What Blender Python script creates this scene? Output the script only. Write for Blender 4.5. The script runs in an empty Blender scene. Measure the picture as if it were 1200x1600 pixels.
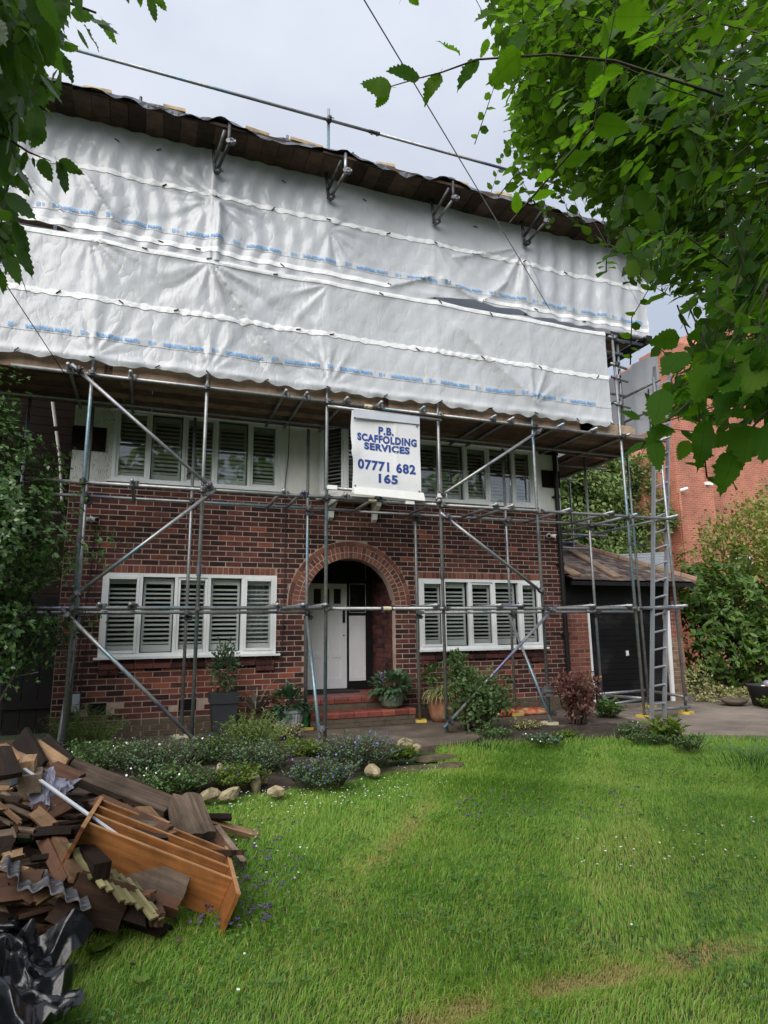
import bpy, bmesh, math, random
import numpy as np
from mathutils import Vector, Matrix, Euler

random.seed(7)
RNG = np.random.default_rng(11)
scene = bpy.context.scene
COL = scene.collection

# ------------------------------------------------------------------ camera
F_PX, PITCH, YAW, ROLL = 981.8, 0.188666, -0.358359, -0.0129614
CAM = np.array([0.0, 0.0, 1.42])
_cp, _sp, _cy, _sy, _cr, _sr = math.cos(PITCH), math.sin(PITCH), math.cos(YAW), math.sin(YAW), math.cos(ROLL), math.sin(ROLL)
FWD = np.array([-_sy * _cp, _cy * _cp, _sp])
_r = np.array([_cy, _sy, 0.0])
_u = np.cross(_r, FWD)
RGT = _cr * _r + _sr * _u
UPV = -_sr * _r + _cr * _u
cam_data = bpy.data.cameras.new('camera')
cam = bpy.data.objects.new('camera', cam_data)
COL.objects.link(cam)
cam.matrix_world = Matrix(((RGT[0], UPV[0], -FWD[0], CAM[0]), (RGT[1], UPV[1], -FWD[1], CAM[1]),
                           (RGT[2], UPV[2], -FWD[2], CAM[2]), (0, 0, 0, 1)))
cam_data.sensor_fit = 'AUTO'
cam_data.sensor_width = 36.0
cam_data.lens = 36.0 * F_PX / 1600.0
cam_data.clip_start = 0.05
cam_data.clip_end = 500
scene.camera = cam

# ------------------------------------------------------------------ world, sun, exposure
SUN_EL, SUN_ROT = math.radians(39), math.radians(222)
world = bpy.data.worlds.new('World')
scene.world = world
world.use_nodes = True
wn, wl = world.node_tree.nodes, world.node_tree.links
wn.clear()
w_out = wn.new('ShaderNodeOutputWorld')
w_bg = wn.new('ShaderNodeBackground')
w_bg.inputs['Strength'].default_value = 0.1
w_sky = wn.new('ShaderNodeTexSky')
w_sky.sky_type = 'NISHITA'
w_sky.sun_disc = False
w_sky.sun_elevation = SUN_EL
w_sky.sun_rotation = SUN_ROT
w_tc = wn.new('ShaderNodeTexCoord')
w_map = wn.new('ShaderNodeMapping')
w_map.inputs['Scale'].default_value = (1.0, 1.0, 2.2)
w_noise = wn.new('ShaderNodeTexNoise')
w_noise.inputs['Scale'].default_value = 2.1
w_noise.inputs['Detail'].default_value = 6
w_noise.inputs['Roughness'].default_value = 0.55
w_ramp = wn.new('ShaderNodeValToRGB')
w_ramp.color_ramp.elements[0].position = 0.36
w_ramp.color_ramp.elements[0].color = (1.66, 1.77, 2.0, 1)
w_ramp.color_ramp.elements[1].position = 0.66
w_ramp.color_ramp.elements[1].color = (2.05, 2.12, 2.3, 1)
w_sep = wn.new('ShaderNodeSeparateXYZ')
w_mr = wn.new('ShaderNodeMapRange')
w_mr.inputs['From Min'].default_value = 0.0
w_mr.inputs['From Max'].default_value = 1.0
w_mr.inputs['To Min'].default_value = 0.46
w_mr.inputs['To Max'].default_value = 1.52
w_mul = wn.new('ShaderNodeVectorMath')
w_mul.operation = 'SCALE'
w_mix = wn.new('ShaderNodeMix')
w_mix.data_type = 'RGBA'
w_mix.inputs['Factor'].default_value = 0.88
wl.new(w_tc.outputs['Generated'], w_map.inputs['Vector'])
wl.new(w_map.outputs['Vector'], w_noise.inputs['Vector'])
wl.new(w_noise.outputs['Fac'], w_ramp.inputs['Fac'])
wl.new(w_tc.outputs['Generated'], w_sep.inputs['Vector'])
wl.new(w_sep.outputs['Z'], w_mr.inputs['Value'])
wl.new(w_ramp.outputs['Color'], w_mul.inputs[0])
wl.new(w_mr.outputs['Result'], w_mul.inputs['Scale'])
wl.new(w_sky.outputs['Color'], w_mix.inputs['A'])
wl.new(w_mul.outputs['Vector'], w_mix.inputs['B'])
wl.new(w_mix.outputs['Result'], w_bg.inputs['Color'])
wl.new(w_bg.outputs['Background'], w_out.inputs['Surface'])

sun_data = bpy.data.lights.new('sun', 'SUN')
sun_data.energy = 1.4
sun_data.angle = math.radians(60)
sun_data.color = (1.0, 0.96, 0.9)
sun = bpy.data.objects.new('sun', sun_data)
COL.objects.link(sun)
_sd = Vector((math.sin(SUN_ROT) * math.cos(SUN_EL), math.cos(SUN_ROT) * math.cos(SUN_EL), math.sin(SUN_EL)))
sun.rotation_euler = _sd.to_track_quat('Z', 'Y').to_euler()
sun.location = (0, -10, 30)

scene.view_settings.view_transform = 'Standard'
scene.view_settings.look = 'None'
scene.view_settings.gamma = 1
scene.view_settings.use_curve_mapping = False
scene.view_settings.exposure = 1.8

# ------------------------------------------------------------------ helpers
def ray(x, y):
    return (x - 600) / F_PX * RGT - (y - 800) / F_PX * UPV + FWD

def at(x, y, Y):
    d = ray(x, y)
    p = CAM + d * ((Y - CAM[1]) / d[1])
    return Vector(p)

def on_z(x, y, z):
    d = ray(x, y)
    return Vector(CAM + d * ((z - CAM[2]) / d[2]))

def at_dist(x, y, dist):
    d = ray(x, y)
    return Vector(CAM + d / np.linalg.norm(d) * dist)

class MB:
    def __init__(self):
        self.v, self.f = [], []

    def add(self, verts, faces):
        o = len(self.v)
        self.v.extend([tuple(p) for p in verts])
        self.f.extend([tuple(i + o for i in fc) for fc in faces])
        return self

    def box(self, x0, x1, y0, y1, z0, z1, M=None):
        vs = [(x0, y0, z0), (x1, y0, z0), (x1, y1, z0), (x0, y1, z0), (x0, y0, z1), (x1, y0, z1), (x1, y1, z1), (x0, y1, z1)]
        if M is not None:
            vs = [M @ Vector(p) for p in vs]
        return self.add(vs, [(0, 3, 2, 1), (4, 5, 6, 7), (0, 1, 5, 4), (1, 2, 6, 5), (2, 3, 7, 6), (3, 0, 4, 7)])

    def tube(self, p0, p1, r, n=10, r1=None, caps=True):
        p0, p1 = Vector(p0), Vector(p1)
        r1 = r if r1 is None else r1
        d = (p1 - p0)
        if d.length < 1e-6:
            return self
        d.normalize()
        a = d.orthogonal().normalized()
        b = d.cross(a)
        vs = []
        for p, rr in ((p0, r), (p1, r1)):
            for k in range(n):
                t = 2 * math.pi * k / n
                vs.append(p + (a * math.cos(t) + b * math.sin(t)) * rr)
        fs = [(k, (k + 1) % n, n + (k + 1) % n, n + k) for k in range(n)]
        if caps:
            fs += [tuple(range(n - 1, -1, -1)), tuple(range(n, 2 * n))]
        return self.add(vs, fs)

    def path(self, pts, radii, n=7):
        pts = [Vector(p) for p in pts]
        if not hasattr(radii, '__len__'):
            radii = [radii] * len(pts)
        vs, fs = [], []
        a = None
        for i, p in enumerate(pts):
            d = (pts[min(i + 1, len(pts) - 1)] - pts[max(i - 1, 0)]).normalized()
            if a is None:
                a = d.orthogonal().normalized()
            else:
                a = (a - d * a.dot(d)).normalized()
            b = d.cross(a)
            for k in range(n):
                t = 2 * math.pi * k / n
                vs.append(p + (a * math.cos(t) + b * math.sin(t)) * radii[i])
        for i in range(len(pts) - 1):
            for k in range(n):
                fs.append((i * n + k, i * n + (k + 1) % n, (i + 1) * n + (k + 1) % n, (i + 1) * n + k))
        fs += [tuple(range(n - 1, -1, -1)), tuple(range((len(pts) - 1) * n, len(pts) * n))]
        return self.add(vs, fs)

    def lathe(self, prof, c=(0, 0, 0), n=24, flute=0.0, nf=0):
        vs, fs = [], []
        for r, z in prof:
            for k in range(n):
                t = 2 * math.pi * k / n
                rr = r * (1 + (flute * (1 if k % 2 else -1) if flute else 0))
                vs.append((c[0] + rr * math.cos(t), c[1] + rr * math.sin(t), c[2] + z))
        for i in range(len(prof) - 1):
            for k in range(n):
                fs.append((i * n + k, i * n + (k + 1) % n, (i + 1) * n + (k + 1) % n, (i + 1) * n + k))
        fs.append(tuple(range(n - 1, -1, -1)))
        return self.add(vs, fs)

    def mesh(self, name, mat, smooth=False):
        me = bpy.data.meshes.new(name)
        me.from_pydata(self.v, [], self.f)
        if mat is not None:
            me.materials.append(mat)
        if smooth:
            me.polygons.foreach_set('use_smooth', [True] * len(me.polygons))
        me.update()
        return me

    def build(self, name, mat, parent=None, smooth=False, label=None, kind=None):
        return link(name, self.mesh(name, mat, smooth), parent, label, kind)

def link(name, me, parent=None, label=None, kind=None):
    o = bpy.data.objects.new(name, me)
    COL.objects.link(o)
    if parent is not None:
        o.parent = parent
    if label:
        o['label'] = label
    if kind:
        o['kind'] = kind
    return o

def thing(name, label, cat, loc=(0, 0, 0), group=None):
    o = bpy.data.objects.new(name, None)
    COL.objects.link(o)
    o.location = loc
    o.empty_display_size = 0.1
    o['label'] = label
    o['category'] = cat
    if group:
        o['group'] = group
    return o

def tag(o, label, cat, group=None):
    o['label'] = label
    o['category'] = cat
    if group:
        o['group'] = group
    return o

def structure(o):
    o['kind'] = 'structure'
    return o

def np_mesh(name, verts, polys, mat, attr=None, smooth=False):
    """verts (N,3) array, polys (M,k) int array"""
    me = bpy.data.meshes.new(name)
    n, m, k = len(verts), len(polys), polys.shape[1]
    me.vertices.add(n)
    me.vertices.foreach_set('co', np.asarray(verts, dtype=np.float32).ravel())
    me.loops.add(m * k)
    me.loops.foreach_set('vertex_index', polys.astype(np.int32).ravel())
    me.polygons.add(m)
    me.polygons.foreach_set('loop_start', np.arange(0, m * k, k, dtype=np.int32))
    me.polygons.foreach_set('loop_total', np.full(m, k, dtype=np.int32))
    if smooth:
        me.polygons.foreach_set('use_smooth', np.ones(m, dtype=bool))
    if attr is not None:
        a = me.attributes.new('tint', 'FLOAT', 'POINT')
        a.data.foreach_set('value', np.asarray(attr, dtype=np.float32))
    if mat is not None:
        me.materials.append(mat)
    me.update(calc_edges=True)
    me.validate()
    return me

# ---- materials
def new_mat(name):
    m = bpy.data.materials.new(name)
    m.use_nodes = True
    nt = m.node_tree
    b = nt.nodes['Principled BSDF']
    return m, nt, b

def ramp(nt, fac, stops):
    r = nt.nodes.new('ShaderNodeValToRGB')
    els = r.color_ramp.elements
    while len(els) < len(stops):
        els.new(0.5)
    for e, (p, c) in zip(els, stops):
        e.position = p
        e.color = (c[0], c[1], c[2], 1)
    nt.links.new(fac, r.inputs['Fac'])
    return r.outputs['Color']

def math_node(nt, op, a, b=None):
    n = nt.nodes.new('ShaderNodeMath')
    n.operation = op
    for i, v in enumerate((a, b)):
        if v is None:
            continue
        if hasattr(v, 'is_output'):
            nt.links.new(v, n.inputs[i])
        else:
            n.inputs[i].default_value = v
    return n.outputs[0]

def noise_node(nt, vec, scale, detail=4, rough=0.55, mapscale=None):
    if mapscale is not None:
        mp = nt.nodes.new('ShaderNodeMapping')
        mp.inputs['Scale'].default_value = mapscale
        nt.links.new(vec, mp.inputs['Vector'])
        vec = mp.outputs['Vector']
    n = nt.nodes.new('ShaderNodeTexNoise')
    n.inputs['Scale'].default_value = scale
    n.inputs['Detail'].default_value = detail
    n.inputs['Roughness'].default_value = rough
    nt.links.new(vec, n.inputs['Vector'])
    return n.outputs['Fac']

def simple(name, cols, scale=3.0, rough=0.6, bump=0.0, bscale=None, metal=0.0, island=0.0, coords='pos', mapscale=None, spec=0.5,
           detail=5, trans=0.0, alpha=1.0, coat=0.0, bdist=0.01, stain=0.0, stain_scale=0.9):
    """noise-varied principled; island>0 shifts the ramp by island / object random"""
    m, nt, b = new_mat(name)
    geo = nt.nodes.new('ShaderNodeNewGeometry')
    oi = nt.nodes.new('ShaderNodeObjectInfo')
    if coords == 'pos':
        vec = geo.outputs['Position']
    else:
        tc = nt.nodes.new('ShaderNodeTexCoord')
        add = nt.nodes.new('ShaderNodeVectorMath')
        add.operation = 'ADD'
        sc = nt.nodes.new('ShaderNodeVectorMath')
        sc.operation = 'SCALE'
        sc.inputs[0].default_value = (13, 7, 5)
        nt.links.new(oi.outputs['Random'], sc.inputs['Scale'])
        nt.links.new(tc.outputs['Object'], add.inputs[0])
        nt.links.new(sc.outputs['Vector'], add.inputs[1])
        vec = add.outputs['Vector']
    f = noise_node(nt, vec, scale, detail, 0.6, mapscale)
    f = math_node(nt, 'ADD', math_node(nt, 'MULTIPLY', math_node(nt, 'SUBTRACT', f, 0.5), 1.6), 0.5)
    if island > 0:
        s = math_node(nt, 'FRACT', math_node(nt, 'ADD', geo.outputs['Random Per Island'], math_node(nt, 'MULTIPLY', oi.outputs['Random'], 7.31)))
        s = math_node(nt, 'MULTIPLY', math_node(nt, 'SUBTRACT', s, 0.5), island)
        f = math_node(nt, 'ADD', math_node(nt, 'MULTIPLY', f, 1.0 - 0.5 * min(island, 1.0)), math_node(nt, 'ADD', s, 0.25 * min(island, 1.0)))
    n = len(cols)
    c = ramp(nt, f, [(0.15 + 0.7 * i / max(1, n - 1), cc) for i, cc in enumerate(cols)])
    if stain > 0:
        big = noise_node(nt, geo.outputs['Position'], stain_scale, 5, 0.65, (1, 1, 0.45))
        sm = nt.nodes.new('ShaderNodeMix')
        sm.data_type = 'RGBA'
        sm.blend_type = 'MULTIPLY'
        sm.inputs['Factor'].default_value = stain
        nt.links.new(c, sm.inputs['A'])
        nt.links.new(ramp(nt, big, [(0.33, (0.42, 0.43, 0.42)), (0.48, (0.9, 0.88, 0.86)), (0.62, (1.2, 1.16, 1.14))]), sm.inputs['B'])
        c = sm.outputs['Result']
    nt.links.new(c, b.inputs['Base Color'])
    b.inputs['Roughness'].default_value = rough
    b.inputs['Metallic'].default_value = metal
    b.inputs['Specular IOR Level'].default_value = spec
    if coat:
        b.inputs['Coat Weight'].default_value = coat
    if bump > 0:
        bn = nt.nodes.new('ShaderNodeBump')
        bn.inputs['Strength'].default_value = bump
        bn.inputs['Distance'].default_value = bdist
        nt.links.new(noise_node(nt, vec, bscale or scale * 6, 5, 0.6, mapscale), bn.inputs['Height'])
        nt.links.new(bn.outputs['Normal'], b.inputs['Normal'])
    if trans > 0:
        tr = nt.nodes.new('ShaderNodeBsdfTranslucent')
        nt.links.new(c, tr.inputs['Color'])
        if bump > 0:
            nt.links.new(bn.outputs['Normal'], tr.inputs['Normal'])
        mx = nt.nodes.new('ShaderNodeMixShader')
        mx.inputs[0].default_value = trans
        nt.links.new(b.outputs[0], mx.inputs[1])
        nt.links.new(tr.outputs[0], mx.inputs[2])
        nt.links.new(mx.outputs[0], nt.nodes['Material Output'].inputs['Surface'])
    return m

def leaf_mat(name, cols, trans_col, trans=0.35, rough=0.42, veins=False, attr=False, spec=0.4):
    m, nt, b = new_mat(name)
    geo = nt.nodes.new('ShaderNodeNewGeometry')
    oi = nt.nodes.new('ShaderNodeObjectInfo')
    if attr:
        at_ = nt.nodes.new('ShaderNodeAttribute')
        at_.attribute_name = 'tint'
        f = at_.outputs['Fac']
    else:
        f = math_node(nt, 'FRACT', math_node(nt, 'ADD', geo.outputs['Random Per Island'], math_node(nt, 'MULTIPLY', oi.outputs['Random'], 7.31)))
    big = noise_node(nt, geo.outputs['Position'], 1.6, 2)
    if not attr:
        f = math_node(nt, 'ADD', math_node(nt, 'MULTIPLY', f, 0.7), math_node(nt, 'MULTIPLY', math_node(nt, 'SUBTRACT', big, 0.2), 0.5))
    n = len(cols)
    c = ramp(nt, f, [(i / max(1, n - 1), cc) for i, cc in enumerate(cols)])
    nt.links.new(c, b.inputs['Base Color'])
    b.inputs['Roughness'].default_value = rough
    b.inputs['Specular IOR Level'].default_value = spec
    tr = nt.nodes.new('ShaderNodeBsdfTranslucent')
    mxc = nt.nodes.new('ShaderNodeMix')
    mxc.data_type = 'RGBA'
    mxc.inputs['Factor'].default_value = 0.65
    nt.links.new(c, mxc.inputs['A'])
    mxc.inputs['B'].default_value = (*trans_col, 1)
    tcol = mxc.outputs['Result']
    if veins:
        tc = nt.nodes.new('ShaderNodeTexCoord')
        sep = nt.nodes.new('ShaderNodeSeparateXYZ')
        nt.links.new(tc.outputs['Object'], sep.inputs['Vector'])
        ay = math_node(nt, 'ABSOLUTE', sep.outputs['Y'])
        ph = math_node(nt, 'SUBTRACT', math_node(nt, 'MULTIPLY', sep.outputs['X'], 40.0), math_node(nt, 'MULTIPLY', ay, 34.0))
        wv = math_node(nt, 'POWER', math_node(nt, 'ABSOLUTE', math_node(nt, 'SINE', ph)), 0.5)
        rib = math_node(nt, 'GREATER_THAN', ay, 0.02)
        hgt = math_node(nt, 'MULTIPLY', wv, rib)
        bn = nt.nodes.new('ShaderNodeBump')
        bn.inputs['Strength'].default_value = 0.1
        bn.inputs['Distance'].default_value = 0.004
        nt.links.new(hgt, bn.inputs['Height'])
        nt.links.new(bn.outputs['Normal'], b.inputs['Normal'])
        vm = nt.nodes.new('ShaderNodeMix')
        vm.data_type = 'RGBA'
        nt.links.new(math_node(nt, 'MULTIPLY', math_node(nt, 'SUBTRACT', 1.0, hgt), 0.45), vm.inputs['Factor'])
        nt.links.new(tcol, vm.inputs['A'])
        vm.inputs['B'].default_value = (trans_col[0] * 0.35, trans_col[1] * 0.4, trans_col[2] * 0.3, 1)
        tcol = vm.outputs['Result']
    nt.links.new(tcol, tr.inputs['Color'])
    mx = nt.nodes.new('ShaderNodeMixShader')
    mx.inputs[0].default_value = trans
    nt.links.new(b.outputs[0], mx.inputs[1])
    nt.links.new(tr.outputs[0], mx.inputs[2])
    nt.links.new(mx.outputs[0], nt.nodes['Material Output'].inputs['Surface'])
    return m

def glass_mat(name, tint=(0.9, 0.95, 0.92), refl=1.0):
    m, nt, b = new_mat(name)
    nt.nodes.remove(b)
    t = nt.nodes.new('ShaderNodeBsdfTransparent')
    t.inputs['Color'].default_value = (*tint, 1)
    g = nt.nodes.new('ShaderNodeBsdfGlossy')
    g.inputs['Roughness'].default_value = 0.02
    fr = nt.nodes.new('ShaderNodeFresnel')
    fr.inputs['IOR'].default_value = 1.55
    tcg = nt.nodes.new('ShaderNodeNewGeometry')
    bn = nt.nodes.new('ShaderNodeBump')
    bn.inputs['Strength'].default_value = 0.05
    bn.inputs['Distance'].default_value = 0.02
    nt.links.new(noise_node(nt, tcg.outputs['Position'], 2.5, 2), bn.inputs['Height'])
    nt.links.new(bn.outputs['Normal'], g.inputs['Normal'])
    mx = nt.nodes.new('ShaderNodeMixShader')
    f = math_node(nt, 'MINIMUM', math_node(nt, 'MULTIPLY', fr.outputs[0], 1.6 * refl), 1.0)
    nt.links.new(f, mx.inputs[0])
    nt.links.new(t.outputs[0], mx.inputs[1])
    nt.links.new(g.outputs[0], mx.inputs[2])
    nt.links.new(mx.outputs[0], nt.nodes['Material Output'].inputs['Surface'])
    return m

def brick_tex(name, c1, c2, mortar, scale=1.0, bw=0.24, bh=0.08, ms=0.012):
    m, nt, b = new_mat(name)
    geo = nt.nodes.new('ShaderNodeNewGeometry')
    sep = nt.nodes.new('ShaderNodeSeparateXYZ')
    nt.links.new(geo.outputs['Position'], sep.inputs['Vector'])
    cmb = nt.nodes.new('ShaderNodeCombineXYZ')
    nt.links.new(math_node(nt, 'ADD', sep.outputs['X'], sep.outputs['Y']), cmb.inputs['X'])
    nt.links.new(sep.outputs['Z'], cmb.inputs['Y'])
    br = nt.nodes.new('ShaderNodeTexBrick')
    br.inputs['Color1'].default_value = (*c1, 1)
    br.inputs['Color2'].default_value = (*c2, 1)
    br.inputs['Mortar'].default_value = (*mortar, 1)
    br.inputs['Scale'].default_value = scale
    br.inputs['Brick Width'].default_value = bw
    br.inputs['Row Height'].default_value = bh
    br.inputs['Mortar Size'].default_value = ms * 0.5
    br.inputs['Bias'].default_value = 0.0
    nt.links.new(cmb.outputs['Vector'], br.inputs['Vector'])
    n = noise_node(nt, geo.outputs['Position'], 1.3, 5)
    mx = nt.nodes.new('ShaderNodeMix')
    mx.data_type = 'RGBA'
    mx.blend_type = 'MULTIPLY'
    mx.inputs['Factor'].default_value = 0.7
    nt.links.new(br.outputs['Color'], mx.inputs['A'])
    nt.links.new(ramp(nt, n, [(0.3, (0.6, 0.6, 0.6)), (0.7, (1.25, 1.2, 1.2))]), mx.inputs['B'])
    nt.links.new(mx.outputs['Result'], b.inputs['Base Color'])
    b.inputs['Roughness'].default_value = 0.85
    bn = nt.nodes.new('ShaderNodeBump')
    bn.inputs['Strength'].default_value = 0.6
    bn.inputs['Distance'].default_value = 0.01
    bn.invert = True
    nt.links.new(br.outputs['Fac'], bn.inputs['Height'])
    nt.links.new(bn.outputs['Normal'], b.inputs['Normal'])
    return m

def wood(name, cols, rough=0.75, grain=1.0, island=0.5, spec=0.3, coat=0.0):
    return simple(name, cols, scale=1.0, rough=rough, bump=0.5 * grain, bscale=1.4, coords='obj', mapscale=(3.0, 38.0, 38.0), island=island, spec=spec, coat=coat, bdist=0.006, stain=0.75, stain_scale=5.0)

M = {}
M['brick'] = simple('dark_red_brick', [(0.027, 0.0125, 0.013), (0.055, 0.021, 0.02), (0.09, 0.032, 0.028), (0.125, 0.046, 0.038)], 9.0, 0.82, 0.5, 60, island=0.7, spec=0.3, stain=0.75, stain_scale=1.0)
M['brick_new'] = simple('bright_red_brick', [(0.15, 0.046, 0.032), (0.21, 0.066, 0.045), (0.27, 0.085, 0.052)], 8.0, 0.85, 0.4, 60, island=0.9, spec=0.25, stain=0.5, stain_scale=1.0)
M['brick_arch'] = simple('arch_brick', [(0.11, 0.042, 0.034), (0.17, 0.062, 0.045), (0.23, 0.09, 0.062)], 8.0, 0.85, 0.4, 60, island=0.9, spec=0.25)
M['brick_garage'] = simple('garage_brick', [(0.14, 0.05, 0.042), (0.2, 0.072, 0.056), (0.25, 0.1, 0.07)], 8.0, 0.85, 0.4, 60, island=0.8, spec=0.25, stain=0.6, stain_scale=1.1)
M['mortar'] = simple('mortar', [(0.27, 0.2, 0.165), (0.39, 0.305, 0.255), (0.5, 0.41, 0.35)], 2.2, 0.95, 0.4, 60, stain=0.7, stain_scale=1.1)
M['mortar_dark'] = simple('dark_mortar', [(0.12, 0.08, 0.06), (0.2, 0.14, 0.11)], 3, 0.95, 0.4, 60)
M['plinth'] = simple('mossy_plinth', [(0.055, 0.045, 0.03), (0.1, 0.075, 0.055), (0.075, 0.08, 0.04)], 5, 0.95, 0.6, 40)
M['white'] = simple('white_window_paint', [(0.74, 0.77, 0.79), (0.82, 0.84, 0.85)], 6, 0.35, stain=0.2, stain_scale=2.5)
M['slat'] = simple('shutter_slat_paint', [(0.82, 0.84, 0.84), (0.87, 0.88, 0.88)], 4, 0.4)
M['render_smooth'] = simple('cream_render', [(0.7, 0.72, 0.67), (0.78, 0.79, 0.75), (0.82, 0.83, 0.8)], 1.8, 0.8, 0.2, 30, stain=0.45, stain_scale=1.3)
M['black'] = simple('black_paint', [(0.007, 0.007, 0.008), (0.014, 0.013, 0.014)], 5, 0.45, spec=0.3)
M['black_stain'] = simple('black_stained_boards', [(0.005, 0.005, 0.005), (0.008, 0.008, 0.009), (0.03, 0.03, 0.032)], 1.6, 0.6, 0.2, 25, spec=0.15)
M['dark_wood'] = simple('dark_brown_timber', [(0.01, 0.006, 0.005), (0.02, 0.012, 0.009)], 3, 0.7, 0.3, 30, spec=0.15)
M['glass'] = glass_mat('window_glass', (0.96, 0.98, 0.97), 1.5)
M['glass_low'] = glass_mat('clear_window_glass', (0.97, 0.985, 0.98), 0.45)
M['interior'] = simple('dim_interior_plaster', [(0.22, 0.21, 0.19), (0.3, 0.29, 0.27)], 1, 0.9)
M['door_white'] = simple('white_door_paint', [(0.8, 0.82, 0.86), (0.85, 0.86, 0.89)], 3, 0.4, stain=0.15, stain_scale=1.5)
M['tile_red'] = simple('red_quarry_tile', [(0.13, 0.036, 0.027), (0.2, 0.055, 0.04), (0.26, 0.08, 0.058)], 6, 0.45, 0.2, 40, island=0.5, stain=0.5, stain_scale=2.0)
M['concrete'] = simple('damp_path_concrete', [(0.055, 0.042, 0.032), (0.1, 0.078, 0.06), (0.17, 0.135, 0.105)], 1.7, 0.85, 0.6, 45, stain=0.7, stain_scale=1.2)
M['drive'] = simple('drive_concrete', [(0.13, 0.105, 0.085), (0.2, 0.165, 0.135), (0.25, 0.21, 0.175)], 1.5, 0.9, 0.5, 50, stain=0.7, stain_scale=0.8)
M['soil'] = simple('garden_soil', [(0.018, 0.013, 0.009), (0.04, 0.028, 0.02), (0.07, 0.05, 0.036)], 7, 0.95, 0.9, 40, bdist=0.03)
M['turf'] = simple('turf_soil', [(0.02, 0.035, 0.008), (0.035, 0.07, 0.014), (0.05, 0.06, 0.02)], 5, 0.95, 0.8, 60)
M['stone'] = simple('cream_sandstone', [(0.1, 0.09, 0.04), (0.33, 0.27, 0.16), (0.52, 0.45, 0.31)], 9, 0.9, 0.8, 30, coords='obj', bdist=0.02, stain=0.5, stain_scale=4.0)
M['stone_brown'] = simple('brown_flagstone', [(0.05, 0.04, 0.022), (0.1, 0.078, 0.04), (0.14, 0.11, 0.065)], 5, 0.85, 0.7, 30, coords='obj', bdist=0.02, stain=0.6, stain_scale=3.0)
M['alu'] = simple('ladder_aluminium', [(0.3, 0.32, 0.35), (0.42, 0.44, 0.47)], 4, 0.4, metal=0.7)
M['yellow'] = simple('yellow_plastic', [(0.55, 0.4, 0.06), (0.68, 0.52, 0.12)], 8, 0.5)
M['white_pad'] = simple('pale_plastic_pad', [(0.5, 0.42, 0.3), (0.62, 0.55, 0.42)], 8, 0.5)
M['coupler'] = simple('coupler_steel', [(0.03, 0.03, 0.035), (0.09, 0.09, 0.1), (0.2, 0.2, 0.21)], 12, 0.55, metal=0.5, island=0.6)
M['board'] = wood('scaffold_board', [(0.1, 0.06, 0.042), (0.17, 0.105, 0.075), (0.25, 0.17, 0.12)], 0.8, island=0.9)
M['board_dark'] = wood('dark_scaffold_board', [(0.04, 0.025, 0.018), (0.075, 0.046, 0.033), (0.12, 0.078, 0.056)], 0.85, island=0.9)
M['toe'] = wood('toe_board', [(0.25, 0.165, 0.11), (0.34, 0.24, 0.17), (0.4, 0.3, 0.215)], 0.75, island=0.5)
M['timber_old'] = wood('grey_old_timber', [(0.035, 0.025, 0.018), (0.105, 0.076, 0.055), (0.22, 0.165, 0.12)], 0.85, 1.3, 0.8)
M['timber_new'] = wood('fresh_timber', [(0.11, 0.06, 0.03), (0.22, 0.13, 0.07), (0.36, 0.24, 0.14)], 0.75, 0.8, 0.8)
M['timber_brown'] = wood('brown_timber', [(0.014, 0.008, 0.005), (0.045, 0.022, 0.013), (0.1, 0.05, 0.029)], 0.8, 1.2, 0.9)
M['orange_wood'] = wood('orange_varnish', [(0.1, 0.032, 0.01), (0.21, 0.078, 0.02), (0.32, 0.13, 0.038)], 0.55, 0.5, 0.35, 0.35, 0.04)
M['orange_edge'] = wood('pale_ply_edge', [(0.4, 0.2, 0.09), (0.55, 0.32, 0.17)], 0.6, 0.4, 0.4)
M['batten'] = wood('pale_batten', [(0.34, 0.24, 0.13), (0.48, 0.36, 0.21), (0.6, 0.47, 0.3)], 0.75, 0.6, 0.5)
M['fence_slat'] = wood('mossy_lath', [(0.1, 0.09, 0.04), (0.22, 0.2, 0.095), (0.34, 0.3, 0.16)], 0.85, 1.0, 0.7)
M['asbestos'] = simple('grey_corrugated_sheet', [(0.025, 0.025, 0.028), (0.06, 0.06, 0.066), (0.2, 0.2, 0.21)], 18, 0.9, 0.6, 60)
M['grey_plastic'] = simple('grey_purple_polythene', [(0.11, 0.11, 0.15), (0.2, 0.2, 0.26), (0.3, 0.3, 0.38)], 6, 0.35, 0.3, 20)
M['black_poly'] = simple('black_polythene', [(0.004, 0.0045, 0.006), (0.008, 0.009, 0.012)], 3, 0.22, 0.2, 14, spec=0.5, bdist=0.02)
M['membrane'] = simple('roof_membrane', [(0.012, 0.013, 0.016), (0.03, 0.033, 0.04), (0.1, 0.105, 0.12)], 2.5, 0.22, 0.4, 9, spec=0.7, bdist=0.03)  # black plastic; the paler grey patches put sky reflection into its colour
M['pvc'] = simple('white_pvc', [(0.7, 0.7, 0.68), (0.8, 0.8, 0.79)], 5, 0.4)
M['grey_box'] = simple('grey_plastic_box', [(0.4, 0.43, 0.48), (0.48, 0.51, 0.56)], 5, 0.5)
M['bark'] = simple('bark', [(0.03, 0.024, 0.018), (0.07, 0.056, 0.042), (0.12, 0.1, 0.08)], 9, 0.95, 0.9, 40, mapscale=(1, 1, 0.25))
M['twig'] = simple('twig_bark', [(0.03, 0.022, 0.014), (0.06, 0.045, 0.03)], 9, 0.9)
M['pale_twig'] = simple('pale_twig', [(0.18, 0.15, 0.11), (0.3, 0.26, 0.2)], 9, 0.9)
M['tile_roof'] = simple('brown_clay_tile', [(0.085, 0.06, 0.052), (0.16, 0.118, 0.102), (0.25, 0.195, 0.17)], 6, 0.85, 0.4, 40, island=0.9, stain=0.6, stain_scale=1.5)
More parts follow.
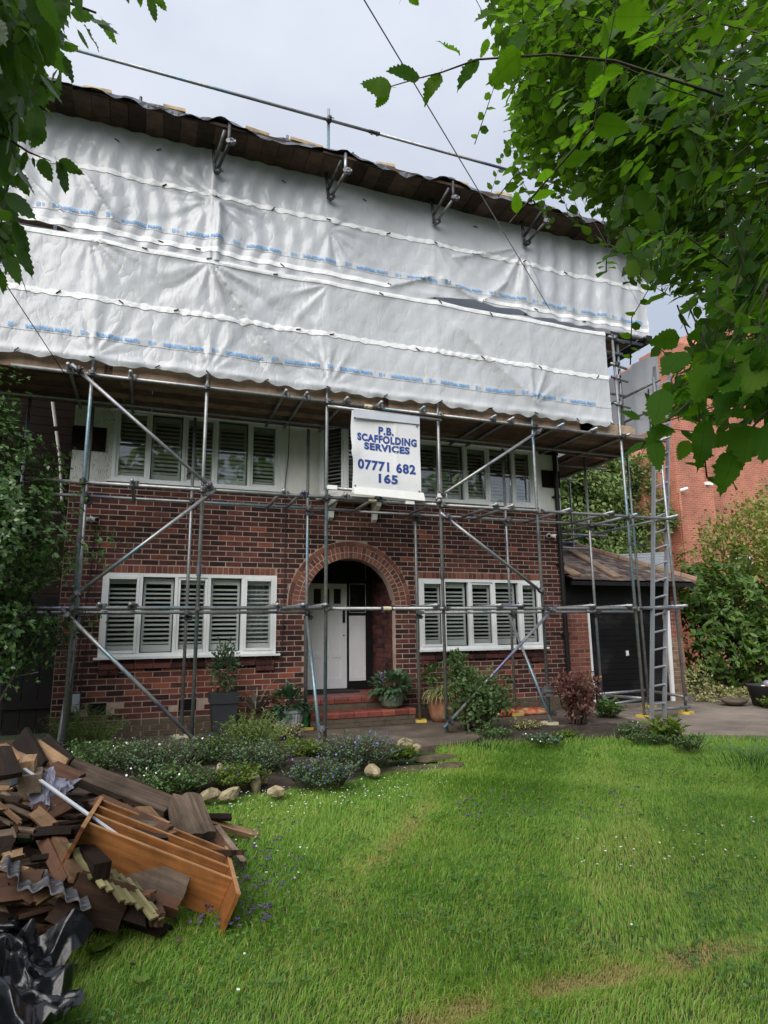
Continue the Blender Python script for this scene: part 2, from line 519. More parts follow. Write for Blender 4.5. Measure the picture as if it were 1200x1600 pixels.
M['tile_ridge'] = simple('ridge_tile', [(0.23, 0.14, 0.1), (0.33, 0.21, 0.15), (0.2, 0.17, 0.09)], 5, 0.85, 0.4, 40, island=0.5)
M['slate'] = simple('grey_slate', [(0.17, 0.19, 0.21), (0.27, 0.29, 0.31)], 3, 0.6, 0.3, 30, island=0.5)
M['nb_brick'] = brick_tex('neighbour_orange_brick', (0.34, 0.12, 0.075), (0.43, 0.155, 0.095), (0.52, 0.31, 0.24))
M['pink_brick'] = brick_tex('pale_pink_brick', (0.36, 0.24, 0.19), (0.52, 0.37, 0.3), (0.5, 0.42, 0.36))
M['side_brick'] = brick_tex('side_wall_brick', (0.09, 0.032, 0.026), (0.15, 0.05, 0.038), (0.3, 0.22, 0.18))
M['terracotta'] = simple('terracotta', [(0.19, 0.08, 0.045), (0.28, 0.125, 0.07), (0.33, 0.17, 0.1)], 6, 0.85, 0.3, 40, stain=0.6, stain_scale=5)
M['green_glaze'] = simple('green_glaze', [(0.045, 0.06, 0.042), (0.09, 0.115, 0.08), (0.16, 0.18, 0.13)], 7, 0.3, mapscale=(1, 1, 0.3))
M['grey_glaze'] = simple('grey_ribbed_pot', [(0.22, 0.235, 0.24), (0.36, 0.375, 0.38)], 6, 0.6)
M['planter'] = simple('charcoal_planter', [(0.016, 0.018, 0.021), (0.03, 0.033, 0.038)], 4, 0.6)
M['green_plastic'] = simple('green_plastic', [(0.02, 0.14, 0.03), (0.035, 0.2, 0.05)], 5, 0.4)
M['rubber'] = simple('rubber_trug', [(0.015, 0.015, 0.015), (0.03, 0.03, 0.03)], 6, 0.6)
M['mat'] = simple('door_mat', [(0.015, 0.015, 0.018), (0.035, 0.035, 0.04)], 30, 0.95, 0.6, 120)
M['red_bag'] = simple('red_and_yellow_sack', [(0.35, 0.03, 0.022), (0.42, 0.05, 0.03), (0.45, 0.28, 0.12), (0.5, 0.47, 0.42)], 6, 0.4, 0.2, 15, detail=1)
M['ink'] = simple('navy_print', [(0.015, 0.04, 0.2), (0.02, 0.055, 0.25)], 5, 0.5)
M['blue_ink'] = simple('sky_blue_print', [(0.07, 0.26, 0.6), (0.2, 0.42, 0.68)], 25, 0.5)
M['tarp_white'] = simple('banner_vinyl', [(0.7, 0.71, 0.74), (0.78, 0.79, 0.81)], 2.2, 0.45, 0.25, 6, trans=0.15, bdist=0.02)
M['cable'] = simple('black_cable', [(0.012, 0.011, 0.011), (0.02, 0.02, 0.02)], 5, 0.5)
M['wire_grey'] = simple('grey_overhead_wire', [(0.16, 0.16, 0.18), (0.22, 0.22, 0.24)], 5, 0.5)
M['flower_blue'] = simple('blue_petals', [(0.1, 0.14, 0.5), (0.22, 0.2, 0.6)], 12, 0.7)
M['flower_purple'] = simple('purple_petals', [(0.2, 0.12, 0.42), (0.3, 0.2, 0.55)], 12, 0.7)
M['flower_white'] = simple('white_petals', [(0.75, 0.75, 0.72), (0.82, 0.82, 0.8)], 12, 0.7)

# galvanised scaffold tube with old paint patches
def tube_mat():
    m, nt, b = new_mat('scaffold_tube')
    tc = nt.nodes.new('ShaderNodeTexCoord')
    geo = nt.nodes.new('ShaderNodeNewGeometry')
    oi = nt.nodes.new('ShaderNodeObjectInfo')
    add = nt.nodes.new('ShaderNodeVectorMath')
    sc = nt.nodes.new('ShaderNodeVectorMath')
    sc.operation = 'SCALE'
    sc.inputs[0].default_value = (31, 17, 23)
    nt.links.new(oi.outputs['Random'], sc.inputs['Scale'])
    nt.links.new(geo.outputs['Position'], add.inputs[0])
    nt.links.new(sc.outputs['Vector'], add.inputs[1])
    f = noise_node(nt, add.outputs['Vector'], 0.75, 3, 0.6)
    c = ramp(nt, f, [(0.0, (0.09, 0.08, 0.15)), (0.33, (0.15, 0.14, 0.23)), (0.41, (0.3, 0.31, 0.32)), (0.5, (0.33, 0.34, 0.35)), (0.58, (0.27, 0.29, 0.3)), (0.63, (0.2, 0.3, 0.36)), (1.0, (0.22, 0.33, 0.4))])
    fine = noise_node(nt, geo.outputs['Position'], 22, 4)
    mx = nt.nodes.new('ShaderNodeMix')
    mx.data_type = 'RGBA'
    mx.blend_type = 'MULTIPLY'
    mx.inputs['Factor'].default_value = 0.6
    nt.links.new(c, mx.inputs['A'])
    nt.links.new(ramp(nt, fine, [(0.3, (0.5, 0.45, 0.42)), (0.6, (1.05, 1.05, 1.05))]), mx.inputs['B'])
    nt.links.new(mx.outputs['Result'], b.inputs['Base Color'])
    b.inputs['Metallic'].default_value = 0.55
    b.inputs['Roughness'].default_value = 0.42
    return m
M['tube'] = tube_mat()

# rough-cast render with dark trowel strokes
def stroke_render():
    m, nt, b = new_mat('rough_render')
    geo = nt.nodes.new('ShaderNodeNewGeometry')
    mp = nt.nodes.new('ShaderNodeMapping')
    mp.inputs['Rotation'].default_value = (0, math.radians(50), 0)
    mp.inputs['Scale'].default_value = (95, 25, 20)
    nt.links.new(geo.outputs['Position'], mp.inputs['Vector'])
    n = noise_node(nt, mp.outputs['Vector'], 1.0, 3, 0.5)
    c = ramp(nt, n, [(0.0, (0.1, 0.1, 0.095)), (0.34, (0.2, 0.2, 0.19)), (0.39, (0.62, 0.64, 0.62)), (1.0, (0.72, 0.73, 0.71))])
    nt.links.new(c, b.inputs['Base Color'])
    b.inputs['Roughness'].default_value = 0.85
    bn = nt.nodes.new('ShaderNodeBump')
    bn.inputs['Strength'].default_value = 0.8
    bn.inputs['Distance'].default_value = 0.01
    nt.links.new(n, bn.inputs['Height'])
    nt.links.new(bn.outputs['Normal'], b.inputs['Normal'])
    return m
M['render_rough'] = stroke_render()

# white scaffold sheeting
def sheet_mat(name, trans=0.3):
    m, nt, b = new_mat(name)
    geo = nt.nodes.new('ShaderNodeNewGeometry')
    p = geo.outputs['Position']
    dirt = noise_node(nt, p, 1.1, 5)
    c = ramp(nt, dirt, [(0.25, (0.46, 0.48, 0.51)), (0.5, (0.59, 0.61, 0.645)), (0.75, (0.68, 0.7, 0.73))])
    nt.links.new(c, b.inputs['Base Color'])
    b.inputs['Roughness'].default_value = 0.27
    b.inputs['Specular IOR Level'].default_value = 0.6
    def ridge(sc, det):
        n = noise_node(nt, p, 1.0, det, 0.5, sc)
        a = math_node(nt, 'ABSOLUTE', math_node(nt, 'SUBTRACT', n, 0.5))
        return math_node(nt, 'POWER', math_node(nt, 'MULTIPLY', a, 3.0), 0.6)
    h = math_node(nt, 'ADD', math_node(nt, 'MULTIPLY', ridge((17, 17, 6), 2), 0.2), math_node(nt, 'MULTIPLY', ridge((4.2, 4.2, 2.4), 2), 1.0))
    bn = nt.nodes.new('ShaderNodeBump')
    bn.inputs['Strength'].default_value = 0.4
    bn.inputs['Distance'].default_value = 0.02
    nt.links.new(h, bn.inputs['Height'])
    nt.links.new(bn.outputs['Normal'], b.inputs['Normal'])
    tr = nt.nodes.new('ShaderNodeBsdfTranslucent')
    tr.inputs['Color'].default_value = (0.72, 0.75, 0.78, 1)
    mx = nt.nodes.new('ShaderNodeMixShader')
    mx.inputs[0].default_value = trans
    nt.links.new(b.outputs[0], mx.inputs[1])
    nt.links.new(tr.outputs[0], mx.inputs[2])
    nt.links.new(mx.outputs[0], nt.nodes['Material Output'].inputs['Surface'])
    return m
M['sheet'] = sheet_mat('white_sheeting', 0.25)
M['sheet_band'] = simple('white_reinforced_band', [(0.74, 0.75, 0.77), (0.84, 0.85, 0.86)], 14, 0.4, 0.5, 22, bdist=0.02, trans=0.1)
M['sheet_side'] = sheet_mat('grey_sheeting', 0.68)

# leaves
M['leaf_tree'] = leaf_mat('hornbeam_leaf', [(0.009, 0.034, 0.003), (0.018, 0.06, 0.004), (0.03, 0.085, 0.006), (0.05, 0.115, 0.008), (0.09, 0.15, 0.012)], (0.2, 0.46, 0.012), 0.5, 0.6, veins=True, spec=0.08)
M['leaf_mass'] = leaf_mat('hornbeam_foliage', [(0.009, 0.035, 0.004), (0.02, 0.065, 0.007), (0.036, 0.095, 0.01), (0.065, 0.135, 0.014), (0.11, 0.17, 0.018)], (0.18, 0.4, 0.014), 0.46, 0.5, spec=0.2)
M['leaf_left'] = leaf_mat('plum_leaf', [(0.02, 0.055, 0.01), (0.035, 0.085, 0.015), (0.06, 0.125, 0.022)], (0.18, 0.4, 0.03), 0.45, veins=True)
M['leaf_bush'] = leaf_mat('evergreen_leaf', [(0.02, 0.05, 0.014), (0.045, 0.1, 0.026), (0.085, 0.16, 0.042), (0.14, 0.2, 0.07)], (0.14, 0.3, 0.04), 0.2, 0.3, spec=0.6)
M['leaf_hedge'] = leaf_mat('rhododendron_leaf', [(0.015, 0.04, 0.008), (0.04, 0.09, 0.014), (0.09, 0.17, 0.026), (0.18, 0.25, 0.045)], (0.16, 0.28, 0.02), 0.2, 0.4, spec=0.3)
M['leaf_yellow'] = leaf_mat('privet_leaf', [(0.05, 0.09, 0.015), (0.12, 0.17, 0.028), (0.22, 0.26, 0.045), (0.3, 0.28, 0.07)], (0.3, 0.35, 0.04), 0.25, 0.4)
M['leaf_far'] = leaf_mat('feathery_leaf', [(0.08, 0.14, 0.035), (0.15, 0.22, 0.065), (0.24, 0.3, 0.12)], (0.2, 0.32, 0.06), 0.3, 0.55)
M['leaf_bed'] = leaf_mat('bed_leaf', [(0.045, 0.1, 0.028), (0.08, 0.165, 0.045), (0.14, 0.23, 0.075)], (0.12, 0.25, 0.04), 0.25, 0.5)
M['leaf_catmint'] = leaf_mat('catmint_leaf', [(0.06, 0.12, 0.06), (0.1, 0.18, 0.085), (0.15, 0.24, 0.12)], (0.12, 0.24, 0.08), 0.25, 0.6)
M['leaf_lime'] = leaf_mat('lime_leaf', [(0.05, 0.1, 0.012), (0.1, 0.17, 0.02), (0.18, 0.25, 0.03)], (0.3, 0.45, 0.04), 0.3, 0.5)
M['leaf_rosemary'] = leaf_mat('rosemary_leaf', [(0.08, 0.13, 0.035), (0.14, 0.2, 0.055), (0.2, 0.27, 0.085)], (0.2, 0.3, 0.06), 0.2, 0.55)
M['leaf_shrub'] = leaf_mat('pale_shrub_leaf', [(0.035, 0.08, 0.022), (0.07, 0.13, 0.04), (0.13, 0.19, 0.07)], (0.2, 0.36, 0.06), 0.3, 0.5)
M['leaf_clover'] = leaf_mat('clover_leaf', [(0.04, 0.11, 0.025), (0.08, 0.18, 0.035), (0.13, 0.25, 0.05)], (0.2, 0.42, 0.06), 0.25, 0.6)
M['leaf_red'] = leaf_mat('copper_leaf', [(0.05, 0.02, 0.018), (0.11, 0.035, 0.034), (0.2, 0.1, 0.08), (0.17, 0.16, 0.085)], (0.3, 0.08, 0.05), 0.25, 0.45)
M['leaf_pot'] = leaf_mat('bergenia_leaf', [(0.02, 0.055, 0.022), (0.045, 0.1, 0.045), (0.09, 0.16, 0.085)], (0.1, 0.22, 0.06), 0.15, 0.4)
M['leaf_straw'] = leaf_mat('variegated_blade', [(0.16, 0.18, 0.05), (0.34, 0.34, 0.14), (0.55, 0.52, 0.3)], (0.3, 0.32, 0.1), 0.25, 0.5)
M['leaf_phormium'] = leaf_mat('bronze_blade', [(0.05, 0.038, 0.03), (0.14, 0.11, 0.09), (0.45, 0.42, 0.36)], (0.15, 0.12, 0.09), 0.15, 0.45)
M['grass'] = leaf_mat('grass_blade', [(0.06, 0.16, 0.02), (0.13, 0.3, 0.035), (0.24, 0.43, 0.065), (0.37, 0.5, 0.11), (0.42, 0.34, 0.13), (0.5, 0.36, 0.18)], (0.35, 0.6, 0.04), 0.42, 0.5, attr=True)
# ------------------------------------------------------------------ foliage helpers
def unit(a):
    return a / np.maximum(np.linalg.norm(a, axis=-1, keepdims=True), 1e-9)

LEAF_SIMPLE = (np.array([(0, 0, 0), (.42, .29, .05), (.42, -.29, .05), (.45, 0, 0), (1, 0, -.08)]),
               np.array([(0, 3, 1), (0, 2, 3), (1, 3, 4), (2, 4, 3)]))
LEAF_ROUND = (np.array([(0, 0, 0), (.2, .27, .04), (.2, -.27, .04), (.6, .3, .05), (.6, -.3, .05), (.5, 0, 0), (1, 0, -.1)]),
              np.array([(0, 5, 1), (1, 5, 3), (3, 5, 6), (0, 2, 5), (2, 4, 5), (4, 6, 5)]))
LEAF_LANCE = (np.array([(0, 0, 0), (.45, .11, .02), (.45, -.11, .02), (1, 0, -.12)]), np.array([(0, 2, 3), (0, 3, 1)]))
LEAF_HEDGE = (np.array([(0, 0, 0), (.35, .17, .03), (.35, -.17, .03), (.75, .15, .02), (.75, -.15, .02), (.5, 0, -.02), (1, 0, -.1)]),
              np.array([(0, 5, 1), (1, 5, 3), (3, 5, 6), (0, 2, 5), (2, 4, 5), (4, 6, 5)]))

def leaf_mesh(name, P, U, N, S, mat, template=LEAF_SIMPLE, width=1.0):
    T, Fc = template
    U = unit(U)
    N = unit(N - U * (N * U).sum(-1, keepdims=True) + 1e-6)
    W = np.cross(N, U)
    S = np.asarray(S).reshape(-1, 1, 1)
    V = P[:, None, :] + S * (T[None, :, 0:1] * U[:, None, :] + width * T[None, :, 1:2] * W[:, None, :] + T[None, :, 2:3] * N[:, None, :])
    n, k = len(P), len(T)
    faces = (Fc[None] + (np.arange(n) * k)[:, None, None]).reshape(-1, Fc.shape[1])
    return np_mesh(name, V.reshape(-1, 3), faces, mat)

def rand_dirs(n, rng=RNG):
    return unit(rng.normal(size=(n, 3)))

def ellipsoid_cloud(n, c, r, rng=RNG, shell=0.55, lump=0.35, seed=0):
    """points in a lumpy ellipsoid, denser toward the surface"""
    d = rand_dirs(n, rng)
    rad = shell + (1 - shell) * rng.random(n) ** 0.6
    ph = seed * 1.7
    lf = 1 + lump * (np.sin(d[:, 0] * 5.1 + ph) * np.sin(d[:, 1] * 4.3 + 2 * ph) + np.sin(d[:, 2] * 6.7 + ph) * 0.6 * np.cos(d[:, 0] * 3.1))
    return np.array(c) + d * np.array(r) * (rad * lf)[:, None], d

# ------------------------------------------------------------------ ground
def poly_slab(name, pts, z0, z1, mat, kind='structure', parent=None):
    mb = MB()
    n = len(pts)
    mb.add([(p[0], p[1], z1) for p in pts] + [(p[0], p[1], z0) for p in pts],
           [tuple(range(n)), tuple(range(2 * n - 1, n - 1, -1))] + [(k, n + k, n + (k + 1) % n, (k + 1) % n) for k in range(n)])
    o = mb.build(name, mat, parent)
    if kind:
        o['kind'] = kind
    return o

LAWN_Z = -0.085
def lawn_h(x, y):
    return LAWN_Z + 0.012 * np.sin(x * 1.7 + 0.4) * np.cos(y * 1.3) + 0.008 * np.sin(x * 4.1 + y * 3.3) + 0.05 * np.clip((3.0 - y) / 4, 0, 1) * 0

gx = np.concatenate([np.linspace(-120, -14, 12), np.linspace(-12, 14, 105), np.linspace(16, 120, 12)])
gy = np.concatenate([np.linspace(-60, -6, 8), np.linspace(-4, 16, 81), np.linspace(18, 160, 16)])
GX, GY = np.meshgrid(gx, gy)
GZ = lawn_h(GX, GY)
GZ = np.where(GY > 10.2, np.minimum(GZ, -0.1), GZ)
gv = np.stack([GX, GY, GZ], -1).reshape(-1, 3)
ii = np.arange(len(gy) - 1)[:, None] * len(gx) + np.arange(len(gx) - 1)[None]
gq = np.stack([ii, ii + 1, ii + len(gx) + 1, ii + len(gx)], -1).reshape(-1, 4)
structure(link('ground', np_mesh('ground', gv, gq, M['turf'], smooth=True)))

# beds, path and drive
structure(poly_slab('path', [(-3.2, 8.95), (0.4, 8.75), (2.35, 8.35), (2.75, 7.72), (3.4, 7.62), (4.15, 7.75), (4.55, 8.2), (7.3, 8.25), (7.3, 10.02), (-3.2, 10.6)], -0.14, 0.0, M['concrete']))
structure(poly_slab('drive', [(6.9, 7.02), (8.1, 6.32), (22, 3.0), (22, 12.5), (7.32, 10.6), (7.32, 8.24)], -0.14, 0.004, M['drive']))
structure(poly_slab('drive_edge_slab', [(6.75, 6.98), (8.05, 6.22), (9.6, 5.75), (9.75, 6.0), (8.12, 6.55), (6.98, 7.28)], -0.12, 0.012, M['drive']))
# soil beds with an uneven surface
def soil_bed(name, outline, z, amp):
    xs = [p[0] for p in outline]
    ys = [p[1] for p in outline]
    bm = bmesh.new()
    vs = [bm.verts.new((p[0], p[1], -0.1)) for p in outline]
    c = (sum(xs) / len(xs), sum(ys) / len(ys))
    rings = 9
    prev = vs
    for k in range(1, rings):
        t = k / rings
        cur = []
        for p in outline:
            x, y = p[0] + (c[0] - p[0]) * t, p[1] + (c[1] - p[1]) * t
            zz = -0.1 + (z + 0.1) * min(1, t * 3.2) + amp * (random.random() - 0.5)
            cur.append(bm.verts.new((x, y, zz)))
        n = len(cur)
        for i in range(n):
            bm.faces.new((prev[i], prev[(i + 1) % n], cur[(i + 1) % n], cur[i]))
        prev = cur
    bm.faces.new(prev)
    me = bpy.data.meshes.new(name)
    bm.to_mesh(me)
    bm.free()
    me.materials.append(M['soil'])
    me.polygons.foreach_set('use_smooth', [True] * len(me.polygons))
    return structure(link(name, me))

def dense(pts, step=0.18, jit=0.04):
    out = []
    for i in range(len(pts)):
        a, b = Vector((*pts[i], 0)), Vector((*pts[(i + 1) % len(pts)], 0))
        k = max(1, int((b - a).length / step))
        for j in range(k):
            p = a.lerp(b, j / k)
            out.append((p.x + random.uniform(-jit, jit), p.y + random.uniform(-jit, jit)))
    return out
soil_bed('rockery_soil', dense([(-2.2, 6.7), (-0.6, 6.3), (0.7, 6.28), (1.6, 6.32), (2.45, 6.75), (2.6, 7.3), (2.4, 8.3), (0.5, 8.8), (-1.2, 8.9), (-2.4, 8.6)]), 0.02, 0.06)
soil_bed('border_soil', dense([(4.1, 7.75), (5.2, 7.45), (6.2, 7.0), (6.85, 6.95), (7.25, 7.4), (7.28, 8.4), (5.2, 8.75), (4.5, 8.4)]), 0.01, 0.05)

# ------------------------------------------------------------------ brickwork
CH = 0.0815      # course height
BL = 0.245       # stretcher module
JT = 0.0145

def brick_bits(mb, blocks, y0, proud, depth=0.05, M_=None):
    for (x0, x1, z0, z1) in blocks:
        j = random.uniform(-0.0025, 0.0025)
        mb.box(x0, x1, y0 - proud + j, y0 + depth, z0, z1, M_)

_unit_brick = {}
def unit_brick(mat):
    if mat.name not in _unit_brick:
        _unit_brick[mat.name] = MB().box(-(BL - JT) / 2, (BL - JT) / 2, -0.004, 0.05, -(CH - JT) / 2, (CH - JT) / 2).mesh('brick', mat)
    return _unit_brick[mat.name]

def stretcher_wall(x0, x1, z0, z1, blocked, skip=lambda x, z: False, off=0.0):
    """yield (xa, xb, za, zb, full)"""
    out = []
    nc = int(round((z1 - z0) / CH))
    for c in range(nc):
        za, zb = z0 + c * CH + JT / 2, z0 + (c + 1) * CH - JT / 2
        ivs = [(x0, x1)]
        for (a, b) in blocked(za, zb):
            nx = []
            for (s, e) in ivs:
                if b <= s or a >= e:
                    nx.append((s, e))
                else:
                    if a > s:
                        nx.append((s, a))
                    if b < e:
                        nx.append((b, e))
            ivs = nx
        shift = off + (BL / 2 if c % 2 else 0)
        for (s, e) in ivs:
            k = math.floor((s - shift) / BL)
            x = shift + k * BL
            while x < e:
                a, b = max(x, s) + JT / 2, min(x + BL, e) - JT / 2
                if b - a > 0.025 and not skip((a + b) / 2, (za + zb) / 2):
                    out.append((a, b, za, zb, abs((b - a) - (BL - JT)) < 1e-4))
                x += BL
    return out

# ------------------------------------------------------------------ the house
FY = 10.0
HX0, HX1, HZB = -1.17, 7.39, 3.67
house = thing('brick_house', 'large dark red brick house with an arched porch behind the scaffold', 'house', (3.1, 10, 0))
house.location = (0, 0, 0)
AX, AZ, AR = 3.14, 1.86, 0.775       # arch centre and inner radius
RO = 1.065                            # outer radius of arch rings
WINS = {'low_l': (-0.63, 1.905, 1.115, 2.32), 'low_r': (4.365, 6.83, 1.115, 2.32)}
POR0, POR1 = 2.365, 3.915

def wall_blocked(za, zb):
    b = []
    for (a, c, z0, z1) in WINS.values():
        if zb > z0 - 0.03 and za < z1 + 0.118:
            b.append((a - 0.0, c + 0.0))
    zm = (za + zb) / 2
    if zm < AZ:
        if zm > 0.0:
            b.append((POR0, POR1))
        if zm > AZ - 0.085:
            r = RO
            b.append((AX - r, AX + r))
    elif zm < AZ + RO:
        h = math.sqrt(max(0, RO * RO - (zm - AZ) ** 2))
        b.append((AX - h, AX + h))
    return b

# backing wall (mortar) with openings
wb = MB()
def wall_rect(mb, x0, x1, z0, z1, y0=FY, y1=FY + 0.12):
    if x1 - x0 > 1e-4 and z1 - z0 > 1e-4:
        mb.box(x0, x1, y0, y1, z0, z1)
wl_, wr_ = WINS['low_l'], WINS['low_r']
wall_rect(wb, HX0, wl_[0], 0, HZB)
wall_rect(wb, wl_[0], wl_[1], 0, wl_[2])
wall_rect(wb, wl_[0], wl_[1], wl_[3], HZB)
wall_rect(wb, wl_[1], POR0, 0, HZB)
wall_rect(wb, POR1, wr_[0], 0, HZB)
wall_rect(wb, wr_[0], wr_[1], 0, wr_[2])
wall_rect(wb, wr_[0], wr_[1], wr_[3], HZB)
wall_rect(wb, wr_[1], HX1, 0, HZB)
wall_rect(wb, POR0, POR1, AZ + RO + 0.05, HZB)
# spandrels round the arch
na = 24
pts_in = [(AX - AR * math.cos(math.pi * k / na), AZ + AR * math.sin(math.pi * k / na)) for k in range(na + 1)]
vs, fs = [], []
for (x, z) in pts_in:
    vs += [(x, FY, z), (x, FY, AZ + RO + 0.05), (x, FY + 0.12, z), (x, FY + 0.12, AZ + RO + 0.05)]
for k in range(na):
    o = 4 * k
    fs += [(o, o + 4, o + 5, o + 1), (o + 2, o + 3, o + 7, o + 6), (o, o + 2, o + 6, o + 4)]
wb.add(vs, fs)
wall = wb.build('wall', M['mortar'], house)

# bricks: the ~300 that show largest are single objects, the rest is one mesh
def red_patch(x, z):
    if -0.35 < x < 1.25 and 0.5 < z < 1.02:
        return random.random() < 0.72
    if 4.6 < x < 7.0 and 0.4 < z < 0.95:
        return random.random() < 0.2
    if 1.3 < x < 2.3 and z < 0.9:
        return random.random() < 0.5
    return random.random() < 0.04
bl = stretcher_wall(HX0, HX1, 0.245, HZB, wall_blocked)
vents = [(-0.71, -0.47, 0.245 + CH, 0.245 + 3 * CH), (0.5, 0.75, 0.245 + CH, 0.245 + 3 * CH)]
def in_vent(b):
    return any(b[1] > v[0] and b[0] < v[1] and b[3] > v[2] and b[2] < v[3] for v in vents)
bl = [b for b in bl if not in_vent(b)]
full = [b for b in bl if b[4]]
full.sort(key=lambda b: ((b[0]) ** 2 + 100 + (b[2] - 1.42) ** 2))
full = [b for b in full if not (1.0 < b[0] < 1.9 and b[2] < 1)]
single = set()
for b in full[:298]:
    single.add(b)
    new = red_patch((b[0] + b[1]) / 2, b[2])
    o = link('brick', unit_brick(M['brick_new'] if new else M['brick']), wall)
    o.location = ((b[0] + b[1]) / 2, FY + random.uniform(-0.0015, 0.0015), (b[2] + b[3]) / 2)
mb_a, mb_b = MB(), MB()
for b in bl:
    if b in single:
        continue
    (mb_b if red_patch((b[0] + b[1]) / 2, b[2]) else mb_a).box(b[0], b[1], FY - 0.004 + random.uniform(-0.0015, 0.0015), FY + 0.05, b[2], b[3])
mb_a.build('brickwork', M['brick'], house, kind='stuff')
mb_b.build('red_brickwork', M['brick_new'], house, kind='stuff', label='brighter red bricks scattered through the dark wall')
# plinth courses, damp and mossy
pb = MB()
for b in stretcher_wall(HX0 - 0.01, HX1, 0.0, 0.245, lambda a, c: [(2.3, 3.98)]):
    pb.box(b[0], b[1], FY - 0.014, FY + 0.05, b[2], b[3])
pb.build('plinth_brickwork', M['plinth'], house, kind='stuff')
# rowlock courses above the ground-floor windows, sill courses beneath
rk = MB()
for (a, c, z0, z1) in WINS.values():
    x = a + 0.002
    while x < c - 0.03:
        rk.box(x, min(x + 0.07, c), FY - 0.008 + random.uniform(-.002, .002), FY + 0.05, z1 + 0.012, z1 + 0.113)
        x += 0.081
rk.build('lintel_brickwork', M['brick_arch'], house, kind='stuff')
sc_ = MB()
for (a, c, z0, z1) in WINS.values():
    for x0, x1 in ((a + 0.02, a + 0.15), (a + 0.16, a + 0.29)):
        sc_.box(x0, x1, FY - 0.05, FY, z0 - 0.25, z0 - 0.18)
    for x0, x1 in ((c - 0.3, c - 0.17), (c - 0.16, c - 0.03)):
        sc_.box(x0, x1, FY - 0.05, FY, z0 - 0.25, z0 - 0.18)
    x = a + 0.02
    while x < c - 0.05:
        sc_.box(x, min(x + 0.234, c - 0.02), FY - 0.05 + random.uniform(-.002, .002), FY, z0 - 0.168, z0 - 0.098)
        sc_.box(x + 0.02, min(x + 0.225, c - 0.02), FY - 0.03 + random.uniform(-.002, .002), FY, z0 - 0.088, z0 - 0.034)
        x += 0.245
sc_.build('sill_brickwork', M['brick'], house, kind='stuff')

# arch rings: two half-brick rings and one outer ring of stretchers on edge; the voussoirs are parts
arch_m = MB()
vs, fs = [], []
nn = 40
a0 = -0.36
for k in range(nn + 1):
    t = a0 + (math.pi - 2 * a0) * k / nn if False else math.pi * k / nn
    c_, s_ = -math.cos(t), math.sin(t)
    vs += [(AX + c_ * AR, FY - 0.012, AZ + s_ * AR), (AX + c_ * RO, FY - 0.012, AZ + s_ * RO), (AX + c_ * AR, FY + 0.2, AZ + s_ * AR), (AX + c_ * RO, FY + 0.2, AZ + s_ * RO)]
for k in range(nn):
    o = 4 * k
    fs += [(o, o + 4, o + 5, o + 1), (o, o + 2, o + 6, o + 4), (o + 1, o + 5, o + 7, o + 3)]
arch_m.add(vs, fs)
for sgn in (-1, 1):
    xa, xb = sorted((AX + sgn * AR, AX + sgn * RO))
    arch_m.box(xa, xb, FY - 0.012, FY + 0.2, AZ - 0.085, AZ)
arch = arch_m.build('arch', M['mortar'], house)
def voussoir(r0, r1, t0, t1, proud, mat):
    vs = []
    for y in (FY - proud, FY + 0.06):
        for (r, t) in ((r0, t0), (r1, t0), (r1, t1), (r0, t1)):
            vs.append((AX - r * math.cos(t), y, AZ + r * math.sin(t)))
    return MB().add(vs, [(0, 3, 2, 1), (4, 5, 6, 7), (0, 1, 5, 4), (1, 2, 6, 5), (2, 3, 7, 6), (3, 0, 4, 7)]).build('brick', mat, arch)
for (r0, r1, n, proud) in ((AR + 0.004, AR + 0.097, 35, 0.015), (AR + 0.111, AR + 0.202, 37, 0.015), (AR + 0.218, RO - 0.008, 17, 0.026)):
    dt = (math.pi) / n
    gap = 0.014 / ((r0 + r1) / 2)
    for k in range(n):
        voussoir(r0, r1, k * dt + gap / 2, (k + 1) * dt - gap / 2, proud + random.uniform(-.002, .002), M['brick_arch'])
for sgn in (-1, 1):
    for k in range(1):
        for (r0, r1, proud) in ((AR + 0.004, AR + 0.1, 0.02), (AR + 0.11, AR + 0.205, 0.02), (AR + 0.217, RO - 0.004, 0.035)):
            xa, xb = sorted((AX + sgn * r0, AX + sgn * r1))
            MB().box(xa, xb, FY - proud, FY + 0.06, AZ - 0.08, AZ - 0.08 + CH - 0.012).build('brick', M['brick_arch'], arch)

# porch: side walls, back wall, ceiling, floor
PD = 11.15
po = MB()
po.box(POR0 - 0.1, POR0, FY + 0.12, PD, 0.0, 2.9)
po.box(POR1, POR1 + 0.1, FY + 0.12, PD, 0.0, 2.9)
po.box(POR0, POR1, FY + 0.2, PD, 2.72, 2.8)
po.build('porch_wall', M['side_brick'], house)
jb = MB()
for b in stretcher_wall(0, PD - FY - 0.12, 0.41, AZ + 0.8, lambda a, c: []):
    jb.box(POR1 - 0.008, POR1 + 0.02, FY + 0.12 + b[0], FY + 0.12 + b[1], b[2], b[3])
    jb.box(POR0 - 0.02, POR0 + 0.008, FY + 0.12 + b[0], FY + 0.12 + b[1], b[2], b[3])
jb.build('porch_brickwork', M['brick'], house, kind='stuff')
bk = MB()
bk.box(POR0, 2.68, PD - 0.02, PD + 0.1, 0.42, 2.75)
bk.box(3.425, 3.455, PD - 0.03, PD + 0.1, 0.42, 2.75)
bk.box(3.78, POR1, PD - 0.03, PD + 0.1, 0.42, 2.75)
bk.box(3.455, 3.78, PD - 0.025, PD + 0.1, 0.42, 0.56)
bk.box(3.455, 3.78, PD - 0.025, PD + 0.1, 1.725, 1.775)
bk.box(2.68, 3.78, PD - 0.03, PD + 0.1, 2.305, 2.36)
bk.build('door_frame', M['black'], house)
fl = MB()
fl.box(3.47, 3.77, PD - 0.005, PD + 0.02, 1.775, 2.3)
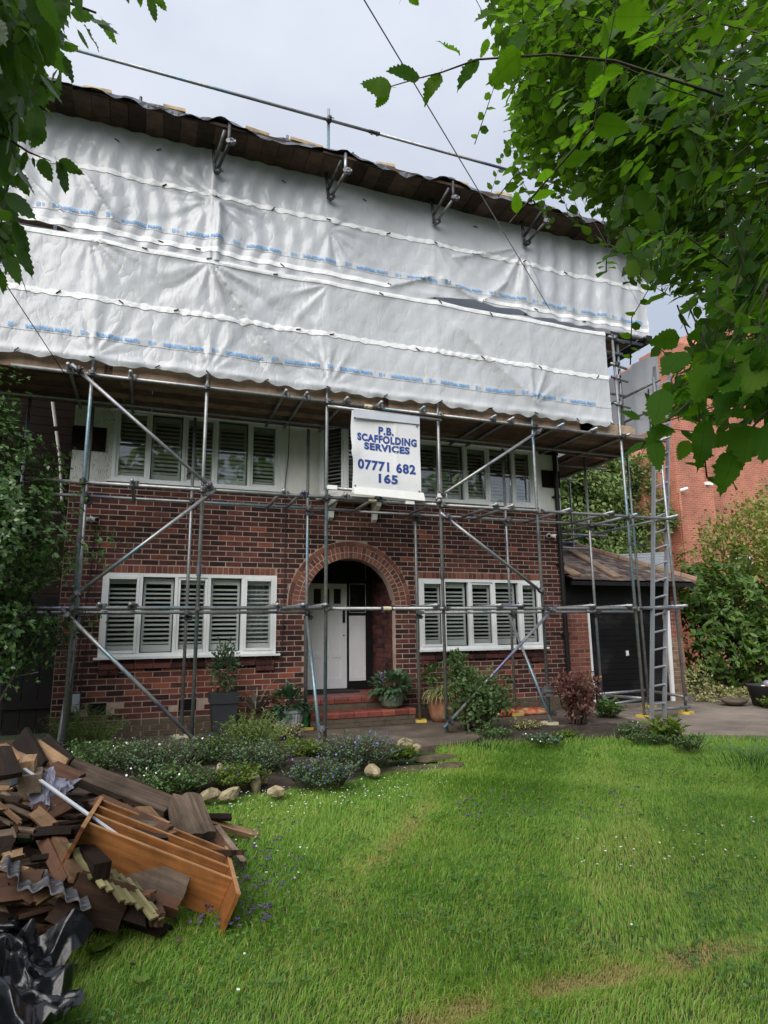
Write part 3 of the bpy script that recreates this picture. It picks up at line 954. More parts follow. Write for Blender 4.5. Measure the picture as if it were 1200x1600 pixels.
fl.box(2.7, 3.42, PD - 0.005, PD + 0.02, 2.36, 2.74)
fl.box(3.47, 3.77, PD - 0.005, PD + 0.02, 2.36, 2.74)
fl.build('fanlight', M['black_stain'], house)
tr_ = MB()
for (x0, x1, z0, z1) in ((3.46, 3.47, 1.775, 2.3), (3.77, 3.78, 1.775, 2.3), (3.47, 3.77, 1.772, 1.785), (3.47, 3.77, 2.29, 2.303), (3.775, 3.785, 2.36, 2.74)):
    tr_.box(x0, x1, PD - 0.04, PD - 0.03, z0, z1)
tr_.build('fanlight_bead', M['grey_box'], house)
sl = MB().box(3.46, 3.775, PD - 0.02, PD + 0.05, 0.565, 1.72)
sl.box(3.485, 3.75, PD - 0.028, PD - 0.02, 0.6, 1.69)
sl.build('side_panel', M['door_white'], house, label='white panel beside the front door')
# front door
DX0, DX1, DZ0, DZ1 = 2.685, 3.42, 0.445, 2.3
dm = MB().box(DX0, DX1, PD, PD + 0.05, DZ0, DZ1)
door = dm.build('door', M['door_white'], house)
st = MB()
xs = [DX0 + 0.002, DX0 + 0.105, DX0 + 0.255, DX0 + 0.325, DX0 + 0.41, DX0 + 0.48, DX0 + 0.63, DX1 - 0.002]
for k in (0, 2, 4, 6):
    st.box(xs[k], xs[k + 1], PD - 0.014, PD, DZ0, DZ1)
for k in (1, 3, 5):
    for z0, z1 in ((DZ0, DZ0 + 0.17), (0.98, 1.06), (1.9, 1.93), (2.21, DZ1)):
        st.box(xs[k], xs[k + 1], PD - 0.013, PD, z0, z1)
st.build('door_rail', M['door_white'], door)
for k in (1, 3, 5):
    MB().box(xs[k] + 0.01, xs[k + 1] - 0.01, PD - 0.006, PD - 0.002, 1.935, 2.205).build('door_pane', M['black'], door)
MB().box(DX1 - 0.085, DX1 - 0.045, PD - 0.05, PD - 0.02, 1.6, 1.86).build('door_handle', M['black'], door)
MB().tube((DX1 - 0.06, PD - 0.03, 1.37), (DX1 - 0.06, PD - 0.01, 1.37), 0.012).build('lock', M['coupler'], door)

# steps of quarry tiles over brick risers
steps = MB().box(2.36, 4.04, 9.52, FY + 0.1, 0.0, 0.145)
steps.box(2.37, 3.91, 9.86, PD, 0.0, 0.325)
steps = steps.build('doorstep', M['mortar_dark'], house)
sb = MB()
for c in range(2):
    x = 2.36 + (0.12 if c % 2 else 0)
    while x < 4.0:
        sb.box(x, min(x + 0.23, 4.045), 9.512, 9.6, 0.008 + c * 0.068, 0.068 + c * 0.068)
        x += 0.242
x = 2.37
while x < 3.88:
    sb.box(x, min(x + 0.23, 3.9), 9.852, 9.9, 0.245, 0.318)
    x += 0.242
for y in (9.62, 9.83):
    for c in range(2):
        sb.box(4.0, 4.047, y - 0.08, y + 0.08, 0.008 + c * 0.068, 0.068 + c * 0.068)
sb.build('riser_brick', M['plinth'], house, kind='stuff')
def step_tiles(x0, x1, yf, yb, z, w=0.225):
    x = x0
    k = 0
    while x < x1 - 0.03:
        xe = min(x + w - 0.008, x1)
        # nosing tile: rounded front lip, one mesh per tile
        prof = [(yf + 0.16, z), (yf + 0.02, z), (yf + 0.006, z - 0.008), (yf, z - 0.022), (yf, z - 0.085), (yf + 0.02, z - 0.085), (yf + 0.16, z - 0.02)]
        n = len(prof)
        dz = random.uniform(-.002, .002)
        vs = [(x, p[0], p[1] + dz) for p in prof] + [(xe, p[0], p[1] + dz) for p in prof]
        MB().add(vs, [tuple(range(n)), tuple(range(2 * n - 1, n - 1, -1))] + [(i, n + i, n + (i + 1) % n, (i + 1) % n) for i in range(n)]).build('tile', M['tile_red'], steps)
        y = yf + 0.168
        while y < yb - 0.03:
            ye = min(y + 0.217, yb)
            MB().box(x, xe, y, ye, z - 0.02, z + random.uniform(-.002, .001)).build('tile', M['tile_red'], steps)
            y += 0.225
        x += w
step_tiles(2.36, 4.05, 9.5, 9.86, 0.232)
step_tiles(2.37, 3.91, 9.84, PD - 0.01, 0.412)
mt = MB()
for k in range(20):
    mt.box(2.5 + k * 0.05, 2.5 + k * 0.05 + 0.046, 10.62, 11.08, 0.414, 0.432 + 0.004 * (k % 2))
tag(mt.build('door_mat', M['mat']), 'dark grey door mat in front of the white door', 'door mat')

# ---- windows
def window(x0, x1, z0, z1, n, yf, first_open=False, slats=True, single_slats=True, lights=None, tilt=18, xframe=None):
    """casement window: frame (the mesh itself), sashes, panes, shutters with slats"""
    fw, mw = 0.05, 0.045
    xs = lights or [x0 + (x1 - x0) * k / n for k in range(n + 1)]
    mb = MB()
    mb.box(x0, x0 + fw, yf, yf + 0.09, z0, z1)
    mb.box(x1 - fw, x1, yf, yf + 0.09, z0, z1)
    mb.box(x0 + fw, x1 - fw, yf, yf + 0.09, z1 - fw, z1)
    mb.box(x0 + fw, x1 - fw, yf, yf + 0.09, z0, z0 + fw)
    for k in range(1, n):
        mb.box(xs[k] - mw / 2, xs[k] + mw / 2, yf + 0.002, yf + 0.088, z0 + fw, z1 - fw)
    w = mb.build('window', M['white'], house)
    sill = MB().box(x0 - 0.05, x1 + 0.06, yf - 0.075, yf + 0.02, z0 - 0.032, z0 - 0.001)
    sill.build('sill', M['white'], w)
    slat_rest = MB()
    for k in range(n):
        a = xs[k] + (fw if k == 0 else mw / 2)
        b = xs[k + 1] - (fw if k == n - 1 else mw / 2)
        za, zb = z0 + fw, z1 - fw
        sash = MB()
        sw = 0.04
        opening = k in ((0, n - 1) if first_open else ())
        yo = yf - 0.012 if opening else yf + 0.02
        for (p, q, r, s) in ((a, a + sw, za, zb), (b - sw, b, za, zb), (a + sw, b - sw, za, za + sw), (a + sw, b - sw, zb - sw, zb)):
            sash.box(p + .002, q - .002, yo, yo + 0.045, r + .002, s - .002)
        if opening or k % 2 == 0:
            sash.build('sash', M['white'], w)
        else:
            sw = 0.012
        MB().box(a + sw, b - sw, yf + 0.045, yf + 0.049, za + sw, zb - sw).build('pane', M['glass' if z0 > 3 else 'glass_low'], w)
        # shutter behind the glass
        sx0, sx1, sz0, sz1 = a + 0.012, b - 0.012, za + 0.01, zb - 0.012
        ys = yf + 0.13
        sf = MB()
        sf.box(sx0, sx0 + 0.035, ys, ys + 0.03, sz0, sz1)
        sf.box(sx1 - 0.035, sx1, ys, ys + 0.03, sz0, sz1)
        sf.box(sx0 + 0.035, sx1 - 0.035, ys, ys + 0.03, sz0, sz0 + 0.1)
        sf.box(sx0 + 0.035, sx1 - 0.035, ys, ys + 0.03, sz1 - 0.085, sz1)
        sf.build('shutter_frame', M['slat'], w)
        z = sz0 + 0.13
        hw = (sx1 - sx0) / 2 - 0.036
        sm = None
        tl = math.radians(tilt + random.uniform(-4, 4))
        while z < sz1 - 0.1:
            Mx = Matrix.Translation(((sx0 + sx1) / 2, ys + 0.015, z)) @ Matrix.Rotation(tl, 4, 'X')
            if single_slats:
                if sm is None:
                    sm = MB().box(-hw, hw, -0.031, 0.031, -0.005, 0.005).mesh('slat', M['slat'])
                o = link('slat', sm, w)
                o.matrix_local = Mx
            else:
                slat_rest.box(-hw, hw, -0.031, 0.031, -0.005, 0.005, Mx)
            z += 0.066
    if slat_rest.v:
        slat_rest.build('shutter_slats', M['slat'], w, kind='stuff')
    return w

LLX = [-0.63, -0.105, 0.39, 0.87, 1.38, 1.905]
RLX = [4.365, 4.843, 5.343, 5.84, 6.365, 6.83]
window(*WINS['low_l'], 5, FY - 0.02, True, lights=LLX, tilt=22)
window(*WINS['low_r'], 5, FY - 0.02, True, lights=RLX, tilt=22)
window(-0.62, 1.93, 3.705, 4.86, 5, FY - 0.02, False, lights=[-0.62, -0.1, 0.4, 0.9, 1.42, 1.93], tilt=40)
window(4.365, 6.83, 3.715, 4.84, 5, FY - 0.02, False, lights=RLX, single_slats=False, tilt=40)

# net curtain inside the left ground-floor window, seen past the shutter
cu = MB()
xs_ = np.linspace(1.5, 1.84, 24)
cu.add([(x, FY + 0.3 + 0.02 * math.sin(x * 60), z) for x in xs_ for z in (1.1, 2.3)], [(2 * i, 2 * i + 2, 2 * i + 3, 2 * i + 1) for i in range(23)])
cu.build('curtain', M['grey_box'], house)

# upper storey: render, quoin blocks, bands
for (x0, x1, z0, z1) in ((1.93, 2.62, HZB, 5.4), (3.7, 4.365, HZB, 5.4), (6.83, HX1, HZB, 5.4), (-0.62, 1.93, 4.86, 5.4), (4.365, 6.83, 4.84, 5.4), (-0.62, 1.93, HZB, 3.68), (4.365, 6.83, HZB, 3.69)):
    MB().box(x0, x1, FY - (0.012 if z1 > 4 else 0.0), FY + 0.12, z0, z1).build('rendered_wall', M['render_smooth'], house)
MB().box(HX0, -0.62, FY - 0.014, FY + 0.12, HZB, 5.4).build('rough_rendered_wall', M['render_rough'], house)
for (x0, x1, z0, z1) in ((HX0 - .015, -0.72, 4.13, 4.5), (HX0 - .015, -0.68, 4.83, 5.2), (7.0, HX1 + .015, 4.12, 4.46), (6.96, HX1 + .015, 4.78, 5.1)):
    MB().box(x0, x1, FY - 0.035, FY + 0.03, z0, z1).build('quoin_block', M['dark_wood'], house)
# white corner posts / trim beside the windows
for (x0, x1, p) in ((6.86, 6.93, 0.05), (1.955, 2.0, 0.03), (7.3, HX1, 0.03)):
    MB().box(x0, x1, FY - p, FY - 0.0125, 3.7, 4.95).build('window_trim', M['white'], house)
# oriel window above the porch
orl = MB()
ox = [2.62, 2.93, 3.4, 3.7]
oy = [FY - 0.02, FY - 0.36, FY - 0.36, FY - 0.02]
for k in range(4):
    orl.box(ox[k] - 0.03, ox[k] + 0.03, oy[k] - 0.03, oy[k] + 0.03, 3.68, 5.0)
oriel = orl.build('oriel_window', M['white'], house)
for (zz0, zz1, ex) in ((3.6, 3.68, 0.09), (4.86, 5.0, 0.03)):
    vs = [(ox[0] - ex, FY, zz0), (ox[1] - ex / 2, oy[1] - ex, zz0), (ox[2] + ex / 2, oy[2] - ex, zz0), (ox[3] + ex, FY, zz0)]
    vs += [(v[0], v[1], zz1) for v in vs]
    MB().add(vs, [(0, 1, 2, 3), (7, 6, 5, 4), (0, 4, 5, 1), (1, 5, 6, 2), (2, 6, 7, 3), (3, 7, 4, 0)]).build('oriel_ledge', M['render_smooth'], oriel)
for k in range(3):
    a, b = Vector((ox[k], oy[k], 0)), Vector((ox[k + 1], oy[k + 1], 0))
    d = (b - a).normalized()
    L = (b - a).length
    ang = math.atan2(d.y, d.x)
    Mx = Matrix.Translation(a) @ Matrix.Rotation(ang, 4, 'Z')
    fr = MB()
    nl = 2 if k == 1 else 1
    for j in range(nl + 1):
        xx = 0.03 + (L - 0.06) * j / nl
        fr.box(xx - 0.028, xx + 0.028, -0.02, 0.03, 3.69, 4.86, Mx)
    fr.box(0.058, L - 0.058, -0.018, 0.028, 3.69, 3.75, Mx)
    fr.box(0.058, L - 0.058, -0.018, 0.028, 4.8, 4.86, Mx)
    fr.build('sash', M['white'], oriel)
    MB().box(0.05, L - 0.05, 0.0, 0.004, 3.74, 4.81, Mx).build('pane', M['glass'], oriel)
    s2 = MB()
    z = 3.82
    while z < 4.76:
        s2.box(0.07, L - 0.07, 0.075, 0.13, z, z + 0.009, Mx @ Matrix.Translation((0, 0, 0)))
        z += 0.066
    s2.build('shutter_slats', M['slat'], oriel, kind='stuff')
for x in (2.78, 3.55):
    cb = MB()
    prof = [(FY, 3.6), (FY - 0.3, 3.6), (FY - 0.28, 3.5), (FY - 0.12, 3.42), (FY - 0.08, 3.3), (FY, 3.26)]
    n = len(prof)
    cb.add([(x - 0.04, p[0], p[1]) for p in prof] + [(x + 0.04, p[0], p[1]) for p in prof],
           [tuple(range(n)), tuple(range(2 * n - 1, n - 1, -1))] + [(i, n + i, n + (i + 1) % n, (i + 1) % n) for i in range(n)])
    cb.build('bracket', M['render_smooth'], house)

# body of the house: sides, back, ceilings, roof
bd = MB()
bd.box(HX0, HX0 + 0.12, FY + 0.12, 18, 0, 6.9)
bd.box(HX1 - 0.12, HX1, FY + 0.12, 18, 0, 6.9)
bd.box(HX0 + 0.12, HX1 - 0.12, 17.88, 18, 0, 6.9)
bd.box(HX0, HX1, FY + 0.001, FY + 0.12, 5.4, 6.9)
bd.build('side_wall', M['side_brick'], house)
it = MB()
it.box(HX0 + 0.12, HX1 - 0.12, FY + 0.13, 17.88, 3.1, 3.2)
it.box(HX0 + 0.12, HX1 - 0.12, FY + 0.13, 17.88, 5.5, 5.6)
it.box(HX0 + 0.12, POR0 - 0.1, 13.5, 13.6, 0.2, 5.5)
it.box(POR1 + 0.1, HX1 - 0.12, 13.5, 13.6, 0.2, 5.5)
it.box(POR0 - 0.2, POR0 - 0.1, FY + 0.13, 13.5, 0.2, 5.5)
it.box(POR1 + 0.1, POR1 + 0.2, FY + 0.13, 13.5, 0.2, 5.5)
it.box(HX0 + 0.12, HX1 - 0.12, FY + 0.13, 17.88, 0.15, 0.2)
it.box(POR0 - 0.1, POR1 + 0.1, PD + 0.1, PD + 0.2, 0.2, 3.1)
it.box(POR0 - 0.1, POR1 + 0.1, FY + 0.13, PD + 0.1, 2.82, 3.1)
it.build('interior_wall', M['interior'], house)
rf = MB()
rf.add([(HX0 - .3, FY - .3, 6.9), (HX1 + .3, FY - .3, 6.9), (HX1 + .3, 18.3, 6.9), (HX0 - .3, 18.3, 6.9), (HX0 + 3, 14, 9.2), (HX1 - 3, 14, 9.2)],
       [(0, 1, 5, 4), (1, 2, 5), (2, 3, 4, 5), (3, 0, 4), (3, 2, 1, 0)])
rf.build('roof', M['membrane'], house)

# air bricks, drainpipe, hopper
for v in vents:
    a = MB().box(v[0], v[1], FY - 0.002, FY + 0.04, v[2], v[3])
    ab = a.build('air_brick', M['black_stain'], house)
    q = MB()
    q.box(v[0] - 0.014, v[0], FY - 0.01, FY + 0.03, v[2] - .012, v[3] + .012)
    q.box(v[1], v[1] + 0.014, FY - 0.01, FY + 0.03, v[2] - .012, v[3] + .012)
    q.box(v[0], v[1], FY - 0.01, FY + 0.03, v[3], v[3] + .012)
    q.build('air_brick_frame', M['mortar'], ab)
dp = MB().tube((7.27, FY - 0.09, 0.02), (7.27, FY - 0.09, 5.3), 0.045, 12)
for z in (1.3, 2.6, 3.9, 5.0):
    dp.tube((7.27, FY - 0.09, z), (7.27, FY - 0.09, z + 0.07), 0.056, 12)
    dp.box(7.2, 7.34, FY - 0.06, FY - 0.01, z + 0.02, z + 0.05)
dp.build('drainpipe', M['black'], house, smooth=False)
# set-back dark wing and gate on the left
wg = MB()
wg.box(-6.5, HX0 - 0.01, 11.6, 11.7, 0, 6.0)
for k in range(40):
    wg.box(-6.5, HX0 - 0.02, 11.57 - 0.01 * (k % 2) * 0.2, 11.6, k * 0.15 + 0.004, k * 0.15 + 0.146)
wg.build('timber_wing', M['dark_wood'], house)
gate = thing('side_gate', 'black boarded side gate between the house corner and the bush', 'gate', (-2.2, 10.6, 0))
for k in range(9):
    MB().box(-0.9 + k * 0.21, -0.9 + k * 0.21 + 0.2, 0, 0.03, 0.05, 2.0 + 0.0).build('gate_board', M['black'], gate)
MB().box(-0.9, 0.98, -0.03, 0, 0.4, 0.5).box(-0.9, 0.98, -0.03, 0, 1.6, 1.7).build('gate_rail', M['black'], gate)
wp = thing('white_downpipe', 'flaking white rainwater pipe on the dark side wing', 'drainpipe', (0, 0, 0))
p0, p1 = at(82, 625, 11.4), at(96, 735, 11.4)
MB().tube(p0, p0.lerp(p1, 0.38), 0.028).build('pipe', M['pvc'], wp)
MB().tube(p0.lerp(p1, 0.45), p0.lerp(p1, 0.8), 0.026).build('pipe', M['pvc'], wp)
MB().tube(p0.lerp(p1, 0.83), (p1.x + 0.05, p1.y, 3.6), 0.024).build('pipe', M['pvc'], wp)

# security cameras and meter box
def sec_cam(x, z, label, flip):
    t = thing('security_camera', label, 'camera', (x, FY, z), 'white security cameras on the house')
    MB().tube((0, 0.0, 0), (0, -0.06, 0), 0.045, 14).build('camera_base', M['pvc'], t, True)
    for s in (-1, 1):
        a, b = Vector((s * 0.03, -0.05, 0)), Vector((s * 0.085, -0.17, -0.02))
        MB().tube(a, b, 0.034, 14, 0.038).build('camera_head', M['pvc'], t, True)
        MB().tube(b, b + (b - a).normalized() * 0.012, 0.031, 14).build('camera_lens', M['black'], t)
sec_cam(-0.84, 3.09, 'white twin security camera left of the lower left window', 1)
sec_cam(7.06, 3.17, 'white twin security camera beside the black drainpipe', -1)
mbx = thing('meter_box', 'small grey meter box low on the left house corner', 'box', (-0.9, FY - 0.02, 0.51))
MB().box(-0.09, 0.09, -0.07, 0.0, -0.12, 0.12).build('box_body', M['grey_box'], mbx)
MB().box(-0.08, 0.08, -0.078, -0.07, -0.11, 0.11).build('box_lid', M['grey_box'], mbx)
def cable(pts, label, r=0.007, mat='cable'):
    return tag(MB().path(pts, r, 5).build('cable', M[mat]), label, 'cable')
cable([(-0.78, FY - .03, 3.0), (-0.8, FY - .04, 2.2), (-0.86, FY - .05, 1.4), (-0.9, FY - .04, 0.62)], 'thin black cable hanging from the left camera to the meter box')
cable([(-0.7, FY - .03, 3.0), (-0.74, FY - .05, 1.8), (-0.82, FY - .04, 0.8), (-0.8, FY - .03, 0.4)], 'second black cable looping below the left security camera', 0.006)
cable([(2.06, FY - .05, 5.0), (2.05, FY - .06, 4.3), (2.0, FY - .05, 3.8), (2.02, FY - .04, 3.3), (2.03, FY - .04, 2.2), (1.99, FY - .04, 0.9)], 'black cable running down the brick pier left of the arch', 0.007)
cable([(4.3, FY - .03, 2.75), (5.2, FY - .025, 2.72), (6.2, FY - .025, 2.74), (7.1, FY - .03, 2.72)], 'black cable along the brickwork above the lower right window', 0.006)
# ------------------------------------------------------------------ garage
garage = thing('garage', 'low garage with a black boarded door and hipped clay tile roof', 'garage', (0, 0, 0))
GY = 10.15
GX0, GX1 = 7.42, 10.28
gm = MB()
gm.box(GX0, 7.97, GY, GY + 0.12, 0, 2.3)
gm.box(9.86, GX1, GY, GY + 0.12, 0, 2.3)
gm.box(GX1 - 0.12, GX1, GY + 0.12, 15.0, 0, 2.3)
gm.box(GX0, GX0 + 0.12, GY + 0.12, 15.0, 0, 2.3)
gm.box(GX0 + 0.12, GX1 - 0.12, 14.9, 15.0, 0, 2.3)
gm.build('wall', M['mortar'], garage)
gb, gb2 = MB(), MB()
for b in stretcher_wall(GX0, 7.965, 0.0, 1.8, lambda a, c: []):
    gb.box(b[0], b[1], GY - 0.009, GY + 0.04, b[2], b[3])
for b in stretcher_wall(9.92, GX1 + 0.01, 0.0, 2.28, lambda a, c: []):
    (gb if b[2] > 1.2 else gb2).box(b[0], b[1], GY - 0.009, GY + 0.04, b[2], b[3])
gb.build('brickwork', M['brick_garage'], garage, kind='stuff')
gb2.build('pale_brickwork', simple('stained_garage_brick', [(0.14, 0.085, 0.055), (0.22, 0.14, 0.09), (0.26, 0.17, 0.12)], 5, 0.9, 0.4, 50, island=0.7), garage, kind='stuff')
gs = MB()
for b in stretcher_wall(0, 4.6, 0.0, 2.28, lambda a, c: []):
    gs.box(GX1 - 0.02, GX1 + 0.009, GY + 0.05 + b[0], GY + 0.05 + b[1], b[2], b[3])
gs.build('side_brickwork', M['brick_garage'], garage, kind='stuff')
# black fascia band and the door boards
MB().box(GX0 + 0.02, GX1 - 0.25, GY - 0.03, GY + 0.02, 1.8, 2.32).build('fascia', M['black_stain'], garage)
z = 0.03
k = 0
while z < 1.78:
    h = 0.098 if k % 2 else 0.112
    MB().box(7.99, 9.84, GY + 0.03 + (0.004 if k % 2 else 0), GY + 0.06, z, min(z + h - 0.006, 1.795)).build('door_board', M['black_stain'], garage)
    z += h
    k += 1
MB().box(7.98, 9.86, GY + 0.06, GY + 0.08, 0, 1.8).build('door_backing', M['black'], garage)
pl = MB().box(8.84, 8.9, GY + 0.018, GY + 0.03, 0.9, 1.0)
pl.tube((8.87, GY + 0.018, 0.93), (8.87, GY - 0.01, 0.93), 0.012)
pl.build('lock_plate', M['white'], garage)
MB().box(7.965, 8.005, GY - 0.02, GY + 0.03, 0.0, 1.8).build('door_post', M['white'], garage)
Mx = Matrix.Translation((9.86, GY - 0.02, 0)) @ Matrix.Rotation(math.radians(2.2), 4, 'Y')
dp2 = MB().box(-0.02, 0.06, 0, 0.04, 0.0, 1.78, Mx)
dp2.box(0.0, 0.07, 0.04, 0.06, 0.1, 0.9, Mx)
dp2.build('door_post', M['white'], garage, label='split white door post leaning at the right of the garage door')
# roof: hipped, tiles as one mesh, ridge tiles as parts
EZ, SL = 2.33, 0.53
RX1, RY0 = 10.42, 9.83
RW = 1.85
HXc, HYc, HZc = RX1 - RW, RY0 + RW, EZ + RW * SL
rb = MB()
rb.add([(GX0 + 0.0, RY0, EZ), (RX1, RY0, EZ), (RX1, 15.2, EZ), (GX0, 15.2, EZ), (GX0, HYc, HZc), (HXc, HYc, HZc), (HXc, 13.4, HZc)],
       [(0, 1, 5, 4), (1, 2, 6, 5), (0, 3, 2, 1)])
rb.build('roof', M['dark_wood'], garage)
tl = MB()
rows = 15
for r in range(rows):
    d0 = RW * r / rows
    y = RY0 - 0.04 + d0
    zz = EZ + d0 * SL
    x = GX0 + (0.085 if r % 2 else 0)
    xe = RX1 - d0
    while x < xe:
        w = min(0.165, xe - x)
        lift = random.uniform(0.008, 0.024)
        tl.add([(x, y, zz + 0.012 + lift), (x + w, y, zz + 0.012 + lift), (x + w, y + 0.17, zz + 0.012 + 0.17 * SL), (x, y + 0.17, zz + 0.012 + 0.17 * SL),
                (x, y, zz - 0.004 + lift), (x + w, y, zz - 0.004 + lift)], [(0, 1, 2, 3), (4, 5, 1, 0)])
        x += 0.17
    x = RX1 + 0.04 - d0
    y = RY0 + d0 + (0.085 if r % 2 else 0)
    while y < 14.8 - d0 * 0:
        lift = random.uniform(0.008, 0.024)
        tl.add([(x, y, zz + 0.012 + lift), (x, y + 0.165, zz + 0.012 + lift), (x - 0.15, y + 0.165, zz + 0.03 + 0.15 * SL * 0.8), (x - 0.15, y, zz + 0.03 + 0.15 * SL * 0.8),
                (x, y, zz - 0.004), (x, y + 0.165, zz - 0.004)], [(0, 1, 2, 3), (4, 5, 1, 0)])
        y += 0.17
tl.build('roof_tiles', M['tile_roof'], garage, kind='stuff')
for k in range(9):
    a = Vector((RX1 + 0.02 - RW * k / 9, RY0 - 0.02 + RW * k / 9, EZ + RW * SL * k / 9 + 0.03))
    b = Vector((RX1 + 0.02 - RW * (k + 0.96) / 9, RY0 - 0.02 + RW * (k + 0.96) / 9, EZ + RW * SL * (k + 0.96) / 9 + 0.035))
    MB().tube(a, b, 0.085, 8, 0.08).build('ridge_tile', M['tile_ridge'], garage)
x = HXc
while x > GX0 + 0.1:
    MB().tube((x, HYc, HZc + 0.03), (max(x - 0.3, GX0), HYc, HZc + 0.035), 0.085, 8, 0.08).build('ridge_tile', M['tile_ridge'], garage)
    x -= 0.31
MB().box(GX0, RX1 - 0.02, RY0 - 0.02, RY0 + 0.05, EZ - 0.09, EZ - 0.015).build('gutter', M['black'], garage)
# scaffold boards lying on the garage roof
def roof_board(p0, p1, label):
    o = MB().box(0, (p1 - p0).length, -0.11, 0.11, 0, 0.035).build('roof_board', M['toe'])
    d = (p1 - p0).normalized()
    nrm = Vector((0, -SL, 1)).normalized()
    yv = nrm.cross(d).normalized()
    o.matrix_world = Matrix.Translation(p0) @ Matrix((d, yv, nrm)).transposed().to_4x4()
    tag(o, label, 'board', 'boards lying on the garage roof')
def on_roof(x, y):
    d = ray(x, y)
    # plane z = EZ + SL*(Y-RY0)
    t = (EZ + 0.05 - SL * RY0 - CAM[2] + SL * CAM[1]) / (d[2] - SL * d[1])
    return Vector(CAM + d * t)
roof_board(on_roof(893, 861), on_roof(966, 903), 'long pale board lying across the clay garage roof')
roof_board(on_roof(868, 881), on_roof(902, 900), 'short pale board at the house edge of the garage roof')

# ------------------------------------------------------------------ scaffold
scaff = thing('scaffold', 'tube and board scaffold wrapped round the front of the house', 'scaffold', (0, 0, 0))
TR = 0.0242
FYS, BYS = 8.5, 9.6
FPX = [-0.84, 0.6, 2.305, 4.1, 5.83, 7.65]
BPX = [-0.9, 0.53, 2.3, 4.155, 5.92, 7.72]
def tube(name, p0, p1, label=None, mat='tube', r=TR):
    return MB().tube(p0, p1, r, 12).build(name, M[mat], scaff, True, label)
_cm = MB()
_cm.tube((-0.034, 0, 0), (0.034, 0, 0), 0.036, 10)
_cm.tube((0, -0.05, -0.034), (0, -0.05, 0.034), 0.036, 10)
_cm.box(-0.02, 0.02, -0.1, -0.07, -0.015, 0.015)
_cm.tube((0, 0.0, 0.03), (0, 0.0, 0.07), 0.01, 6)
_cm.tube((0.02, -0.06, 0.01), (0.07, -0.06, 0.012), 0.009, 6)
_cm = _cm.mesh('coupler', M['coupler'])
def coupler(p, rz=0.0, rx=0.0):
    o = link('coupler', _cm, scaff)
    o.location = p
    o.rotation_euler = (rx, 0, rz)
    return o
_sm = MB().tube((0, 0, -0.09), (0, 0, 0.09), 0.03, 10).box(0.02, 0.05, -0.01, 0.01, -0.06, -0.03).box(0.02, 0.05, -0.01, 0.01, 0.03, 0.06).mesh('sleeve', M['coupler'])
def sleeve(p, axis='z'):
    o = link('sleeve', _sm, scaff)
    o.location = p
    if axis == 'x':
        o.rotation_euler = (0, math.pi / 2, 0)
# standards
tops = [8.3, 8.35, 9.75, 8.35, 8.35, 6.80]
for x, t in zip(FPX, tops):
    tube('standard', (x, FYS, 0.0), (x + 0.01, FYS, t))
    sleeve((x, FYS, 2.55 + random.uniform(-.3, .5)))
for i, x in enumerate(BPX):
    tube('standard', (x, BYS, 0.0), (x, BYS, 4.68 if i != 3 else 4.7))
for (x, y, t) in ((-1.72, 9.65, 4.8), (8.58, 8.55, 6.0), (8.72, 9.55, 7.1), (7.75, 11.4, 4.7), (8.72, 11.4, 4.7), (-3.4, 8.5, 8.3)):
    tube('standard', (x, y, 0.0), (x, y, t))
tube('standard', (7.78, 8.56, 4.8), (7.86, 8.6, 6.78))
# ledgers
L1, L2, L3 = 1.745, 3.3, 4.73
def ledger(x0, x1, y, z):
    tube('ledger', (x0, y, z), (x1, y, z + 0.01))
for z, y, spans in ((L1, FYS - 0.05, ((-4.5, 2.3), (2.25, 8.62))), (L1 - 0.02, BYS - 0.05, ((-3.2, 2.33), (4.12, 8.62))),
                    (L2, FYS - 0.05, ((-1.5, 3.2), (3.15, 8.62))), (L2 + 0.05, BYS - 0.05, ((-1.62, 3.2), (3.15, 8.3))),
                    (L3, FYS - 0.05, ((-1.75, 3.2), (3.15, 8.62))), (L3 + 0.02, BYS - 0.05, ((-4, 8.7),))):
    for s in spans:
        ledger(s[0], s[1], y, z)
tube('ledger', (-4.0, FYS - 0.05, L3 + 0.05), (-1.9, FYS - 0.05, L3 + 0.05))
tube('ledger', (-3.0, BYS - 0.05, 1.66), (-1.2, BYS - 0.05, 1.66))
tube('ledger', (-1.75, BYS, 3.1), (-1.2, BYS, 3.1))
for z in (5.55, 6.35, 6.62, 7.2, 7.75):
    ledger(-4.3, 7.9 if z < 6.6 else 8.4, FYS + 0.05, z)
sleeve((3.18, FYS - 0.05, L1), 'x')
_jm = MB().tube((-0.06, 0, 0), (0.06, 0, 0), 0.031, 10).box(-0.055, -0.02, -0.04, 0.01, -0.012, 0.012).box(0.02, 0.055, -0.04, 0.01, -0.012, 0.012).mesh('joint', simple('pale_joint', [(0.5, 0.42, 0.25), (0.6, 0.55, 0.42)], 12, 0.5))
for p in ((3.19, FYS - 0.053, L1), (2.98, FYS - 0.053, L2), (2.93, FYS - 0.053, L3 + 0.005)):
    o = link('joint', _jm, scaff)
    o.location = p
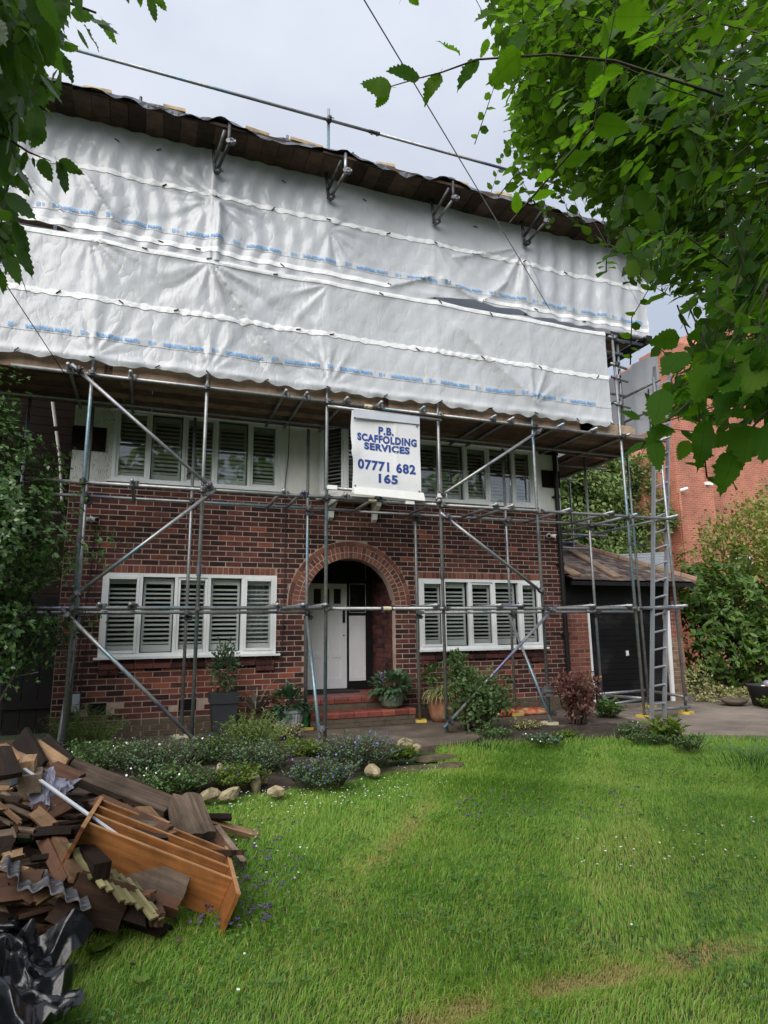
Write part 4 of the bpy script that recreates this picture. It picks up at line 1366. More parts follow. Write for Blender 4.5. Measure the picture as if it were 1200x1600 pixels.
# transoms (putlogs)
def transom(x, z, y0=8.32, y1=9.72, skew=0.0):
    tube('transom', (x, y0, z), (x + skew, y1, z))
    coupler((x, FYS - 0.05, z - 0.025), math.pi / 2)
T1 = [-0.55, -0.2, 1.61, 1.96, 2.27, 3.93, 4.99, 5.36, 6.71, 7.45]
T2 = [-0.27, 1.67, 1.95, 2.56, 3.05, 4.03, 5.01, 5.3, 6.37, 7.24]
T3 = [-1.1, -0.37, 1.67, 1.97, 2.57, 3.1, 3.79, 5.03, 5.36, 6.32, 7.0]
for x in T1:
    transom(x, L1 + 0.05, 8.34)
for x in T2:
    transom(x, L2 + 0.05, 8.36)
for x in T3:
    transom(x, L3 + 0.05, 8.3, 9.95)
for x in (8.58,):
    for z in (L1, L2, L3):
        tube('transom', (x, 8.3, z + 0.05), (x, 11.6, z + 0.05))
for x in (7.78,):
    for z in (L2, L3):
        tube('transom', (x, 8.4, z + 0.05), (x, 11.6, z + 0.05))
for y in (10.4, 11.4):
    tube('transom', (7.6, y, L2), (8.8, y, L2))
    tube('transom', (7.6, y, L3), (8.9, y, L3))
tube('transom', (7.5, 10.9, L2 - 0.2), (8.7, 10.9, L2 - 0.2), None, 'alu')
# couplers at the crossings
for x in FPX:
    for z in (L1, L2, L3):
        coupler((x, FYS - 0.045, z), 0)
for x in BPX:
    for z in (L1 - 0.02, L2 + 0.05):
        coupler((x, BYS - 0.045, z), 0)
        coupler((x, BYS, z - 0.07), math.pi / 2)
for z in (5.35, 5.85, 6.1, 6.62):
    coupler((7.66, FYS, z), 0.4)
    tube('transom', (7.55, FYS - 0.03, z), (7.98, FYS + 0.06, z - 0.01))
# braces on the outer face
for a, b in (((112, 569), (337, 768)), ((336, 766), (107, 938)), ((95, 950), (314, 1166)), ((681, 780), (846, 671)), ((688, 801), (853, 930)), ((869, 946), (694, 1137))):
    p0, p1 = at(*a, FYS - 0.09), at(*b, FYS - 0.09)
    tube('brace', p0, p1)
    d = (p1 - p0).normalized()
    for q in (p0 + d * 0.12, p1 - d * 0.12):
        o = coupler(q, 0)
        o.rotation_euler = (0, math.atan2(-d.z, d.x), 0)
# rakers from the rear standards down to the feet of the front ones
for x, dx in ((-0.86, 0.0), (2.25, 0.03), (5.86, -0.03)):
    tube('brace', (x + dx, BYS - 0.1, L1 - 0.08), (x - 0.03, FYS - 0.06, 0.05))
    coupler((x - 0.01, FYS - 0.05, 0.18), 0)
# heavy swivel fitting on the fifth standard, and the ties at ground level on the right
MB().box(5.76, 5.9, 8.44, 8.56, 0.42, 0.56).tube((5.74, 8.47, 0.5), (5.93, 8.47, 0.48), 0.04, 8).build('swivel_coupler', M['coupler'], scaff)
for p0, p1 in (((7.72, 9.55, 0.26), (7.68, 8.5, 0.3)), ((7.75, 9.5, 0.1), (8.72, 9.55, 0.16)), ((7.65, 8.46, 0.12), (8.64, 8.52, 0.12)), ((8.58, 8.55, 0.28), (8.72, 9.55, 0.3)), ((7.68, 9.6, 0.28), (8.75, 9.6, 0.3))):
    tube('foot_tie', p0, p1)
for p in ((7.7, 9.5, 0.26), (7.67, 8.5, 0.28), (8.6, 8.52, 0.26), (8.72, 9.5, 0.28), (7.68, 8.46, 0.12)):
    coupler(p, 0.7)
# sole pads
_pad = MB()
for (x0, x1, y0, y1) in ((-0.13, 0.13, -0.13, -0.09), (-0.13, 0.13, 0.09, 0.13), (-0.13, -0.09, -0.09, 0.09), (0.09, 0.13, -0.09, 0.09)):
    _pad.box(x0, x1, y0, y1, 0.004, 0.045)
_pad.box(-0.09, 0.09, -0.09, 0.09, 0.004, 0.022)
_pads = {'yellow': _pad.mesh('sole_pad', M['yellow'])}
_pads['white'] = _pads['yellow'].copy()
_pads['white'].materials.clear()
_pads['white'].materials.append(M['white_pad'])
for (x, y, kind) in ([(x, BYS, 'yellow') for x in BPX[2:]] + [(BPX[1], BYS, 'white'), (-1.72, 9.65, 'yellow'), (8.58, 8.55, 'yellow'), (7.66, 8.5, 'yellow'), (5.83, 8.5, 'white'), (-0.84, 8.5, 'white'), (8.72, 9.55, 'yellow')]):
    o = link('sole_pad', _pads[kind], scaff)
    o.location = (x, y, 0.002)
    o.rotation_euler = (0, 0, random.uniform(-.4, .4))
    o.scale = (0.8, 0.7, 1)
# platforms
def deck(z, x0, x1, ys, cuts):
    for j, y in enumerate(ys):
        xs = [x0] + [c + 0.4 * (j % 3) for c in cuts] + [x1]
        for a, b in zip(xs[:-1], xs[1:]):
            MB().box(a - (a + b) / 2 + 0.004, b - (a + b) / 2 - 0.004, -0.11, 0.11, -0.019, 0.019).build('deck_board', M['board'], scaff).location = ((a + b) / 2, y, z + random.uniform(-.004, .004))
deck(4.83, -4.6, 8.75, [8.68 + 0.228 * k for k in range(6)], [-0.9, 2.6, 6.2])
for k in range(5):
    MB().box(-0.11, 0.11, -2.2, 2.2, -0.019, 0.019).build('deck_board', M['board'], scaff).location = (7.75 + 0.228 * k, 12.2, 4.83)
deck(6.72, -4.6, 8.3, [8.68 + 0.228 * k for k in range(5)], [-1.5, 2.2, 5.4])
for k in range(3):
    MB().box(-1.9, 1.9, -0.019, 0.019, -0.11, 0.11).build('toe_board', M['toe'], scaff).location = (-2.6 + 3.9 * k, FYS + 0.05, 4.865)
MB().box(-0.55, 0.55, -0.019, 0.019, -0.11, 0.11).build('toe_board', M['toe'], scaff).location = (7.38 + 0.0, FYS + 0.05, 4.87)
MB().box(-0.2, 0.2, -0.019, 0.019, -0.11, 0.11).build('toe_board', M['toe'], scaff).location = (7.85, FYS + 0.09, 4.87)
for k in range(3):
    MB().box(-0.019, 0.019, -1.2, 1.2, -0.11, 0.11).build('toe_board', M['toe'], scaff).location = (8.64, 9.9 + 2.4 * k, 4.93)
for (a, b, z) in ((-1.4, -0.95, 6.78), (-2.2, -1.45, 6.8)):
    MB().box(a, b, FYS + 0.02, FYS + 0.06, z - 0.05, z + 0.09).build('toe_board', M['board'], scaff)
# guard rails of the right return and outer bay
for z in (5.35, 5.85):
    tube('guard_rail', (8.68, 8.5, z + 0.1), (8.68, 13.4, z + 0.1), None, 'coupler')
MB().box(8.4, 8.52, 8.42, 10.4, 6.64, 6.76).build('toe_board', M['black_stain'], scaff, label='dark beam under the upper sheet on the right')
tube('guard_rail', (7.7, 8.5, 6.72), (8.5, 8.5, 6.7), None, 'coupler')
tube('guard_rail', (8.35, 8.45, 6.72), (8.62, 8.5, 6.72), None, 'coupler')

# temporary roof: deck of cross boards overhanging the sheeting, brackets, membrane, battens, guard rail
x = -4.6
while x < 8.65:
    w = 0.222
    MB().box(-w / 2, w / 2, -0.72, 0.42, -0.019, 0.019).build('soffit_board', M['board_dark'], scaff).location = (x, 8.69, 8.445 + random.uniform(-.008, .008))
    x += 0.228
for k in range(4):
    MB().box(-1.62, 1.62, -0.02, 0.02, -0.022, 0.022).build('edge_board', M['board_dark'], scaff).location = (-2.9 + 3.3 * k, 7.96, 8.46 + random.uniform(-.01, .01))
for i, x in enumerate(FPX[1:5]):
    dx = 0.12
    tube('bracket_tube', (x + dx, 7.93, 8.5), (x + dx, 7.93, 8.16), None, 'alu' if i == 1 else 'coupler')
    tube('bracket_tube', (x + dx + 0.03, 7.88, 8.22), (x + 0.0, 8.36, 8.02), None, 'coupler')
    tube('bracket_tube', (x - 0.07, 8.34, 8.42), (x - 0.02, 8.36, 8.01), None, 'coupler')
    tube('bracket_tube', (x + dx - 0.06, 7.95, 8.38), (x - 0.04, 8.36, 8.14), None, 'coupler')
    coupler((x, 8.37, 8.03), 0.5)
    coupler((x + dx, 7.93, 8.2), 1.2)
tube('guard_rail', (-1.7, FYS - 0.05, 9.5), (3.1, FYS - 0.05, 9.5))
tube('guard_rail', (3.05, FYS - 0.05, 9.5), (7.6, FYS - 0.05, 9.5), 'blue painted top guard rail tube')
sleeve((3.08, FYS - 0.05, 9.5), 'x')
coupler((2.31, FYS - 0.04, 9.5), 0)

# membrane draped over the deck edge
mv, mf = [], []
mxs = np.linspace(-4.7, 8.75, 240)
prof_n = 12
for i, x in enumerate(mxs):
    def tri(s):
        return abs((s % 2.0) - 1.0) * 2 - 1
    lap = 0.03 * tri(x * 0.83 + 0.2) + 0.03 * tri(x * 1.7 + 0.9) + 0.018 * tri(x * 3.9)
    pk = 0.0
    for q in FPX[1:5]:
        pk += 0.07 * max(0.0, 1 - abs(x - q - 0.12) / 0.3)
    for j in range(prof_n):
        t = j / (prof_n - 1)
        if j < 3:
            y = 7.89 + 0.05 * j + 0.02 * tri(x * 4.7 + j)
            z = 8.535 + lap * 0.5 + pk * 0.8 - (2 - j) * (0.06 + 0.03 * tri(x * 1.15 + 0.3) + 0.014 * tri(x * 5.3 + j))
        else:
            tt = (j - 2) / (prof_n - 3)
            y = 8.0 + tt * 1.5
            z = 8.535 + lap * 0.5 * (1 - tt) + pk * (1 - tt) + 0.03 * tt + 0.03 * tri(x * 1.3 + tt * 1.9) * math.sin(tt * 3.1)
        mv.append((x, y, z))
for i in range(len(mxs) - 1):
    for j in range(prof_n - 1):
        a = i * prof_n + j
        mf.append((a, a + prof_n, a + prof_n + 1, a + 1))
mem = MB().add(mv, mf).build('membrane', M['membrane'], None, False)
tag(mem, 'glossy black plastic membrane draped over the top scaffold deck', 'plastic sheet')
bx = [(150, 134), (270, 170), (405, 205), (486, 225), (608, 258), (726, 286), (865, 330), (795, 305)]
for k, (px, py) in enumerate(bx):
    p = at(px, py, 7.83)
    x = p.x
    b = MB().box(-0.17 + 0.04 * (k % 3 == 1) - 0.1 * (k == 3), 0.17 + 0.06 * (k == 3), -0.035, 0.035, 0, 0.045).build('roof_batten', M['batten'])
    b.location = (x, 8.04, 8.545 + 0.02 * (k % 2))
    b.rotation_euler = (0.05, random.uniform(-.05, .05), random.uniform(-.12, .12))
    tag(b, ['short pale batten on the roof membrane, leftmost', 'pale batten on the roof membrane, second from the left', 'pale batten on the membrane just right of the first bracket',
            'long pale batten on the membrane at the guard rail post', 'pale batten on the membrane right of the guard rail post', 'pale batten on the membrane by the third bracket',
            'pale batten on the membrane near the right tree leaves, last one', 'pale batten on the membrane left of the fourth bracket'][k], 'batten', 'battens holding the roof membrane down')
for px, py in ((219, 155), (452, 220), (556, 242)):
    p = at(px, py, 7.95)
    tag(MB().tube((p.x, 8.1, 8.45), (p.x, 8.1, 8.7), 0.02, 8).build('roof_peg', M['coupler']), {219: 'small dark peg poking up through the membrane left of the first bracket', 452: 'small dark peg poking through the membrane left of the guard rail post', 556: 'small dark peg poking through the membrane right of the guard rail post'}[px], 'peg')

# ------------------------------------------------------------------ sheeting
def smooth(t):
    t = np.clip(t, 0, 1)
    return t * t * (3 - 2 * t)

def fold(X, Z, ax, az, A, k, th0, thw, L=0.9, ph=0.0):
    dx, dz = X - ax, Z - az
    r = np.hypot(dx, dz) + 1e-6
    th = np.arctan2(dz, dx)
    dth = (th - th0 + math.pi) % (2 * math.pi) - math.pi
    win = np.exp(-(dth / thw) ** 2)
    env = (r / 0.25) * np.exp(1 - r / 0.25) * 0.4 + np.exp(-((r - L * 0.6) / L) ** 2) * 0.6
    s = np.sin(k * th + ph + 0.6 * np.sin(r * 5 + k))
    s = 0.62 * np.sign(s) * np.abs(s) ** 1.6 + 0.28 * np.sin(2.3 * k * th + 1.3 * ph + 1) * np.exp(-r / 0.8)
    return A * np.minimum(1, r / 0.12) * env * win * s

def crease(X, Z, x0, z0, x1, z1, A, w):
    dx, dz = x1 - x0, z1 - z0
    L = math.hypot(dx, dz)
    t = ((X - x0) * dx + (Z - z0) * dz) / (L * L)
    s = ((X - x0) * dz - (Z - z0) * dx) / L
    end = smooth(t * 6) * smooth((1 - t) * 6)
    return A * np.exp(-(np.abs(s) / w)) * end * np.where(s > 0, 1.0, 0.55)

def billow(X, Z, zlo, zhi, A):
    d = np.zeros_like(X)
    ps = [-4.6, -2.7] + FPX + [8.5]
    for a, b in zip(ps[:-1], ps[1:]):
        t = np.clip((X - a) / (b - a), 0, 1)
        inside = (X >= a) & (X < b)
        d = np.where(inside, -A * np.sin(np.pi * t) ** 0.8 * (0.6 + 0.4 * np.sin((Z - zlo) / (zhi - zlo) * np.pi)), d)
    return d

def d_low(X, Z):
    d = billow(X, Z, 4.9, 6.62, 0.05)
    d = d + fold(X, Z, 0.58, 6.6, 0.06, 13, -1.0, 0.75, 1.0) + fold(X, Z, 0.58, 6.6, 0.03, 9, -2.3, 0.5, 0.8, 1.0)
    d = d + fold(X, Z, -1.0, 6.66, 0.03, 16, -0.9, 0.8, 0.6) + fold(X, Z, 2.3, 6.6, 0.025, 11, -2.5, 0.6, 0.9)
    d = d + fold(X, Z, 2.3, 5.25, 0.02, 11, 2.3, 0.9, 0.6) + fold(X, Z, 5.83, 5.1, 0.03, 12, 1.2, 0.8, 0.6)
    d = d + fold(X, Z, -0.84, 4.95, 0.025, 13, 1.5, 1.0, 0.5) + fold(X, Z, 0.6, 4.95, 0.025, 13, 1.5, 1.0, 0.5) + fold(X, Z, 2.3, 4.95, 0.025, 13, 1.6, 1.0, 0.5)
    d = d + crease(X, Z, 4.25, 6.45, 6.05, 5.0, 0.08, 0.16) + crease(X, Z, 0.62, 6.5, 1.75, 5.05, 0.06, 0.06) + crease(X, Z, 0.64, 6.5, 1.45, 5.0, -0.05, 0.05)
    d = d + 0.004 * np.sin(X * 9 + Z * 4) + 0.003 * np.sin(X * 21 - Z * 11) * np.sin(Z * 7)
    # hem bulge and ruffled band
    d = d + 0.03 * np.exp(-((Z - 4.95) / 0.05) ** 2) * (0.4 + np.abs(np.sin(X * 3.7 + np.sin(X * 1.9))) * (0.6 + 0.4 * np.sin(X * 13)))
    d = d + 0.004 * np.exp(-((Z - 5.78) / 0.04) ** 2) * (1 + np.sin(X * 42 + 2 * np.sin(X * 3.1))) * (1 + np.sin(X * 1.7))
    d = d + 0.014 * np.exp(-((Z - 6.6) / 0.05) ** 2) * (0.5 + 0.5 * np.sin(X * 6 + 1))
    return d

def d_up(X, Z):
    d = billow(X, Z, 6.7, 8.25, 0.06) * 0.9
    d = d + fold(X, Z, 0.6, 7.62, 0.05, 9, 2.6, 0.9, 0.7) + fold(X, Z, 0.6, 7.62, 0.045, 9, -0.5, 0.8, 0.8, 0.7) + fold(X, Z, 0.6, 7.62, 0.03, 8, -2.4, 0.6, 0.7)
    d = d + fold(X, Z, 2.3, 7.55, 0.035, 11, -1.0, 0.7, 0.6) + fold(X, Z, 2.3, 7.55, 0.03, 8, 0.4, 0.6, 0.9)
    d = d + fold(X, Z, 5.83, 7.95, 0.06, 14, -1.6, 0.8, 0.9) + fold(X, Z, 4.1, 7.75, 0.025, 10, -0.6, 0.7, 0.7)
    d = d + crease(X, Z, 4.35, 7.5, 5.75, 7.98, 0.07, 0.07) + crease(X, Z, -2.0, 7.6, -1.15, 6.75, 0.07, 0.08) + crease(X, Z, -1.2, 7.7, -0.55, 6.75, 0.08, 0.06)
    d = d + crease(X, Z, 3.2, 6.74, 4.12, 7.12, 0.07, 0.05) + crease(X, Z, 4.12, 7.12, 4.95, 6.8, 0.07, 0.05)
    d = d + crease(X, Z, 4.9, 6.75, 5.5, 7.35, 0.05, 0.06) + crease(X, Z, 5.83, 7.6, 6.35, 6.75, 0.05, 0.06)
    d = d + 0.07 * np.exp(-((X - 0.66) / 0.05) ** 2) * smooth((7.65 - Z) / 0.1) + 0.04 * np.exp(-((X - 0.55) / 0.04) ** 2)
    d = d + 0.02 * smooth((X - 5.7) / 0.5) * np.sin(X * 17 + 0.6 * np.sin(Z * 3)) + 0.012 * smooth((3.0 - X) / 2) * np.sin(X * 23 + 1.5 * np.sin(Z * 5))
    d = d + 0.004 * np.exp(-((Z - 7.7) / 0.04) ** 2) * (1 + np.sin(X * 38 + 2 * np.sin(X * 2.7))) + 0.014 * np.exp(-((Z - 6.76) / 0.05) ** 2) * (0.6 + 0.4 * np.sin(X * 5))
    d = d + 0.004 * np.sin(X * 8 + Z * 5) + 0.003 * np.sin(X * 19 - Z * 13)
    return d

def build_sheet(name, label, x0, x1, zb, zt, dfun, y0, mat, nx, nz, group=None):
    xs = np.linspace(x0, x1, nx)
    t = np.linspace(0, 1, nz)
    X = np.repeat(xs[:, None], nz, 1)
    Z = zb(xs)[:, None] * (1 - t)[None] + zt(xs)[:, None] * t[None]
    V = np.stack([X, y0 - dfun(X, Z), Z], -1).reshape(-1, 3)
    i = np.arange(nx - 1)[:, None] * nz + np.arange(nz - 1)[None]
    q = np.stack([i, i + nz, i + nz + 1, i + 1], -1).reshape(-1, 4)
    o = link(name, np_mesh(name, V, q, mat, smooth=True))
    return tag(o, label, 'sheeting', group)

def band(parent, name, x0, x1, z0, z1, dfun, y0, mat, off=0.006, nx=500, rag=0.0, nz=4):
    xs = np.linspace(x0, x1, nx)
    t = np.linspace(0, 1, nz)
    X = np.repeat(xs[:, None], nz, 1)
    Z = z0 + (z1 - z0) * t[None] + (rag * np.sin(xs * 31) * np.sin(xs * 7.3))[:, None] * (t - 0.5)[None] * 2
    V = np.stack([X, y0 - dfun(X, Z) - off, Z], -1).reshape(-1, 3)
    i = np.arange(nx - 1)[:, None] * nz + np.arange(nz - 1)[None]
    q = np.stack([i, i + nz, i + nz + 1, i + 1], -1).reshape(-1, 4)
    return link(name, np_mesh(name, V, q, mat, smooth=True), parent)

def text_mesh(body, size, offset=0.0, spacing=1.0, align='LEFT', res=3):
    cu_ = bpy.data.curves.new('lettering', 'FONT')
    cu_.body = body
    cu_.size = size
    cu_.offset = offset
    cu_.space_character = spacing
    cu_.align_x = align
    cu_.resolution_u = res
    to = bpy.data.objects.new('lettering', cu_)
    COL.objects.link(to)
    dg = bpy.context.evaluated_depsgraph_get()
    me = bpy.data.meshes.new_from_object(to.evaluated_get(dg))
    v = np.array([p.co[:] for p in me.vertices])
    f = [tuple(p.vertices) for p in me.polygons]
    bpy.data.objects.remove(to)
    bpy.data.curves.remove(cu_)
    bpy.data.meshes.remove(me)
    return v, f

TV, TF = text_mesh('INDUSTRIAL PRINTS', 0.06, 0.003, 1.0, res=2)
TV[:, 0] *= 0.52 / TV[:, 0].max()
def prints(parent, xs, z, dfun, y0, mat):
    allv, allf = [], []
    def put(v2, f2):
        o = len(allv)
        X = np.array([p[0] for p in v2])
        Z = np.array([p[1] for p in v2])
        Y = y0 - dfun(X, Z) - 0.018
        allv.extend(zip(X, Y, Z))
        allf.extend(tuple(i + o for i in f) for f in f2)
    for x in xs:
        put([(x + p[0], z + p[1]) for p in TV], TF)
        for (a, b, c, d) in ((-.19, -.145, -.004, .004), (-.19, -.145, .046, .054), (-.19, -.182, .004, .046), (-.153, -.145, .004, .046), (-.18, -.155, .012, .022), (-.18, -.155, .03, .04)):
            put([(x + a, z + c), (x + b, z + c), (x + b, z + d), (x + a, z + d)], [(0, 1, 2, 3)])
        ring, n = [], 10
        for k in range(n):
            t = 2 * math.pi * k / n
            ring += [(x - .11 + .018 * math.cos(t), z + .024 + .02 * math.sin(t)), (x - .11 + .011 * math.cos(t), z + .024 + .012 * math.sin(t))]
        put(ring, [(2 * k, (2 * k + 2) % (2 * n), (2 * k + 3) % (2 * n), 2 * k + 1) for k in range(n)])
    return MB().add(allv, allf).build('print', mat, parent, kind='stuff')

def ties(parent, pts, dfun, y0):
    for (x, z) in pts:
        y = float(y0 - dfun(np.array([x]), np.array([z]))[0]) - 0.012
        a = random.uniform(-0.9, 0.9)
        MB().tube((x - 0.035 * math.cos(a), y, z - 0.035 * math.sin(a)), (x + 0.035 * math.cos(a), y - 0.01, z + 0.035 * math.sin(a)), 0.008, 6).build('toggle', M['black'], parent)

YL, YU = 8.40, 8.425
tie_x = [-3.4, -2.5, -1.7, -0.84, -0.05, 0.6, 1.4, 2.3, 3.2, 4.1, 5.0, 5.83, 6.7, 7.4]
def zb_low(x):
    f = 0.0
    d = np.min(np.abs(x[:, None] - np.array(tie_x)[None]), axis=1)
    return 4.885 + 0.035 * np.exp(-(d / 0.06) ** 2) + 0.02 * np.sin(x * 9.0) * np.sin(x * 4.1) + 0.012 * np.sin(x * 23)
def zt_low(x):
    d = np.min(np.abs(x[:, None] - np.array(FPX)[None]), axis=1)
    return 6.69 - 0.05 * smooth(d / 0.8) + 0.008 * np.sin(x * 7) - 0.02 * smooth((x - 3.2) / 0.5)
low = build_sheet('scaffold_sheet', 'white plastic sheeting along the lower lift of the scaffold', -4.6, 7.43, zb_low, zt_low, d_low, YL, M['sheet'], 420, 64)
band(low, 'reinforced_band', -4.6, 7.43, 5.745, 5.82, d_low, YL, M['sheet_band'], 0.008, 700, 0.012)
band(low, 'printed_band', -4.6, 7.43, 5.215, 5.325, d_low, YL, M['sheet'], 0.006, 400)
band(low, 'hem', -4.6, 7.42, 6.575, 6.64, d_low, YL, M['sheet_band'], 0.008, 500)
prints(low, [-4.1 + 0.822 * k for k in range(14)], 5.243, d_low, YL, M['blue_ink'])
ties(low, [(x, 4.93) for x in tie_x[2:]] + [(-1.3, 5.79), (-0.55, 5.785), (0.15, 5.79), (1.85, 5.785), (2.35, 5.78), (3.75, 5.77), (4.9, 5.79), (6.0, 5.78), (7.2, 5.78)] + [(-0.3, 6.63), (0.55, 6.64), (1.5, 6.6), (3.15, 6.6), (4.15, 6.63), (5.1, 6.6)], d_low, YL)

def zb_up(x):
    b = 6.64 + 0.01 * np.sin(x * 8)
    b = b + 0.17 * np.exp(-((x - 4.7) / 0.65) ** 2) + 0.12 * np.exp(-((x - 5.6) / 0.4) ** 2) + 0.17 * np.exp(-((x + 1.75) / 0.45) ** 2)
    return b + 0.09 * smooth((x - 5.9) / 0.3)
def zt_up(x):
    return 8.42 + 0 * x
upp = build_sheet('scaffold_sheet', 'white plastic sheeting of the upper lift, hanging under the roof deck', -4.6, 8.47, zb_up, zt_up, d_up, YU, M['sheet'], 460, 64)
band(upp, 'reinforced_band', -4.6, 8.47, 7.66, 7.735, d_up, YU, M['sheet_band'], 0.008, 700, 0.012)
band(upp, 'hem', -4.6, 3.3, 6.75, 6.83, d_up, YU, M['sheet_band'], 0.008, 400)
band(upp, 'hem', 4.9, 8.45, 6.82, 6.89, d_up, YU, M['sheet_band'], 0.008, 300)
band(upp, 'printed_band', -4.6, 8.47, 6.955, 7.055, d_up, YU, M['sheet'], 0.006, 400)
prints(upp, [-4.0 + 0.845 * k for k in range(15)], 6.985, d_up, YU, M['blue_ink'])
ties(upp, [(-0.1, 7.69), (0.62, 7.66), (1.45, 7.69), (2.3, 7.69), (3.3, 7.7), (4.12, 7.7), (5.8, 7.7), (6.7, 7.7), (-0.1, 6.8), (0.4, 6.78), (1.6, 6.78), (3.3, 6.8), (5.0, 6.85), (6.0, 6.85), (7.0, 6.8), (-0.2, 8.22), (-0.75, 8.2), (1.6, 8.2), (2.9, 8.2), (4.9, 8.2)], d_up, YU)
# loose triangular flap of the upper sheet
fv = [(3.22, YU - 0.06, 6.75), (4.11, YU - 0.02, 7.12), (4.92, YU - 0.05, 6.83), (4.1, YU - 0.1, 6.79), (3.7, YU - 0.1, 6.77), (4.5, YU - 0.1, 6.81), (4.08, YU - 0.08, 6.93)]
# right return, seen from inside
def side_sheet(name, label, x, y0, y1, z0, z1, sag, mat):
    ys = np.linspace(y0, y1, 90)
    nz = 26
    V, q = [], []
    for y in ys:
        for k in range(nz):
            t = k / (nz - 1)
            z = z0 + (z1 - z0) * t - sag * math.sin((y - y0) / (y1 - y0) * math.pi) * t
            V.append((x + 0.03 * math.sin(y * 8 + t) + 0.02 * math.sin(y * 19), y, z))
    i = np.arange(89)[:, None] * nz + np.arange(nz - 1)[None]
    q = np.stack([i, i + nz, i + nz + 1, i + 1], -1).reshape(-1, 4)
    return tag(link(name, np_mesh(name, np.array(V), q, mat, smooth=True)), label, 'sheeting')
ss = side_sheet('scaffold_sheet', 'grey sheeting of the right return, seen through the open corner', 8.76, 8.6, 14, 4.97, 6.58, 0.1, M['sheet_side'])
ss2 = side_sheet('scaffold_sheet', 'upper sheeting closing the right end behind the corner', 8.5, 8.45, 14, 6.7, 8.3, 0.0, M['sheet_side'])
# back of the covered scaffold is closed by the house; cover behind the upper lift
MB().box(-4.6, 8.5, 9.9, 9.93, 6.95, 8.3).build('inner_sheet', M['sheet_side'], upp)

# ------------------------------------------------------------------ banner
ban = thing('banner', 'white vinyl banner of the scaffolding firm tied in front of the oriel', 'banner', (0, 0, 0))
BX0, BX1, BZ0, BZ1, BY = 2.655, 3.735, 3.385, 4.63, 8.39
def d_ban(X, Z):
    return (0.012 * np.sin(X * 5 + Z * 2) + 0.008 * np.sin(Z * 7 + X * 2) + 0.03 * np.exp(-((X - BX0) / 0.1) ** 2) * np.exp(-((Z - 4.0) / 0.15) ** 2)
            + 0.02 * np.exp(-((X - 3.35) / 0.02) ** 2) * 0.3)
xs = np.linspace(BX0, BX1, 50)
zs = np.linspace(BZ0, BZ1, 50)
X, Z = np.meshgrid(xs, zs, indexing='ij')
X2 = X + 0.014 * np.sin(Z * 5.5) * (1 - (X - BX0) / (BX1 - BX0)) - 0.02 * np.exp(-((Z - 3.98) / 0.06) ** 2) * (X < BX0 + 0.05)
V = np.stack([X2, BY - d_ban(X, Z), Z - 0.03 * (X - BX0)], -1).reshape(-1, 3)
i = np.arange(49)[:, None] * 50 + np.arange(49)[None]
q = np.stack([i, i + 50, i + 51, i + 1], -1).reshape(-1, 4)
link('vinyl', np_mesh('vinyl', V, q, M['tarp_white'], smooth=True), ban)
MB().box(BX0 + 0.02, BX1 - 0.01, BY - 0.04, BY - 0.03, BZ1 - 0.12, BZ1 - 0.0).build('top_hem', M['grey_box'], ban).rotation_euler = (0, 0, 0)
hm = MB()
hm.add([(BX0 + 0.02, BY - 0.035, BZ0 + 0.09), (BX1 + 0.03, BY - 0.035, BZ0 + 0.065), (BX1 + 0.05, BY - 0.045, BZ0 - 0.06), (BX0 + 0.02, BY - 0.045, BZ0 - 0.02)], [(0, 1, 2, 3)])
hm.build('bottom_hem', M['pvc'], ban)
def ban_text(s, size, width, fx, fz, off=0.008):
    v, f = text_mesh(s, size, off, 1.12, 'CENTER', 4)
    w = v[:, 0].max() - v[:, 0].min()
    v[:, 0] = (v[:, 0] - (v[:, 0].max() + v[:, 0].min()) / 2) * width / w
    v[:, 1] -= (v[:, 1].max() + v[:, 1].min()) / 2
    cx, cz = BX0 + (BX1 - BX0) * fx, BZ1 - (BZ1 - BZ0) * fz
    X, Z = cx + v[:, 0], cz + v[:, 1]
    Y = BY - d_ban(X, Z) - 0.004
    MB().add(list(zip(X, Y, Z - 0.03 * (X - BX0))), f).build('lettering', M['ink'], ban, label='navy lettering reading ' + s)
ban_text('P.B.', 0.155, 0.24, 0.5, 0.205)
ban_text('SCAFFOLDING', 0.15, 0.94, 0.515, 0.31)
ban_text('SERVICES', 0.14, 0.72, 0.51, 0.415)
ban_text('07771 682', 0.19, 0.91, 0.5, 0.645, 0.008)
ban_text('165', 0.175, 0.3, 0.52, 0.79, 0.008)
for (x, z) in ((BX0 + 0.04, BZ1 - 0.13), (BX1 - 0.05, BZ1 - 0.15), (BX0 + 0.04, BZ0 + 0.1), (BX1 - 0.04, BZ0 + 0.08)):
    MB().tube((x, BY - 0.045, z), (x, BY - 0.02, z), 0.012, 10).build('eyelet', M['coupler'], ban)
tube('ledger', (2.3, BY + 0.03, 4.66), (4.12, BY + 0.03, 4.64), 'tube carrying the top of the banner')
tube('ledger', (2.28, BY + 0.03, 3.44), (4.12, BY + 0.03, 3.42), 'blue tube along the foot of the banner')
_wp = MB().box(-0.07, 0.07, -0.03, 0.01, -0.03, 0.03).mesh('clip', M['pvc'])
for p in ((2.36, BY, 3.44), (4.08, BY, 3.43), (3.55, BY + 0.01, 3.3)):
    o = link('clip', _wp, scaff)
    o.location = p

